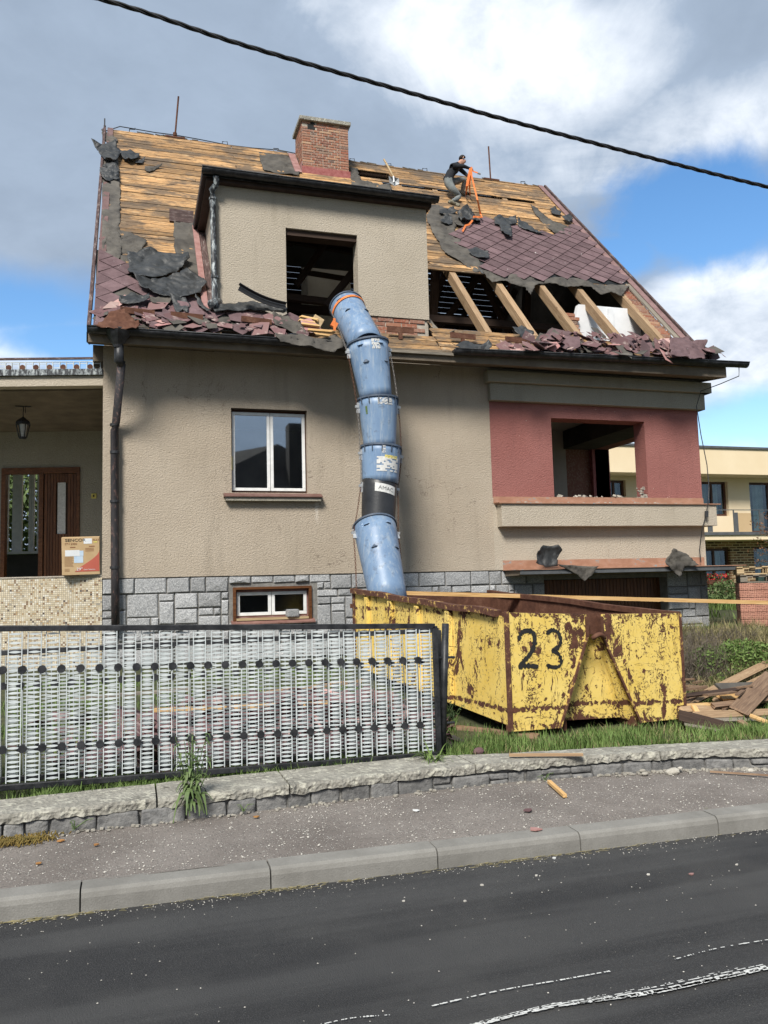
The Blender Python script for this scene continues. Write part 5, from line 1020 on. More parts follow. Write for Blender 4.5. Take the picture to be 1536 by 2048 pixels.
def chain(name, A, C, parent, mt, sag=.03):
    b = B(); L_ = (C-A).length; n = max(2, int(L_/.034)); d = (C-A).normalized(); s1 = d.cross(Vector((0, 1, 0))).normalized(); s2 = d.cross(s1)
    for k_ in range(n):
        c0 = A.lerp(C, (k_+.5)/n)+Vector((0, -1, 0))*sag*math.sin(PI*(k_+.5)/n); s_ = s1 if k_ % 2 else s2; K = 8; ring = []
        for j in range(K): a2 = 2*PI*j/K; ring.append(c0+d*math.cos(a2)*.024+s_*math.sin(a2)*.013)
        oth = s2 if k_ % 2 else s1
        for j in range(K):
            b.add([ring[j]+oth*.004, ring[j]-oth*.004, ring[(j+1) % K]-oth*.004, ring[(j+1) % K]+oth*.004, (ring[j]-c0)*.6+c0+oth*.004, (ring[j]-c0)*.6+c0-oth*.004, (ring[(j+1) % K]-c0)*.6+c0-oth*.004, (ring[(j+1) % K]-c0)*.6+c0+oth*.004], [(0, 1, 2, 3), (4, 7, 6, 5), (0, 3, 7, 4), (1, 5, 6, 2)])
    return b.build(name, M[mt], parent)
rusty = {(-1, 1), (1, 2), (-1, 4), (-1, 5), (1, 4), (1, 5), (1, 3)}
for sg in (-1, 1):
    P = chain_pts[sg]
    for i in range(len(P)-1): chain('chain', P[i], P[i+1], chute, 'chain_rust' if (sg, i) in rusty else 'chain_metal')
# orange strap round the mouth
p, q = at(*segs[0][0], Y=12.75), at(735, 695, Y=11.95); ax_ = (q-p).normalized(); sd = ax_.cross(Vector((0, -1, 0))).normalized(); fwd = ax_.cross(sd); fwd = -fwd if fwd.y > 0 else fwd; b = B(); vs_ = []
for k_ in range(25):
    a2 = PI*(-.02+1.1*k_/24); dv = sd*math.cos(a2)+fwd*math.sin(a2); h_ = .06+.13*(1-k_/24)*0+.09*math.sin(PI*k_/24)*0+(.12*(k_/24) if sd.x > 0 else .12*(1-k_/24)); vs_ += [p+ax_*h_+dv*(.295), p+ax_*(h_+.05)+dv*(.293)]
b.add(vs_, [(2*i, 2*i+1, 2*i+3, 2*i+2) for i in range(24)]); b.build('ratchet_strap', M['orange_strap'], chute, solid=.005)
c0 = at(668, 650, Y=12.2); b = B(); b.box(-.05, .05, -.03, .03, -.04, .05, Matrix.Translation(c0) @ Matrix.Rotation(.5, 4, 'Y')); b.box(-.02, .02, -.035, -.031, -.1, .1, Matrix.Translation(c0)); b.build('strap_buckle', M['orange_strap'], chute, bevel=.01)
# torn stickers, each bent round its section
def sticker(si, px, py, w_, h_, mt='sticker', holes=.35, txt=None, seed=1, a_off=0, slant=0):
    a_, Ya, c_, Yc, ra, rb_, _ = segs[si]; p, q = at(*a_, Y=Ya), at(*c_, Y=Yc); ax_ = (q-p).normalized(); d = ray(px, py); o = Vector((0, 0, EYE)); t0 = (at(px, py, Y=(Ya+Yc)/2)-p).dot(ax_)
    L_ = (q-p).length; sd = ax_.cross(Vector((0, -1, 0))).normalized(); sd = -sd if sd.x < 0 else sd; fwd = ax_.cross(sd); fwd = -fwd if fwd.y > 0 else fwd
    view = (o-p).normalized(); a0 = math.atan2(fwd.dot(view), sd.dot(view)); off = (at(px, py, Y=(Ya+Yc)/2)-(p+ax_*t0)).dot(sd); r_m = ra+(rb_-ra)*t0/L_; a0 = PI/2-math.asin(max(-.9, min(.9, off/r_m)))
    nx, ny = 14, 10; b = B(); vs_ = []; fs_ = []
    for j in range(ny+1):
        for i in range(nx+1):
            u = (i/nx-.5)*w_; v_ = (j/ny-.5)*h_+slant*u; tt = t0+v_; r_ = ra+(rb_-ra)*tt/L_+.0105; a2 = a0-u/r_m; vs_.append(p+ax_*tt+(sd*math.cos(a2)+fwd*math.sin(a2))*r_)
    for j in range(ny):
        for i in range(nx):
            nn = noise.noise(Vector((i*.55+seed*9, j*.55, seed)))+.25*noise.noise(Vector((i*2.1, j*2.1+seed, seed)))
            if nn > (holes-.5)*-1*.5+.05 if holes else False: continue
            o_ = j*(nx+1)+i; fs_.append((o_, o_+1, o_+nx+2, o_+nx+1))
    b.add(vs_, fs_); s_ = b.build('torn_sticker', M[mt], chute, solid=.001)
    if txt:
        cu = bpy.data.curves.new('t', 'FONT'); cu.body = txt; cu.size = h_*.62; cu.extrude = .0005; cu.align_x = 'CENTER'; cu.align_y = 'CENTER'; cu.resolution_u = 3; t_ = bpy.data.objects.new('t', cu); me = bpy.data.meshes.new_from_object(t_); bpy.data.objects.remove(t_); bpy.data.curves.remove(cu)
        for v_ in me.vertices:
            u, w2 = v_.co.x*1.05, -v_.co.y+slant*v_.co.x; tt = t0+w2+.005; r_ = ra+(rb_-ra)*tt/L_+.0125+v_.co.z; a2 = a0-u/r_m; v_.co = p+ax_*tt+(sd*math.cos(a2)+fwd*math.sin(a2))*r_
        me.name = 'lettering'; me.materials.clear(); me.materials.append(M['slate_trim']); mesh_at('lettering', me, s_, Matrix.Identity(4))
sticker(1, 742, 700, .135, .16, seed=2, holes=.3); sticker(2, 760, 811, .24, .10, seed=3, holes=.35); sticker(3, 766, 935, .36, .22, seed=5, holes=.3); sticker(3, 772, 921, .22, .05, mt='paper_yellow', seed=6, holes=.2); sticker(3, 757, 905, .05, .12, seed=7, holes=.5)
sticker(4, 763, 984, .34, .13, holes=0, txt='AMAC', slant=.12); sticker(2, 728, 825, .035, .12, mt='grass', holes=.2, seed=4)
# ================================================================ GARDEN FENCE PANELS
def strip_mesh(H, mt, n, w_):
    b = B(); t = .006; b.box(0, .006, -t, t, 0, H); b.box(w_-.006, w_, -t, t, 0, H); st_ = H/n
    for i in range(n):
        z = st_*(i+.5); h_ = .0062; K = 8; top = []; 
        for k_ in range(K+1):
            u = k_/K; x_ = .006+(w_-.012)*u; hh = .0013+h_*math.sin(PI*u); top.append((x_, hh))
        pts = [(x_, -t*.7, z+hh) for x_, hh in top]+[(x_, -t*.7, z-hh) for x_, hh in reversed(top)]; m_ = len(pts)
        b.add(pts+[(x_, t*.7, z_) for x_, _, z_ in pts], [tuple(range(m_-1, -1, -1)), tuple(range(m_, 2*m_))]+[(k_, (k_+1) % m_, (k_+1) % m_+m_, k_+m_) for k_ in range(m_)])
    me = bpy.data.meshes.new('ladder_strip'); me.from_pydata(b.v, [], b.f); me.materials.append(M[mt]); me.update(); return me
def fence_panel(label, TL, TR, BR_, BL_, n, ext, pm='fence_white'):
    """TL.. world corners; ext extends to the left"""
    ex = (TR-TL); L_ = ex.length; ex.normalize(); root = empty('garden_fence', BR_, label, 'fence')
    def P(u, v_): # u from right (0) to left, v from bottom 0 to top 1
        bt = BR_.lerp(BL_, u/L_); tp = TR.lerp(TL, u/L_); return bt.lerp(tp, v_)
    U = L_+ext; fr_ = .04
    nn = ex.cross(Vector((0, 0, 1))).normalized()
    f = B(); f.beam(P(0, 1), P(U, 1), .032, fr_, nrm=(0, 0, 1)); f.beam(P(0, 0), P(U, 0), .032, fr_, nrm=(0, 0, 1)); f.beam(P(.0, 0), P(.0, 1), .04, .032, nrm=nn); f.beam(P(U, 0), P(U, 1), .04, .032, nrm=nn)
    f.build('frame', M['black_metal'], root, bevel=.004)
    pitch = .1262; sw = .092; k_ = 0; u = .045
    Hh = (P(1, 1)-P(1, 0)).length-fr_-.02; sme = strip_mesh(Hh, pm, 33, sw); dmesh = None
    b = B(); b.tube([(0, -.017, 0), (0, .017, 0)], .028, 16); dmesh = bpy.data.meshes.new('disc'); dmesh.from_pydata(b.v, [], b.f); dmesh.materials.append(M['black_metal']); dmesh.update()
    while u+sw < U-.05:
        a_, c_ = P(u+sw, 0), P(u+sw, 1); ez2 = (c_-a_).normalized(); org = a_+ez2*(fr_/2+.005); e1 = (P(u, 0)-P(u+sw, 0)).normalized(); ny_ = ez2.cross(e1); sc_ = ((c_-a_).length-fr_-.01)/Hh
        mesh_at('ladder_strip', sme, root, frame(org+ny_*random.uniform(-.004, .004)+e1*random.uniform(-.003, .003), e1, ny_, ez2*sc_) @ Matrix.Rotation(random.uniform(-.007, .007), 4, 'Y') @ Matrix.Rotation(random.uniform(-.012, .012), 4, 'X'))
        for vv in (.735, .235):
            o_ = P(u+sw+(pitch-sw)/2, vv); mesh_at('disc', dmesh, root, frame(o_, e1, ny_, ez2))
        u += pitch; k_ += 1
    # thin bars between the strips
    return root
Yf = 6.2; fence_panel('front white ladder pattern fence panel with black frame and black discs beside the pavement', at(0, 1257, Y=Yf), at(869, 1252, Y=Yf), at(878, 1508, Y=Yf), at(0, 1576, Y=Yf), 25, 1.3)
fence_panel('second ladder pattern fence panel leaning behind the front panel', at(0, 1306, Y=6.95), at(877, 1260, Y=6.42), at(884, 1492, Y=6.42), at(0, 1560, Y=6.95), 25, 1.3, 'fence_shaded')
post = empty('fence_post', at(886, 1500, Y=6.25), 'black round steel gate post at the right end of the white fence panels', 'post')
B().tube([at(891, 1247, Y=6.25), at(885, 1512, Y=6.25)], .029, 14).build('pole', M['black_metal'], post, smooth=True)
for py in (1315, 1446): p = at(893, py, Y=6.25); B().tube([p+Vector((-.12, 0, .0)), p+Vector((.07, 0, .0))], .010, 8).build('hinge_pin', M['black_metal'], post)
# ================================================================ FELT, TILES AND OTHER LOOSE THINGS ON THE ROOF
def felt_thing(P, label, hs=.10, amp=.05, curl=.12, mt='felt_dark', seed=0, plane='roof', group=None, name='roofing_felt', cat='roofing felt', Y=None, nrm=None):
    pts = [rp(*p, hs) for p in P] if plane == 'roof' else [at(*p, Y=Y) for p in P]
    o = sheet(name, pts, nrm or RN, M[mt], None, amp=amp, curl=curl, cuts=4, seed=seed+20, thick=.007, fr=3.2); return tag(o, label, cat, group)
FL = [([(183, 287), (205, 292), (232, 290), (240, 305), (236, 318), (222, 330), (212, 327), (205, 312)], 'star shaped black felt scrap sticking out over the left verge near the ridge', .14, .04, .2),
 ([(234, 298), (246, 302), (262, 300), (279, 307), (272, 320), (258, 324), (246, 316)], 'curled black felt scrap on the boards right of the star shaped scrap', .09, .05, .16),
 ([(268, 322), (292, 318), (284, 327), (272, 328)], 'tiny black felt flap lying below the curled scrap at the upper left of the roof', .05, .03, .1),
 ([(288, 333), (325, 333), (300, 344), (291, 342)], 'small dark grey felt scrap lying alone on the bare orange boards at the left', .05, .03, .08),
 ([(199, 338), (214, 333), (234, 336), (240, 360), (226, 356), (218, 363), (203, 355)], 'black ragged felt piece over the left verge, lower of two', .10, .06, .12),
 ([(203, 262), (225, 270), (236, 282), (226, 290), (208, 283)], 'brown felt patch folded over the left end of the ridge', .05, .03, .06),
 ([(256, 509), (300, 502), (375, 517), (378, 524), (352, 545), (300, 562), (268, 556), (258, 545)], 'large black felt sheet folded back on the left roof slope, upper of two', .10, .05, .14),
 ([(268, 560), (320, 556), (372, 544), (404, 556), (413, 572), (395, 592), (360, 600), (312, 592), (280, 575)], 'large rolled black felt sheet on the left roof slope, lower of two', .12, .05, .16),
 ([(236, 598), (262, 588), (298, 590), (299, 603), (280, 612), (258, 611), (240, 606)], 'rolled black felt scrap on the broken tiles at the left eave', .14, .06, .2),
 ([(296, 597), (330, 590), (345, 600), (330, 612), (306, 608)], 'brown felt flap on the broken tiles between two black scraps', .12, .05, .1),
 ([(340, 594), (370, 598), (381, 610), (374, 626), (366, 619), (352, 626), (347, 610)], 'hanging black felt tongue above the middle of the left gutter', .16, .05, .12),
 ([(388, 590), (402, 600), (420, 622), (412, 622), (396, 606)], 'narrow black felt strip at the left foot of the dormer wall', .12, .04, .1),
 ([(546, 628), (575, 632), (602, 650), (612, 668), (598, 672), (575, 660), (548, 650)], 'grey felt flap over the gutter just left of the blue chute', .12, .05, .08),
 ([(878, 420), (905, 416), (914, 424), (895, 430), (880, 428)], 'flat black felt strip at the left of the crumpled heap below the worker', .08, .04, .1),
 ([(879, 441), (892, 431), (904, 436), (906, 446), (892, 447)], 'small dark folded felt flap below the flat strip near the worker', .10, .04, .14),
 ([(915, 422), (932, 415), (946, 424), (962, 436), (958, 442), (940, 440), (926, 446), (918, 436)], 'crumpled heap of black felt under the orange strap', .14, .10, .15),
 ([(906, 440), (920, 432), (932, 444), (930, 452), (914, 450)], 'grey felt flap under the crumpled heap', .09, .06, .12),
 ([(988, 437), (998, 431), (1012, 436), (1030, 436), (1036, 446), (1020, 448), (1024, 463), (1022, 476), (1010, 474), (1003, 462), (1000, 450), (990, 447)], 'black ragged felt with a hanging tongue on the upper edge of the intact tiles', .11, .05, .12),
 ([(1034, 438), (1050, 446), (1074, 458), (1090, 468), (1075, 466), (1050, 458), (1036, 450)], 'long black felt strip along the upper edge of the intact tiles', .10, .05, .10),
 ([(935, 503), (950, 498), (976, 506), (979, 515), (966, 520), (948, 512)], 'flat black felt scrap lying on the tiles right of the dormer', .09, .03, .08),
 ([(1100, 418), (1110, 416), (1122, 426), (1120, 432), (1106, 427)], 'small black felt scrap near the right end of the ridge, left of two', .08, .04, .1),
 ([(1124, 434), (1138, 430), (1146, 438), (1140, 444), (1130, 442)], 'small black felt scrap on the right verge, right of two', .10, .04, .12),
 ([(1022, 660), (1042, 655), (1068, 668), (1060, 676), (1040, 672)], 'dark felt flap at the foot of the second bare rafter', .14, .05, .12),
 ([(905, 690), (930, 682), (960, 690), (975, 698), (940, 700)], 'dark felt scrap on the eave boards right of the dormer', .12, .05, .1),
 ([(958, 692), (975, 686), (984, 694), (976, 700), (962, 699)], 'small black rolled felt lump standing in the right gutter', .16, .05, .25)]
for i, (P, lb, h_, am, cu_) in enumerate(FL): felt_thing(P, lb, h_, am*.6, cu_*1.5, 'felt' if ('brown' in lb or 'grey' in lb) else 'felt_dark', i)
CN = Vector((0, -.8, .6))
felt_thing([(1068, 1128), (1072, 1104), (1084, 1092), (1112, 1093), (1118, 1103), (1110, 1134), (1090, 1136)], 'upright curled black felt piece on the left part of the garage canopy', amp=.025, curl=.30, seed=60, plane='v', Y=D-.25, nrm=Vector((.2, -1, .3)))
felt_thing([(1110, 1130), (1140, 1130), (1192, 1134), (1185, 1148), (1168, 1163), (1155, 1150), (1130, 1136)], 'grey felt piece hanging over the edge of the garage canopy near its left end', amp=.02, curl=.16, mt='felt', seed=61, plane='v', Y=D-.63, nrm=Vector((0, -1, .2)))
felt_thing([(1327, 1128), (1336, 1112), (1345, 1098), (1372, 1108), (1382, 1124), (1395, 1132), (1370, 1134), (1360, 1154), (1345, 1140)], 'grey felt piece draped over the right part of the garage canopy', amp=.03, curl=.24, mt='felt', seed=62, plane='v', Y=D-.64, nrm=Vector((0, -1, .3)))
# metal strips beside the dormer foot
a_, c_ = at(478, 575, Y=D-.35), at(572, 614, Y=D-.25); b = B()
n = 10; pts = [a_.lerp(c_, t/n)+Vector((0, 0, -.05*math.sin(PI*t/n))) for t in range(n+1)]
for p, q in zip(pts, pts[1:]): b.beam(p, q, .13, .01, nrm=(0, -.8, .5)); b.beam(p+Vector((0, -.03, .05)), q+Vector((0, -.03, .05)), .012, .05, nrm=(0, -.8, .5))
tag(b.build('metal_strip', M['ink_brown'] if False else M['chute_black'], None), 'dark folded metal strip sticking up in front of the dormer wall', 'metal strip')
felt_thing([(420, 612), (470, 606), (500, 603), (575, 618), (570, 626), (500, 618), (455, 622), (430, 624)], 'long grey metal flashing sheet bent loose along the foot of the dormer', .12, .03, .05, 'felt_dark', 70, name='flashing_sheet', cat='flashing')
felt_thing([(548, 668), (600, 672), (640, 676), (672, 668), (690, 690), (668, 704), (640, 694), (560, 682)], 'torn grey metal sheet bent over the gutter end beside the chute', .16, .03, .06, 'felt', 71, name='flashing_sheet', cat='flashing')
felt_thing([(190, 652), (215, 628), (247, 622), (262, 634), (278, 640), (276, 656), (230, 657)], 'brown bent metal sheet standing in the left corner of the gutter', .17, .06, .14, 'rust', 72, name='metal_sheet', cat='metal sheet')
felt_thing([(1340, 676), (1376, 672), (1385, 682), (1412, 684), (1410, 716), (1372, 718), (1338, 714)], 'large purple brown bent sheet on the heap at the right end of the eave', .30, .05, .12, 'tile_purple', 73, name='metal_sheet', cat='metal sheet')
# broken tiles
def shard(name, mt, smax=.17):
    k_ = random.choice([4, 4, 5]); a0 = random.random()*6; asp = random.uniform(.45, 1.15); v_ = [Vector((math.cos(a0+2*PI*i/k_+random.uniform(-.35, .35))*random.uniform(.55, 1)*smax*asp, math.sin(a0+2*PI*i/k_+random.uniform(-.3, .3))*random.uniform(.5, 1)*smax, 0)) for i in range(k_)]
    me = bpy.data.meshes.new(name); me.from_pydata(v_+[p+Vector((0, 0, .006)) for p in v_], [], [tuple(range(k_-1, -1, -1)), tuple(range(k_, 2*k_))]+[(i, (i+1) % k_, (i+1) % k_+k_, i+k_) for i in range(k_)]); me.materials.append(M[mt]); me.update(); return me
shs = [shard('broken_tile', random.choice(['tile_broken', 'tile_broken', 'tile_broken', 'tile_purple', 'felt']), random.uniform(.12, .30)) for _ in range(28)]
def scatter(poly, n, hmax, tilt, lab, grp, stuff_n=0):
    xs_ = [p[0] for p in poly]; ys_ = [p[1] for p in poly]; c = 0; q = B()
    while c < n+stuff_n:
        px, py = random.uniform(min(xs_), max(xs_)), random.uniform(min(ys_), max(ys_))
        if not inpoly(px, py, poly): continue
        h_ = random.uniform(.07, hmax); mw = Matrix.Translation(rp(px, py, h_)) @ RM @ Matrix.Rotation(random.uniform(-tilt, tilt), 4, 'X') @ Matrix.Rotation(random.uniform(-tilt, tilt), 4, 'Y') @ Matrix.Rotation(random.uniform(0, 6.28), 4, 'Z')
        if c < n: o = mesh_at('broken_tile', random.choice(shs), None, mw); tag(o, lab, 'tile', grp)
        else: m_ = random.choice(shs); q.add([mw @ (v_.co*.4) for v_ in m_.vertices], [tuple(p.vertices) for p in m_.polygons])
        c += 1
    if stuff_n: tag(q.build('tile_crumbs', M['tile_broken'], None), 'small crumbs of '+lab, 'debris', None, 'stuff')
scatter([(196, 612), (260, 596), (300, 605), (430, 622), (520, 632), (620, 650), (640, 670), (560, 668), (300, 652), (196, 650)], 60, .13, .22, 'piece of purple or pink broken tile lying above the left gutter', 'broken tiles above the left gutter', 60)
scatter([(1040, 676), (1100, 668), (1180, 662), (1290, 672), (1400, 690), (1440, 700), (1455, 716), (1200, 706), (1060, 694)], 95, .28, .55, 'piece of purple or pink broken tile heaped above the right gutter', 'broken tiles heaped above the right gutter', 160)
scatter([(1000, 688), (1080, 690), (1130, 700), (1130, 704), (1000, 697)], 14, .12, .3, 'pink broken tile lying flat above the right gutter below the bare rafters', 'pink tiles below the bare rafters', 30)
# wood offcuts by the dormer opening
for i, (a_, c_, w_) in enumerate((((600, 633), (635, 640), .06), ((598, 640), (632, 646), .05), ((605, 648), (636, 652), .05), ((618, 660), (668, 664), .06), ((630, 668), (660, 672), .05))):
    o = plank('wood_offcut', rp(*a_, .12+.02*i), rp(*c_, .12+.02*i), w_, .03, M['fresh_wood'], None, nrm=RN, jag=.03); tag(o, ('topmost pale splintered offcut left of the blue chute mouth', 'second pale offcut from the top left of the blue chute mouth', 'third pale offcut from the top left of the blue chute mouth', 'longest pale offcut lying just above the gutter beside the blue chute', 'lowest pale offcut lying against the gutter beside the blue chute')[i], 'offcut', 'wood offcuts below the dormer opening')
c0 = at(632, 648, Y=12.75); o = B().box(-.09, .09, -.06, .06, -.09, .12, Matrix.Translation(c0) @ Matrix.Rotation(.5, 4, 'Y')).build('brick_block', M['pallet_wood'], None, bevel=.012); tag(o, 'pale sawn block lying in the dormer opening beside the chute mouth', 'block')
# inner room seen through the dormer opening
B().box(2.9, 3.6, 16.4, 16.46, 5.39, 6.6).build('attic_panel', M['interior_plaster'], house); B().box(3.0, 3.22, 16.385, 16.398, 5.6, 6.3).build('attic_window', M['slate_trim'], house)
# ---- shovel
sA, sB_ = at(768, 319, Y=17.2), at(787, 354, Y=16.55); sv = empty('shovel', sB_, 'long handled shovel with grey blade standing on the roof boards beside the chimney', 'shovel')
B().tube([sA, sA.lerp(sB_, .5)+Vector((0, 0, .01)), sB_], .022, 8).build('handle', M['pallet_wood'], sv, smooth=True)
bl = [(778, 352), (797, 356), (799, 368), (789, 372), (779, 366)]; b = B(); P = [at(*p, Y=16.5) for p in bl]; b.add(P+[at(788, 360, Y=16.58)], [(0, 5, 1), (1, 5, 2), (2, 5, 3), (3, 5, 4), (4, 5, 0)]); b.build('blade', M['galvanised'], sv, solid=.01); B().tube([at(787, 353, Y=16.5), at(788, 364, Y=16.46)], .018, 6).build('socket', M['galvanised'], sv)
# ---- roofer
def person():
    pelv = rp(895, 366, .30); Yp = pelv.y
    J = {}; R_ = {}
    def j(n_, p, r): J[n_] = p; R_[n_] = r
    j('pelvis', pelv, .115); j('waist', at(898, 353, Y=Yp-.02), .105); j('chest', at(905, 341, Y=Yp-.02), .118); j('upchest', at(911, 333, Y=Yp-.01), .095); j('neck', at(919, 328, Y=Yp-.01), .050); j('headc', at(925.5, 321.5, Y=Yp-.02), .078); j('headt', at(925, 318, Y=Yp-.02), .078); j('chin', at(930, 326, Y=Yp-.03), .045)
    j('shN', at(910, 332, Y=Yp-.17), .064); j('elN', at(926, 332, Y=Yp-.26), .047); j('wrN', at(938, 336.5, Y=Yp-.22), .030); j('paN', at(941.5, 337.5, Y=Yp-.2), .026)
    j('shF', at(914, 333, Y=Yp+.13), .060); j('elF', at(930, 347, Y=Yp+.18), .045); j('wrF', at(937, 353, Y=Yp+.02), .028); j('paF', at(938.5, 356, Y=Yp), .025)
    j('hpN', rp(894, 369, .27)+Vector((0, -.07, 0)), .098); j('thN', rp(906, 380, .25), .085); j('knN', rp(919, 393, .13), .066); j('shnN', rp(912, 399, .10), .056); j('anN', rp(905, 402, .09), .042); j('heN', rp(902, 403, .09), .040); j('toN', rp(912, 409, .05), .034)
    j('hpF', rp(900, 364, .30)+Vector((0, .05, 0)), .092); j('knF', at(930, 358, Y=Yp+.05), .065); j('anF', rp(924, 386, .09), .042); j('toF', rp(931, 389, .05), .034)
    E_ = [('pelvis', 'waist'), ('waist', 'chest'), ('chest', 'upchest'), ('upchest', 'neck'), ('neck', 'headc'), ('headc', 'headt'), ('headc', 'chin'), ('upchest', 'shN'), ('shN', 'elN'), ('elN', 'wrN'), ('wrN', 'paN'), ('upchest', 'shF'), ('shF', 'elF'), ('elF', 'wrF'), ('wrF', 'paF'), ('pelvis', 'hpN'), ('hpN', 'thN'), ('thN', 'knN'), ('knN', 'shnN'), ('shnN', 'anN'), ('anN', 'heN'), ('heN', 'toN'), ('pelvis', 'hpF'), ('hpF', 'knF'), ('knF', 'anF'), ('anF', 'toF')]
    for s_ in ('N', 'F'):
        pa = J['pa'+s_]; dr = (pa-J['wr'+s_]).normalized(); sd_ = dr.cross(Vector((0, -1, .2))).normalized()
        for k_, (o_, l_) in enumerate(((-.028, .050), (-.010, .060), (.010, .058), (.026, .045))):
            j(f'f{k_}{s_}', pa+dr*.035+Vector((0, o_, 0)), .010); j(f'g{k_}{s_}', pa+dr*(.035+l_*.5)+Vector((0, o_, -.025)), .009); E_.append(('pa'+s_, f'f{k_}{s_}')); E_.append((f'f{k_}{s_}', f'g{k_}{s_}'))
        j('t'+s_, pa+sd_*.03+dr*.02, .011); E_.append(('pa'+s_, 't'+s_))
    names = list(J); idx = {n_: i for i, n_ in enumerate(names)}
    root = empty('person', rp(905, 404, .04), 'man in dark top and grey trousers kneeling on the roof holding an orange strap', 'person')
    me = bpy.data.meshes.new('body'); me.from_pydata([J[n_]-pelv for n_ in names], [(idx[a], idx[c_]) for a, c_ in E_], []); ob = bpy.data.objects.new('body', me); COL.objects.link(ob)
    ob.modifiers.new('skin', 'SKIN'); ob.modifiers.new('sub', 'SUBSURF').levels = 2; sk = me.skin_vertices[0].data
    for i, n_ in enumerate(names): sk[i].radius = (R_[n_]*1.1, R_[n_]*1.1); sk[i].use_root = (n_ == 'pelvis')
    dgp = bpy.context.evaluated_depsgraph_get(); dgp.update(); nm = bpy.data.meshes.new_from_object(ob.evaluated_get(dgp)); bpy.data.objects.remove(ob); nm.name = 'body'; nm.materials.clear()
    for k_ in ('skin', 'shirt', 'trousers', 'shoe'): nm.materials.append(M[k_])
    kind = lambda a, c_: 1 if a in ('waist', 'chest', 'upchest', 'shN', 'shF', 'elN', 'elF') and c_ not in ('neck',) else 0
    seg = []
    for a, c_ in E_:
        s_ = {a, c_}
        if c_ in ('heN', 'toN', 'toF'): m_ = 3
        elif c_ in ('hpN', 'thN', 'knN', 'shnN', 'anN', 'hpF', 'knF', 'anF'): m_ = 2
        elif c_ in ('chest', 'upchest', 'shN', 'elN', 'wrN', 'shF', 'elF', 'wrF'): m_ = 1
        elif c_ == 'waist': m_ = 1
        else: m_ = 0
        seg.append((J[a]-pelv, J[c_]-pelv, m_, .5*(R_[a]+R_[c_])))
    for p in nm.polygons:
        c = p.center; best = 1e9
        for a, c_, m_, r_ in seg:
            ab = c_-a; t = max(0, min(1, (c-a).dot(ab)/max(1e-9, ab.length_squared))); d_ = (c-(a+ab*t)).length-r_*.9
            if d_ < best: best = d_; p.material_index = m_
        p.use_smooth = True
    bo_ = bpy.data.objects.new('body', nm); put(bo_, root, pelv)
    hc_ = J['headt']; b = B(); 
    bm = bmesh.new(); bmesh.ops.create_uvsphere(bm, u_segments=16, v_segments=10, radius=.085); fd = (J['chin']-J['headc']).normalized()
    kill = [v_ for v_ in bm.verts if (v_.co.z < -.005 and v_.co.x > -.02) or (v_.co.x > .045 and v_.co.z < .03) or v_.co.z < -.055]; bmesh.ops.delete(bm, geom=kill, context='VERTS'); hm = bpy.data.meshes.new('hair'); bm.to_mesh(hm); bm.free(); hm.materials.append(M['hair'])
    for p in hm.polygons: p.use_smooth = True
    ho = bpy.data.objects.new('hair', hm); put(ho, root, mw=Matrix.Translation(hc_+Vector((-.006, 0, .010))) @ Matrix.Rotation(.35, 4, 'Y')); ho.modifiers.new('s', 'SOLIDIFY').thickness = .012
    for nme, off, sz, mt in (('ear', Vector((-.01, -.084, -.01)), (.018, .010, .026), 'skin'), ('ear', Vector((-.01, .084, -.01)), (.018, .010, .026), 'skin'), ('nose', Vector((.088, 0, -.035)), (.018, .012, .018), 'skin'), ('eye', Vector((.070, -.030, -.01)), (.006, .009, .004), 'ink_black'), ('eye', Vector((.070, .030, -.01)), (.006, .009, .004), 'ink_black'), ('mouth', Vector((.078, 0, -.066)), (.008, .022, .004), 'flashing_pink')):
        bm = bmesh.new(); bmesh.ops.create_uvsphere(bm, u_segments=10, v_segments=6, radius=1); 
        for v_ in bm.verts: v_.co = Vector((v_.co.x*sz[0], v_.co.y*sz[1], v_.co.z*sz[2]))
        em = bpy.data.meshes.new(nme); bm.to_mesh(em); bm.free(); em.materials.append(M[mt]); eo = bpy.data.objects.new(nme, em); put(eo, root, mw=Matrix.Translation(hc_) @ Matrix.Rotation(.35, 4, 'Y') @ Matrix.Translation(off))
    # soles
    so1 = rp(898, 403, .07); B().beam(rp(897, 402, .06), rp(919, 411, .05), .10, .035, nrm=RN+Vector((-.3, -.5, 0))).build('sole', M['shoe'], root, bevel=.012)
    b = B(); w_ = J['waist'].lerp(J['pelvis'], .45); b.tube([w_+Vector((-.01, 0, -.02)), w_+Vector((.006, 0, .025))], .118, 20); b.build('shirt_hem', M['shirt'], root, smooth=True)
    return J
J = person()
def ribbon(name, pts, w_, mt, parent=None, nrm=Vector((0, -1, 0))):
    b = B(); v_ = []; n = len(pts)
    for i, p in enumerate(pts):
        t = (pts[min(i+1, n-1)]-pts[max(i-1, 0)]).normalized(); tw = nrm.normalized(); s_ = t.cross(tw).normalized(); v_ += [p+s_*w_/2, p-s_*w_/2]
    b.add(v_, [(2*i, 2*i+1, 2*i+3, 2*i+2) for i in range(n-1)]); return b.build(name, M[mt], parent, solid=.004)
stp = empty('ratchet_strap', rp(960, 436, .1), 'orange ratchet strap held by the kneeling roofer and trailing onto the felt', 'strap'); hN = J['paN']
ribbon('webbing', [hN+Vector((0, -.05, .02)), at(943, 350, Y=hN.y-.1), at(948, 372, Y=hN.y-.35), at(955, 400, Y=hN.y-.8), rp(961, 428, .16), rp(964, 434, .18), rp(957, 434, .18), rp(948, 433, .16), rp(944, 442, .14), rp(938, 449, .13), rp(931, 451, .12), rp(925, 463, .11)], .042, 'orange_strap', stp)
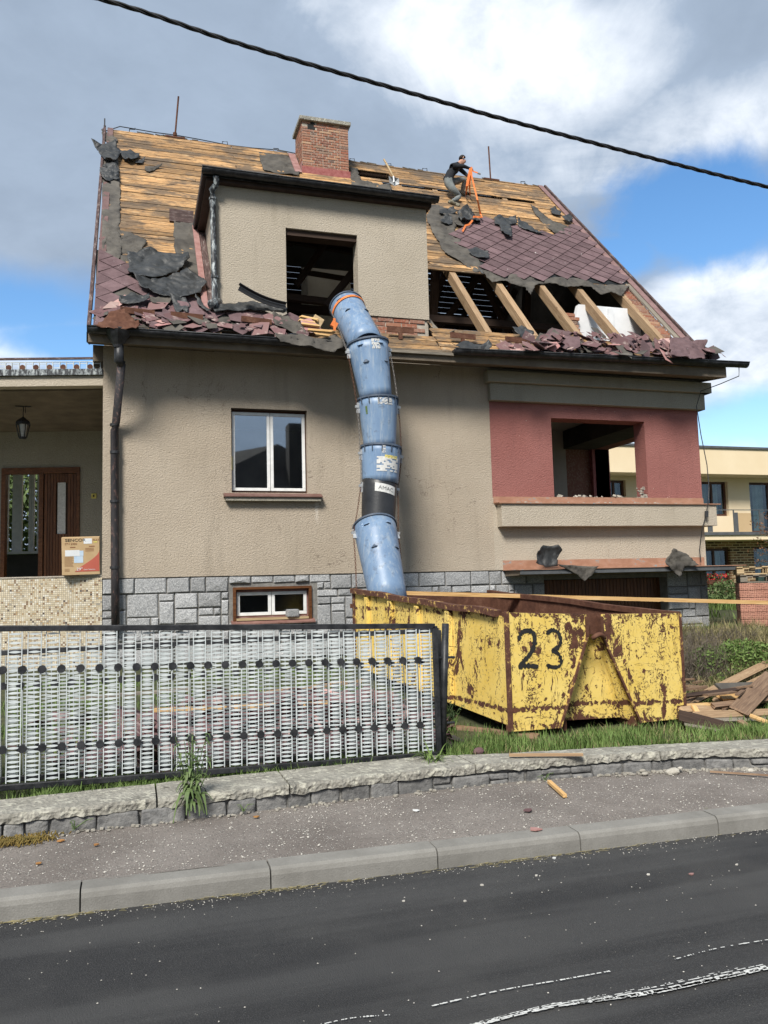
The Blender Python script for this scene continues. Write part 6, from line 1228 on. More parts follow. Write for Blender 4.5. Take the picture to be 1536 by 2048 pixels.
ribbon('webbing', [hN+Vector((-.02, -.04, 0)), at(938, 352, Y=hN.y-.1), at(934, 372, Y=hN.y-.15), rp(931.5, 394, .05)], .065, 'orange_strap', stp)
ribbon('webbing', [hN+Vector((0, -.03, 0)), at(939, 370, Y=hN.y-.08), rp(940.5, 394, .05)], .045, 'orange_strap', stp)
ribbon('webbing', [hN, at(948, 343.5, Y=hN.y), at(957, 346, Y=hN.y-.02)], .035, 'orange_strap', stp); B().tube([at(955, 346, Y=hN.y-.02), at(961, 348, Y=hN.y-.02)], .022, 8).build('hook', M['galvanised'], stp)
# ================================================================ LONG BOARD, LUMBER, BRICKS
o = plank('long_board', at(812, 1186, Y=11.0), at(1640, 1208, Y=9.7), .13, .055, M['fresh_wood'], None, nseg=14); tag(o, 'long thin pale batten lying across the top of the yellow container to the right edge', 'batten')
LB = [((1372, 1408), (1560, 1315), 7.9, 9.0, .10, 'rafter_wood', 'long orange brown batten rising steeply to the right across the wood pile'),
 ((1358, 1393), (1560, 1368), 7.6, 8.3, .05, 'dark_timber', 'thin dark edge strip lying under the steep batten'),
 ((1440, 1378), (1580, 1372), 8.0, 8.4, .16, 'felt', 'grey felt covered board near the top of the wood pile'),
 ((1370, 1412), (1500, 1404), 7.55, 7.9, .05, 'fresh_wood', 'pale thin lath in the middle of the wood pile'),
 ((1432, 1402), (1530, 1355), 7.8, 8.5, .09, 'rafter_wood', 'brown board crossing beneath the grey felt board'),
 ((1478, 1422), (1545, 1352), 7.5, 8.3, .20, 'old_wood', 'wide brown board leaning diagonally in the wood pile'),
 ((1364, 1420), (1480, 1416), 7.45, 7.8, .09, 'rafter_wood', 'short reddish board at the left of the wood pile'),
 ((1390, 1432), (1570, 1424), 7.35, 7.7, .10, 'rafter_wood', 'thick brown beam lying flat along the front of the wood pile'),
 ((1400, 1440), (1560, 1438), 7.3, 7.6, .06, 'grey_wood', 'grey lath under the thick brown beam'),
 ((1358, 1432), (1478, 1462), 7.35, 7.15, .17, 'dark_timber', 'wide charred black board sloping down at the front left of the wood pile'),
 ((1372, 1450), (1487, 1471), 7.2, 6.9, .04, 'grey_wood', 'thin grey stick poking out of the grass before the wood pile'),
 ((1502, 1432), (1570, 1458), 7.4, 7.1, .06, 'fresh_wood', 'short orange lath sloping down at the right front of the wood pile'),
 ((1386, 1410), (1396, 1428), 7.5, 7.4, .06, 'fresh_wood', 'short pale stub standing at the left of the wood pile'),
 ((1480, 1442), (1502, 1455), 7.3, 7.2, .06, 'old_wood', 'small brown offcut before the right part of the wood pile'),
 ((1440, 1395), (1560, 1388), 7.8, 8.2, .09, 'fresh_wood', 'yellowish board lying level in the right half of the wood pile'),
 ((1425, 1412), (1560, 1396), 7.6, 8.0, .07, 'old_wood', 'weathered dark board just below the yellowish board')]
for a_, c_, Ya, Yc, w_, mt, lb in LB:
    o = plank('board', at(*a_, Y=Ya), at(*c_, Y=Yc), w_, .03 if w_ > .06 else .02, M[mt], None, nrm=(0, -.6, .8), jag=.02, nseg=4); tag(o, lb, 'board')
q = B()
for i in range(60):
    p = Vector((random.uniform(5.6, 7.6), random.uniform(7.6, 8.8), .12+random.uniform(0, .22))); d = Vector((random.uniform(.4, 1), random.uniform(-.3, .6), random.uniform(-.05, .12)))*random.uniform(.2, .6); q.beam(p, p+d, random.uniform(.03, .08), .02)
tag(q.build('wood_scraps', M['old_wood']), 'jumble of broken laths and splinters under the wood pile', 'wood scraps', None, 'stuff')
SY = 12.2; s0 = at(1487, 1295, Y=SY); s1 = at(1487, 1166, Y=SY); bs = empty('brick_stack', (s0.x+.6, SY+.5, s0.z-.1), 'pallet load of red hollow clay bricks at the right edge behind the wood pile', 'bricks')
rows = 10; hb = (s1.z-(s0.z-.15))/rows; wbk = .235; q = B(); g = .006; q.box(g, wbk-g, 0, .3, g*.6, hb-g*.6); hm = bpy.data.meshes.new('hollow_brick'); c_ = Vector((wbk/2, 0, 0)); hm.from_pydata([Vector(v_)-c_ for v_ in q.v], [], q.f); hm.materials.append(M['hollow_brick']); hm.update()
B().box(s0.x+.02, s0.x+1.16, SY+.02, SY+.98, s0.z-.14, s1.z-.01).build('core', M['hollow_brick'], bs)
for r_ in range(rows):
    z = s0.z-.15+hb*r_
    for i in range(5): mesh_at('hollow_brick', hm, bs, Matrix.Translation((s0.x+wbk*(i+.5), SY+random.uniform(-.01, .006), z)))
    for i in range(4): mesh_at('hollow_brick', hm, bs, Matrix.Translation((s0.x-random.uniform(.0, .008), SY+.01+wbk*(i+.5), z)) @ Matrix.Rotation(-PI/2, 4, 'Z'))
def pallet(z, mt, lb, dx=0):
    r_ = empty('pallet', (s0.x+.6, SY+.5, z), lb, 'pallet')
    for i in range(3):
        for k_ in range(3): B().box(s0.x+dx+.0+.5*i, s0.x+dx+.12+.5*i, SY-.02+.44*k_, SY+.12+.44*k_, z+.024, z+.10).build('block', M[mt], r_)
    for k_ in range(3): plank('board', (s0.x+dx, SY+.05+.44*k_, z+.012), (s0.x+dx+1.15, SY+.05+.44*k_, z+.012), .1, .022, M[mt], r_); plank('board', (s0.x+dx, SY+.05+.44*k_, z+.112), (s0.x+dx+1.15, SY+.05+.44*k_, z+.112), .1, .022, M[mt], r_)
    for i in range(6): plank('board', (s0.x+dx+.05+.21*i, SY-.03, z+.135), (s0.x+dx+.05+.21*i, SY+1.0, z+.135), .1, .02, M[mt], r_)
pallet(s1.z, 'grey_wood', 'grey weathered pallet lying on top of the red brick stack, lower of two', .02); pallet(s1.z+.148, 'pallet_wood', 'pale yellow pallet on top of the grey one on the brick stack', -.03)
for r_ in (bs, bpy.data.objects['pallet'], bpy.data.objects['pallet.001']): r_.matrix_basis = Matrix.Translation(s0) @ Matrix.Rotation(math.radians(-36), 4, 'Z') @ Matrix.Translation(-s0) @ r_.matrix_basis; WMX[r_.name] = r_.matrix_basis.copy()
# ================================================================ NEIGHBOURING BUILDING
NY = 28.0; A = lambda px, py, Y=NY: at(px, py, Y=Y)
nb = empty('neighbour_building', (20, NY, .6), 'cream two storey flat roofed building with brown windows and a balcony behind the house', 'building')
zR, zP0, zb1, zb0 = A(1440, 897, NY-1.0).z, A(1440, 948, NY-1.0).z, A(1440, 1066, NY-1.0).z, A(1440, 1080, NY-1.0).z
xl = 12.5; xr = 42
wz = lambda py, Y=NY: A(1430, py, Y).z; wx_ = lambda px, py=1000, Y=NY: A(px, py, Y).x
W1 = (wx_(1401), wx_(1457), wz(1032), wz(963)); W2 = (wx_(1500), wx_(1500)+2.2, wz(1066), wz(963)); W0 = (wx_(1213), wx_(1253), wz(995), wz(963)); V1 = (wx_(1404, 1130), wx_(1463, 1130), wz(1163), wz(1097)); V2 = (wx_(1510, 1130), wx_(1510, 1130)+2.2, wz(1200), wz(1094)); W00 = (wx_(1294), wx_(1330), wz(1032), wz(963))
b = B(); wall_grid(b, 'y', NY, .4, xl, xr, zb1-.05, zR-.3, [W0, W1, W2, W00]); b.build('upper_wall', M['cream_wall'], nb)
B().box(wx_(1465), wx_(1500)-.01, NY-.012, NY-.002, zb1-.02, wz(1026)).build('wall_band', M['ochre_wall'], nb)
b = B(); wall_grid(b, 'y', NY+.02, .4, xl, xr, -.3, zb1-.051, [V1, V2]); b.build('lower_wall', M['dark_brick'], nb)
B().box(xl, xr, NY-1, NY-.003, zP0, zR).build('parapet', M['cream_wall'], nb); B().box(xl-.1, xr, NY-1.06, NY+9, zR+.002, zR+.09).build('roof_trim', M['slate_trim'], nb)
B().box(xl, xr, NY-1.1, NY-.003, zb0, zb1-.09).build('balcony_slab', M['cream_wall'], nb)
b = B(); b.box(xl, xr, NY-1.16, NY-.01, zb1-.088, zb1+.03); b.build('balcony_trim', M['slate_trim'], nb)
zrl = A(1440, 1019, NY-1.1).z
b = B(); b.box(xl, xr, NY-1.12, NY-1.08, zrl-.03, zrl); b.build('balcony_rail', M['slate_trim'], nb)
for px in (1365, 1415, 1467, 1519): xx = A(px, 1040, NY-1.1).x; b = B(); b.box(xx, xx+.04, NY-1.12, NY-1.08, zb1+.031, zrl-.031); b.box(xx+.05, xx+.22, NY-1.11, NY-1.09, zb1+.04, zrl-.12); b.build('balcony_post', M['slate_trim'], nb)
for (x0, x1, z0, z1) in (W0, W1, W2, W00, V1, V2):
    f = B(); y = NY+.16; t = .09; f.box(x0, x1, y, y+.1, z1-t, z1); f.box(x0, x1, y, y+.1, z0, z0+t); xm = [x0, (x0+x1)/2-t/2, x1-t] if x1-x0 > .9 else [x0, x1-t]
    for xx in xm: f.box(xx, xx+t, y+.001, y+.099, z0+t, z1-t)
    fr_ = f.build('window', M['brown_frame'], nb); B().box(x0+t*.5, x1-t*.5, y+.04, y+.05, z0+.05, z1-.05).build('pane', M['shop_glass'], fr_)
    q = B(); n = 30; v_ = []
    for i in range(n+1): xx = x0+(x1-x0)*(.1+.8*i/n); v_ += [(xx, y+.3+.05*math.sin(i*1.3), z0), (xx, y+.3+.05*math.sin(i*1.3), z1)]
    if x1-x0 > .9: q.add(v_, [(2*i, 2*i+2, 2*i+3, 2*i+1) for i in range(n) if i % 15 > 5]); q.build('curtain', M['curtain'], fr_, solid=.01)
B().box(xl, xr, NY+1.4, NY+1.5, -.3, zR-.1).build('inner_wall', M['interior_dark'], nb); B().box(xl, xr, NY+.5, NY+1.4, zb1-.4, zb1-.1).build('inner_floor', M['interior_dark'], nb); B().box(xl-.02, xl+.1, NY-1, NY+9, -.3, zR).build('side_wall', M['cream_wall'], nb)
for px in (1284, 1519): c_ = A(px, 951, NY-.6); B().tube([c_+Vector((0, 0, .0)), c_+Vector((0, 0, .08)), c_+Vector((0, 0, .12))], .2, 12, True, [.12, .24, .26]).build('ceiling_lamp', M['sticker'], nb)
# flowers
fb = empty('flower_box', A(1425, 1165, NY-.2), 'red geraniums in a window box below the lower brown window of the cream building', 'flower box'); zf = V1[2]
B().box(V1[0]+.1, V1[0]+1.0, NY-.25, NY-.02, zf-.1, zf+.06).build('trough', M['rust'], fb)
for nme, mt, n in (('foliage', 'leaf', 120), ('blossoms', 'flower_red', 110)):
    q = B()
    for i in range(n):
        c_ = Vector((random.uniform(V1[0]+.05, V1[0]+1.05), NY-.15+random.uniform(-.15, .1), zf+.06+random.uniform(0, .26))); s_ = random.uniform(.02, .05); Mx = Matrix.Translation(c_) @ Matrix.Rotation(random.random()*6, 4, Vector((random.random(), random.random(), random.random())).normalized()); q.add([Mx @ Vector(p) for p in ((-s_, 0, 0), (0, -s_, 0), (s_, 0, 0), (0, s_, 0))], [(0, 1, 2, 3)])
    q.build(nme, M[mt], fb)
# ================================================================ HOUSE ACROSS THE STREET (seen in the window glass)
op = empty('opposite_house', (6, -14, 0), 'dark hip roofed house across the street mirrored in the upper window', 'house')
mir = lambda p: Vector((p.x, 26.24-p.y, p.z)); ap = mir(at(556, 888, Y=40)); 
B().box(ap.x-7, ap.x+6, -20, -11, 0, 4.6).build('wall', M['far_dark'], op)
b = B(); e_ = [(ap.x-7.6, -10.4, 4.6), (ap.x+6.6, -10.4, 4.6), (ap.x+6.6, -20.6, 4.6), (ap.x-7.6, -20.6, 4.6)]; t1, t2 = (ap.x, -13.76, ap.z), (ap.x, -17, ap.z); b.add(e_+[t1, t2, (ap.x-5.5, -15.4, ap.z-.9)], [(0, 1, 4), (1, 2, 5, 4), (2, 3, 6, 5), (3, 0, 4, 6), (4, 5, 6), (3, 2, 1, 0)]); b.build('roof', M['far_dark'], op)
cc = mir(at(597, 850, Y=38.5)); B().box(cc.x-.55, cc.x+.5, cc.y-.5, cc.y+.4, 4.6, cc.z).build('chimney', M['far_dark'], op)
b = B(); b.box(ap.x+.8, ap.x+1.9, -12.9, -12.8, 5.9, 6.4); 
b.build('skylight', M['galvanised'], op)
# ================================================================ OVERHEAD CABLE
cb_ = [(-520, -160), (-200, -88), (200, -2), (480, 88), (800, 180), (1100, 263), (1536, 374), (1900, 452)]; CP = [at(x_, y_, Y=7.4) for x_, y_ in cb_]
def cr3(P, k=40):
    out = []; P = [P[0]]+P+[P[-1]]
    for i in range(1, len(P)-2):
        for j_ in range(k): t = j_/k; out.append(.5*((2*P[i])+(-P[i-1]+P[i+1])*t+(2*P[i-1]-5*P[i]+4*P[i+1]-P[i+2])*t*t+(-P[i-1]+3*P[i]-3*P[i+1]+P[i+2])*t**3))
    return out+[P[-2]]
cl_ = cr3(CP); cab = empty('overhead_cable', CP[0], 'thick twisted black overhead power cable crossing the sky', 'cable')
for ph in range(3):
    pts = []; L_ = 0
    for i, p in enumerate(cl_):
        if i: L_ += (p-cl_[i-1]).length
        a2 = 2*PI*(L_/.55)+ph*2*PI/3; pts.append(p+Vector((0, math.cos(a2), math.sin(a2)))*.0118)
    B().tube(pts, .0118, 6).build('strand', M['cable_black'], cab, smooth=True)
# ================================================================ RUBBLE BEHIND THE FENCE
q = B(); qs = []
for i in range(900):
    x = random.gauss(1.5, 1.0); y = random.gauss(8.3, .8)
    if y < 6.9 or x > 3.0 or x < -1: continue
    z = G(x, y)+.02+.30*math.exp(-((x-1.7)/1.1)**2-((y-8.5)/.8)**2)*random.uniform(.3, 1); m_ = random.choice(shs)
    mw = Matrix.Translation((x, y, z)) @ Matrix.Rotation(random.uniform(-.6, .6), 4, 'X') @ Matrix.Rotation(random.uniform(-.6, .6), 4, 'Y') @ Matrix.Rotation(random.random()*6, 4, 'Z'); qs.append((x, y, z))
    if len(qs) < 60: o = mesh_at('broken_tile', m_, None, mw); tag(o, 'broken pink or purple tile lying in the yard behind the white fence', 'tile', 'broken tiles in the yard behind the fence')
    else: q.add([mw @ v_.co for v_ in m_.vertices], [tuple(p.vertices) for p in m_.polygons])
tag(q.build('tile_rubble', M['tile_broken']), 'heap of pink broken roof tiles in the yard behind the white fence', 'rubble', None, 'stuff')
hb_ = grid_obj('rubble_mound', -1, 3.0, 24, lambda x: 7.0, lambda x: 10.0, 18, lambda x, y: G(x, y)-.05+.26*math.exp(-((x-1.7)/1.1)**2-((y-8.5)/.8)**2)+nz(x, y, 5, .04), M['tile_broken'], 'low mound of tile fragments in the yard', kind='stuff')
for i, (x0, y0, x1, y1, mt, lb) in enumerate(((.2, 8.6, 1.9, 8.2, 'fresh_wood', 'orange batten lying on the tile rubble behind the fence, left of two'), (1.0, 9.0, 2.6, 9.3, 'rafter_wood', 'brown batten lying on the tile rubble behind the fence, right of two'), (2.2, 8.2, 3.0, 8.0, 'dark_timber', 'dark board end on the rubble beside the yellow container'), (-.6, 9.5, .6, 9.4, 'grey_wood', 'grey plank lying in the yard before the mosaic parapet'))):
    o = plank('board', (x0, y0, G(x0, y0)+.24), (x1, y1, G(x1, y1)+.28), .10, .03, M[mt]); tag(o, lb, 'board')
# ================================================================ PLANTS
def blades(name, pts, hmin, hmax, w_, mt, label, lean=.5, kind='stuff', cat='grass', parent=None):
    n = len(pts); P = np.array(pts); a = rng.uniform(0, 2*PI, n); h_ = rng.uniform(hmin, hmax, n)*rng.uniform(.6, 1, n); ln = rng.uniform(.1, lean, n)*h_; b_ = a+rng.uniform(-.5, .5, n)+PI/2; W2_ = w_*rng.uniform(.6, 1.2, n)
    d = np.stack([np.cos(a), np.sin(a), np.zeros(n)], 1); s_ = np.stack([np.cos(b_), np.sin(b_), np.zeros(n)], 1)*W2_[:, None]/2; z = np.array([0, 0, 1.])
    m_ = P+d*(ln*.3)[:, None]+z*(h_*.55)[:, None]; t = P+d*ln[:, None]+z*h_[:, None]
    V = np.stack([P-s_, P+s_, m_+s_*.8, m_-s_*.8, t], 1).reshape(-1, 3); me = bpy.data.meshes.new(name); me.vertices.add(5*n); me.vertices.foreach_set('co', V.ravel())
    base = np.arange(n)*5; loops = np.stack([base, base+1, base+2, base+3, base+3, base+2, base+4], 1).ravel(); me.loops.add(len(loops)); me.loops.foreach_set('vertex_index', loops)
    ls = np.stack([np.arange(n)*7, np.arange(n)*7+4], 1).ravel(); me.polygons.add(2*n); me.polygons.foreach_set('loop_start', ls); me.update(calc_edges=True); me.validate(); me.materials.append(M[mt]); o = bpy.data.objects.new(name, me); put(o, parent)
    if parent is None: tag(o, label, cat, None, kind)
    return o
def in_bin(x, y): p = BF.inverted() @ Vector((x, y, .2)); return -.05 < p.x < BW+.02 and .1 < p.y < BL
def pick(n, x0, x1, f0, f1, dens=None, zf=G):
    out = []
    while len(out) < n:
        x = random.uniform(x0, x1); a_, c_ = f0(x), f1(x); y = random.uniform(a_, c_)
        if in_bin(x, y): continue
        if dens and random.random() > dens(x, y): continue
        out.append((x, y, zf(x, y)-.01))
    return out
bpf = lambda x: interp(BP, x)
clump = lambda s_, th: (lambda x, y: max(.06, min(1, (noise.noise(Vector((x*s_, y*s_, 1)))-th)*3+.5)))
blades('grass', pick(12000, 2.35, 7.4, lambda x: bpf(x)+.02, lambda x: 7.9, clump(2.6, .06)), .04, .17, .010, 'grass', 'lush green grass between the low wall and the yellow container', .8)
blades('grass', pick(7000, -1.1, 2.5, lambda x: bpf(x)-.01, lambda x: bpf(x)+.32, clump(3, -.15)), .03, .13, .009, 'grass', 'green grass strip along the coping under the white fence', .9)
blades('grass', pick(9000, -1.5, 3.4, lambda x: 6.5, lambda x: 12, clump(1.5, .05)), .04, .16, .010, 'grass', 'thin green grass in the yard behind the white fence', .8)
blades('grass', pick(26000, 5.9, 11.0, lambda x: 8.3, lambda x: 12.5, clump(1.6, -.05)), .06, .20, .012, 'grass', 'tall green grass on the bank right of the container', .9)
blades('dry_grass', pick(16000, 5.6, 10.5, lambda x: 8.0, lambda x: 12, clump(1.9, .0)), .15, .38, .009, 'grass_dry', 'dry straw coloured grass on the bank right of the container', 1.0)
blades('dry_grass', pick(3400, 2.35, 6.5, lambda x: bpf(x)+.0, lambda x: 7.6, clump(2.5, .0)), .03, .12, .007, 'grass_dry', 'dry blades in the grass before the yellow container', 1.2)
blades('far_grass', pick(9000, 10.8, 24, lambda x: 12.5, lambda x: 26, clump(.6, -.1)), .1, .35, .03, 'grass', 'grass between the two houses at the right', .8)
def leafcloud(name, c, rad, n, ls, mt, label=None, cat=None, parent=None, flat=.0, thr=.0, kind=None):
    q = B(); k_ = 0
    while k_ < n:
        p = Vector([random.uniform(-1, 1) for _ in range(3)])
        if p.length > 1 or noise.noise(p*2.3+Vector(c)) < thr-.25*(1-p.length): continue
        w = Vector(c)+Vector((p.x*rad[0], p.y*rad[1], p.z*rad[2])); s_ = ls*random.uniform(.6, 1.3); Mx = Matrix.Translation(w) @ Matrix.Rotation(random.uniform(0, 6.28), 4, Vector((random.uniform(-1, 1), random.uniform(-1, 1), random.uniform(-1, 1))).normalized())
        q.add([Mx @ Vector(v_) for v_ in ((-s_, 0, 0), (-.2*s_, -s_*.42, .1*s_), (s_, 0, 0), (-.2*s_, s_*.42, .1*s_))], [(0, 1, 2, 3)]); k_ += 1
    o = q.build(name, M[mt], parent)
    if label: tag(o, label, cat, None, kind)
    return o
def shrub(name, label, c, rad, n, ls, mt, ntw=14):
    r_ = empty(name, (c[0], c[1], c[2]-rad[2]), label, 'shrub'); q = B()
    for i in range(ntw):
        a2 = random.random()*6.28; e_ = Vector((c[0]+math.cos(a2)*rad[0]*.8*random.random(), c[1]+math.sin(a2)*rad[1]*.8*random.random(), c[2]+rad[2]*random.uniform(.1, .9))); b0 = Vector((c[0], c[1], c[2]-rad[2])); q.tube([b0, b0.lerp(e_, .5)+Vector((0, 0, rad[2]*.15)), e_], .014, 5, True, [.02, .013, .004])
    q.build('stem', M['twig'], r_); leafcloud('foliage', c, rad, n, ls, mt, parent=r_, thr=-.12); return r_
cc = at(1462, 1205, Y=18); shrub('green_shrub', 'bright green leafy shrub between the stone plinth corner and the brick stack', (cc.x, 18, cc.z), (.75, .7, .62), 2600, .055, 'leaf')
cc = at(1455, 1262, Y=16); shrub('green_shrub', 'low dark green shrub below the bright one near the brick stack', (cc.x, 16, cc.z), (.8, .6, .45), 1800, .05, 'grass')
cc = at(1478, 1338, Y=9.3); shrub('juniper', 'low spreading green juniper on the bank behind the wood pile', (cc.x, 9.3, cc.z), (.85, .6, .40), 9000, .028, 'grass', 30)
# dry twiggy bush
def twigs(name, label, c, rad, n, cat='bush'):
    r_ = empty(name, (c[0], c[1], c[2]-rad[2]), label, cat); q = B()
    for i in range(n):
        a2 = random.random()*6.28; el = random.uniform(.1, 1.5); L_ = random.uniform(.5, 1); b0 = Vector((c[0]+random.uniform(-.6, .6)*rad[0], c[1]+random.uniform(-.5, .5)*rad[1], c[2]-rad[2])); e_ = b0+Vector((math.cos(a2)*math.cos(el)*rad[0]*.9, math.sin(a2)*math.cos(el)*rad[1]*.9, math.sin(el)*rad[2]*1.9))*L_
        m_ = b0.lerp(e_, .5)+Vector((random.uniform(-.06, .06), random.uniform(-.06, .06), .06)); q.tube([b0, m_, e_], .004, 3, False, [.006, .004, .002])
        for k_ in range(4):
            s_ = b0.lerp(e_, random.uniform(.3, .95)); q.tube([s_, s_+Vector((random.uniform(-.14, .14), random.uniform(-.14, .14), random.uniform(-.02, .16)))], .002, 3, False, [.003, .0015])
    q.build('twigs', M['twig'], r_); return r_
cc = at(1392, 1330, Y=9.3); twigs('dry_bush', 'dense grey brown leafless bush directly behind the right corner of the container', (cc.x, 9.4, cc.z-.02), (.6, .55, .55), 900)
cc = at(1425, 1290, Y=10.4); twigs('dry_bush', 'lighter dry twiggy bush at the foot of the stone corner', (cc.x, 10.4, cc.z), (1.0, .6, .40), 700)
# branches at the right edge
tb = empty('young_tree', (at(1560, 1150, Y=20).x, 20, .8), 'thin bare branched young tree with few red leaves at the right edge', 'tree'); q = B(); tp = at(1560, 1040, Y=20); bt = Vector((tp.x, 20, .8)); q.tube([bt, bt.lerp(tp, .5), tp], .03, 6, True, [.045, .03, .012]); tips = []
for px, py in ((1505, 1045), (1512, 1075), (1500, 1100), (1508, 1118), (1520, 1060), (1515, 1090), (1530, 1030), (1518, 1130)): e_ = at(px, py, Y=20); b0 = Vector((tp.x, 20, e_.z-.3)); m_ = b0.lerp(e_, .5)+Vector((0, .1, .03)); q.tube([b0, m_, e_], .012, 4, True, [.014, .009, .004]); tips += [b0.lerp(e_, t) for t in (.55, .7, .8, .9, 1)]
q.build('trunk', M['twig'], tb); q = B()
for p in tips:
    for k_ in range(6): s_ = .035; Mx = Matrix.Translation(p+Vector([random.uniform(-.08, .08) for _ in range(3)])) @ Matrix.Rotation(random.random()*6, 4, Vector((random.random(), random.random(), 1)).normalized()); q.add([Mx @ Vector(v_) for v_ in ((-s_, 0, 0), (0, -s_*.5, 0), (s_, 0, 0), (0, s_*.5, 0))], [(0, 1, 2, 3)])
q.build('crown', M['ink_brown'], tb)
# thistle on the coping, tuft by the post, small weeds
def arch(q, b0, a2, L_, w_, droop, n=7):
    d = Vector((math.cos(a2), math.sin(a2), 0)); s_ = Vector((-d.y, d.x, 0)); v_ = []
    for i in range(n+1): t = i/n; p = b0+d*L_*t*.8+Vector((0, 0, L_*(t*1.1-droop*t*t))); ww = w_*(.5+.5*math.sin(PI*min(.98, t+.12)))*(1-t*.75)+.0008; v_ += [p-s_*ww, p+s_*ww]
    q.add(v_, [(2*i, 2*i+1, 2*i+3, 2*i+2) for i in range(n)])
tz = at(866, 1528, Y=5.98); q = B(); r_ = tag(empty('grass_tuft', tz, 'tuft of long bright green strap leaves at the foot of the black gate post', 'plant'))
for i in range(46): arch(q, tz+Vector((random.uniform(-.05, .05), random.uniform(-.04, .04), 0)), random.random()*6.28, random.uniform(.12, .28), .006, random.uniform(.5, 1.2))
q.build('leaves', M['grass'], r_)
def thistle(px, py, Y, H, lb, n=9):
    b0 = at(px, py, Y=Y); r_ = empty('thistle', b0, lb, 'weed'); q = B(); ql = B()
    for i in range(n):
        e_ = b0+Vector((random.uniform(-.13, .13), random.uniform(-.06, .04), H*random.uniform(.6, 1))); m_ = b0.lerp(e_, .5)+Vector((random.uniform(-.02, .02), 0, .02)); q.tube([b0, m_, e_], .003, 4, False, [.004, .003, .0015])
        for k_ in range(9):
            t = random.uniform(.1, .95); p = b0.lerp(e_, t); L_ = (.14*(1.2-t)+.04)*H; arch(ql, p, random.random()*6.28, L_*1.3, L_*.22, 1.4, 4)
    for i in range(16): arch(ql, b0+Vector((random.uniform(-.1, .1)*H, -.02*H*2, random.uniform(0, .25)*H)), random.uniform(PI, 2*PI), random.uniform(.16, .34)*H, .034*H, random.uniform(1.0, 2.0), 5)
    q.build('stem', M['leaf'], r_); ql.build('leaves', M['leaf'], r_)
thistle(385, 1612, 5.62, .50, 'tall spiky thistle growing out of the low wall in front of the white fence', 12)
thistle(148, 1658, 5.58, .06, 'small bright green seedling at the foot of the low wall on the left', 3); thistle(487, 1622, 5.58, .05, 'tiny weed at the foot of the low wall right of the thistle', 3); thistle(1394, 1632, 4.6, .05, 'small weed growing at the back of the kerb on the right', 4); thistle(1090, 1560, 5.62, .05, 'low weed at the wall foot below the container corner', 3); thistle(905, 1440, 7.0, .22, 'leafy weed beside the left corner of the yellow container', 9)
q = B()
for i in range(420): x = random.gauss(-.66, .10); y = random.gauss(5.50, .045); q.tube([(x, y, .115), (x+random.uniform(-.02, .02), y+random.uniform(-.02, .02), .13+random.uniform(0, .012))], .004, 4)
tag(q.build('moss', M['moss']), 'orange brown moss patch at the wall foot on the left edge', 'moss', None, 'stuff')
# ================================================================ SMALL THINGS ON PAVEMENT AND ROAD
q = B()
for i in range(2600):
    x = random.uniform(-1.4, 5.2); y = random.uniform(kerbY(x)+.16, interp(WP, x)); 
    if random.random() > .35+.65*max(0, noise.noise(Vector((x*1.6, y*1.6, 2)))+.3): continue
    s_ = random.uniform(.002, .0065)*(1.5 if random.random() < .08 else 1); Mx = Matrix.Translation((x, y, .112+nz(x, y, 2.2, .008)+nz(x, y, 9, .003)+s_*.3)) @ Matrix.Rotation(random.random()*6, 4, 'Z'); q.add([Mx @ Vector(p) for p in ((-s_, -s_*.6, -s_*.4), (s_, -s_*.5, -s_*.4), (s_*.6, s_*.7, -s_*.4), (-s_*.7, s_*.6, -s_*.4), (0, 0, s_*.6))], [(0, 1, 4), (1, 2, 4), (2, 3, 4), (3, 0, 4)])
tag(q.build('pebbles', M['pebble']), 'loose pale grit on the pavement', 'grit', None, 'stuff')
q = B()
for i in range(1100):
    x = random.uniform(-1.4, 4.6); y = kerbY(x)-abs(random.gauss(0, .06))-.004 if random.random() < .6 else random.uniform(2.2, kerbY(x)); s_ = random.uniform(.0015, .0045); Mx = Matrix.Translation((x, y, .004)) @ Matrix.Rotation(random.random()*6, 4, 'Z'); q.add([Mx @ Vector(p) for p in ((-s_, -s_*.6, 0), (s_, -s_*.5, 0), (s_*.6, s_*.7, 0), (-s_*.7, s_*.6, 0), (0, 0, s_*.8))], [(0, 1, 4), (1, 2, 4), (2, 3, 4), (3, 0, 4)])
tag(q.build('pebbles', M['pebble']), 'pale grit along the kerb and on the road', 'grit', None, 'stuff')
q = B()
for i in range(360):
    x = random.choice([random.gauss(.75, .25), random.gauss(2.2, .4), random.gauss(-.5, .2), random.uniform(-1, 4.4)]); y = kerbY(x)-abs(random.gauss(.015, .02)); a2 = random.gauss(0, .6); L_ = random.uniform(.015, .06); q.tube([(x, y, .006), (x+L_*math.cos(a2), y+L_*math.sin(a2)*.4, .008)], .0009, 3)
tag(q.build('straw', M['grass_dry']), 'dry grass clippings along the foot of the kerb', 'straw', None, 'stuff')
q = B()
for i in range(200):
    x = random.uniform(-1, 5); y = interp(WP, x)-abs(random.gauss(.03, .03)); s_ = random.uniform(.003, .012); q.box(-s_, s_, -s_, s_, 0, s_, Matrix.Translation((x, y, .112)) @ Matrix.Rotation(random.random()*3, 4, 'Z'))
tag(q.build('wall_crumbs', M['rubble']), 'crumbs of mortar along the foot of the low wall', 'debris', None, 'stuff')
def flatbit(px, py, Z, rr, mt, name, lb, cat, grp=None, hh=.006):
    c = at(px, py, Z=Z); k_ = 5; a0 = random.random()*6; b = B(); P = [c+Vector((math.cos(a0+2*PI*i/k_)*rr*random.uniform(.5, 1), math.sin(a0+2*PI*i/k_)*rr*random.uniform(.4, 1), 0)) for i in range(k_)]; b.prism(P, (0, 0, hh)); tag(b.build(name, M[mt]), lb, cat, grp)
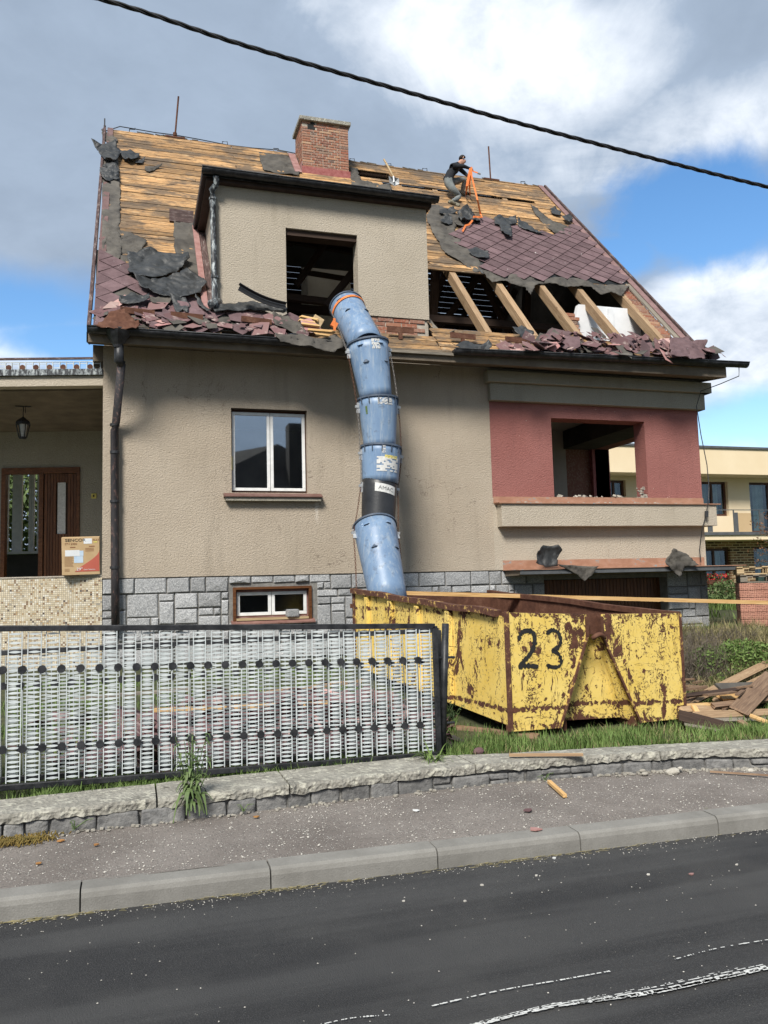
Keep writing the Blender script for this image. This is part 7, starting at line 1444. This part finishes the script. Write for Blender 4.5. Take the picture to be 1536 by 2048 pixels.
flatbit(1057, 1621, .118, .045, 'tile_broken', 'tile_fragment', 'pink tile fragment in the middle of the pavement, farther of two', 'tile'); flatbit(1072, 1660, .118, .05, 'flashing_pink', 'tile_fragment', 'pink tile fragment on the pavement close to the kerb', 'tile'); flatbit(1383, 1749, .002, .022, 'flashing_pink', 'tile_fragment', 'small pink tile fragment lying on the road at the right', 'tile')
for px, py, lb in ((192, 1690, 'orange brown fallen leaf on the pavement at the left, largest of four'), (121, 1682, 'brown fallen leaf near the moss patch on the pavement'), (78, 1727, 'brown curled leaf on the pavement near the kerb at the far left'), (512, 1634, 'orange fallen leaf on the pavement near the low wall')): flatbit(px, py, .118, .026, 'leaf_fallen', 'fallen_leaf', lb, 'leaf')
flatbit(832, 1621, .118, .035, 'sticker', 'plaster_flake', 'white plaster flake on the pavement in the centre', 'flake', None, .003); flatbit(1109, 1717, .002, .016, 'sticker', 'stone_chip', 'white stone chip on the road below the kerb', 'stone')
for k_, (px, py) in enumerate(((930, 1803), (1073, 1752), (964, 1771), (807, 1803), (1297, 1750), (1474, 1730))): flatbit(px, py, .002, .011, 'pebble', 'stone_chip', 'tiny pale stone chip on the dark road, '+('lowest right of centre', 'nearest the kerb', 'centre of the group', 'leftmost of all', 'second from the right', 'farthest right')[k_], 'stone', 'tiny stone chips on the road')
o = plank('stick', at(1098, 1563, Z=.14), at(1130, 1592, Z=.125), .028, .022, M['fresh_wood']); tag(o, 'short yellow wooden stick lying on the pavement by the low wall', 'stick')
o = plank('stick', at(1018, 1510, Z=.285), at(1166, 1509, Z=.285), .035, .018, M['rafter_wood']); tag(o, 'thin brown stick lying on top of the low wall coping', 'stick')
o = plank('stick', at(1420, 1543, Z=.13), at(1560, 1552, Z=.13), .016, .012, M['old_wood'], None, nseg=4); tag(o, 'thin dark twig lying at the wall foot at the right edge', 'twig')
def lump(px, py, Y, s_, lb, mt='rubble'):
    c = at(px, py, Y=Y); bm = bmesh.new(); bmesh.ops.create_icosphere(bm, subdivisions=2, radius=s_)
    for v_ in bm.verts: v_.co = Vector((v_.co.x, v_.co.y*.7, v_.co.z*.55))*(1+.35*noise.noise(v_.co*14+c))
    me = bpy.data.meshes.new('stone_lump'); bm.to_mesh(me); bm.free(); me.materials.append(M[mt]); o = bpy.data.objects.new('stone_lump', me); put(o, None, c); tag(o, lb, 'stone')
lump(1344, 1543, 5.45, .055, 'largest pale rubble lump at the wall foot on the right'); lump(1360, 1536, 5.45, .022, 'small white lump touching the largest rubble lump'); lump(1290, 1547, 5.48, .03, 'flat pale rubble lump left of the largest one', ); lump(1285, 1541, 5.52, .028, 'grey rubble lump against the low wall on the right'); lump(957, 1502, 6.15, .05, 'pinkish stone in the grass right of the gate post', 'tile_broken'); lump(1500, 1542, 5.3, .035, 'pale rubble lump near the right edge by the wall')
q = B()
for i in range(130): x = random.gauss(3.95, .25) if i < 90 else random.gauss(4.6, .12); y = interp(WP, x)-abs(random.gauss(.05, .035)); s_ = random.uniform(.004, .014); q.box(-s_, s_, -s_*.7, s_*.7, 0, s_, Matrix.Translation((x, y, .113)) @ Matrix.Rotation(random.random()*3, 4, 'Z'))
tag(q.build('rubble_crumbs', M['rubble']), 'scattered pale rubble crumbs round the lumps at the right wall foot', 'debris', None, 'stuff')
# white scratches on the road
q = B(); vs_ = []
def scratch(pts, w_, brk, seed):
    P = [at(x_, y_, Z=.0) for x_, y_ in pts]; P = cr3(P, 60); v_ = []; f_ = []
    for i, p in enumerate(P):
        t = (P[min(i+1, len(P)-1)]-P[max(0, i-1)]).normalized(); s_ = Vector((-t.y, t.x, 0)); ww = w_*(.5+.9*abs(noise.noise(Vector((i*.21, seed, 0))))); off = s_*noise.noise(Vector((i*.6, seed, 3)))*w_*.35; v_ += [(p.x+(s_*ww+off).x, p.y+(s_*ww+off).y, .010), (p.x-(s_*ww-off).x, p.y-(s_*ww-off).y, .010)]
        if i and noise.noise(Vector((i*.23, seed*3, 1)))+.4*noise.noise(Vector((i*1.3, seed, 1))) > brk: n_ = 2*i; f_.append((n_-2, n_-1, n_+1, n_))
    q.add(v_, f_)
scratch([(930, 2060), (1100, 2017), (1300, 1990), (1450, 1958), (1600, 1925)], .011, -.30, 1); scratch([(935, 2062), (1105, 2020), (1300, 1993), (1450, 1961), (1600, 1929)], .006, -.15, 9); scratch([(960, 2050), (1110, 2013), (1300, 1987), (1450, 1955), (1600, 1922)], .007, -.2, 12); scratch([(1150, 2012), (1300, 1990), (1450, 1959), (1600, 1926)], .010, -.25, 15); scratch([(1120, 2015), (1300, 1981), (1450, 1950), (1600, 1918)], .004, -.1, 2); scratch([(860, 2018), (1000, 1986), (1120, 1965), (1220, 1947)], .006, -.1, 3); scratch([(1350, 1923), (1440, 1900), (1560, 1880)], .005, .0, 4); scratch([(620, 2060), (700, 2042), (780, 2035)], .005, .0, 5); scratch([(1180, 2000), (1330, 1972), (1480, 1940)], .003, .1, 6)
tag(q.build('road_scratch', M['road_paint']), 'white scraped marks on the dark road at the lower right', None, None, 'structure')
print('objects', len(bpy.data.objects))
# trees behind the porch, seen through the veranda window
vt = empty('garden_tree', (-4.2, 22, .6), 'green leafy garden tree behind the glazed porch room at the left', 'tree'); q = B(); q.tube([(-4.2, 22, .4), (-4.1, 22, 2.2), (-4.0, 22, 4.5)], .1, 8, True, [.14, .1, .05]); q.build('trunk', M['twig'], vt)
leafcloud('crown', (-3.6, 22, 3.4), (3.0, 1.2, 2.6), 15000, .10, 'leaf', parent=vt, thr=-.2)
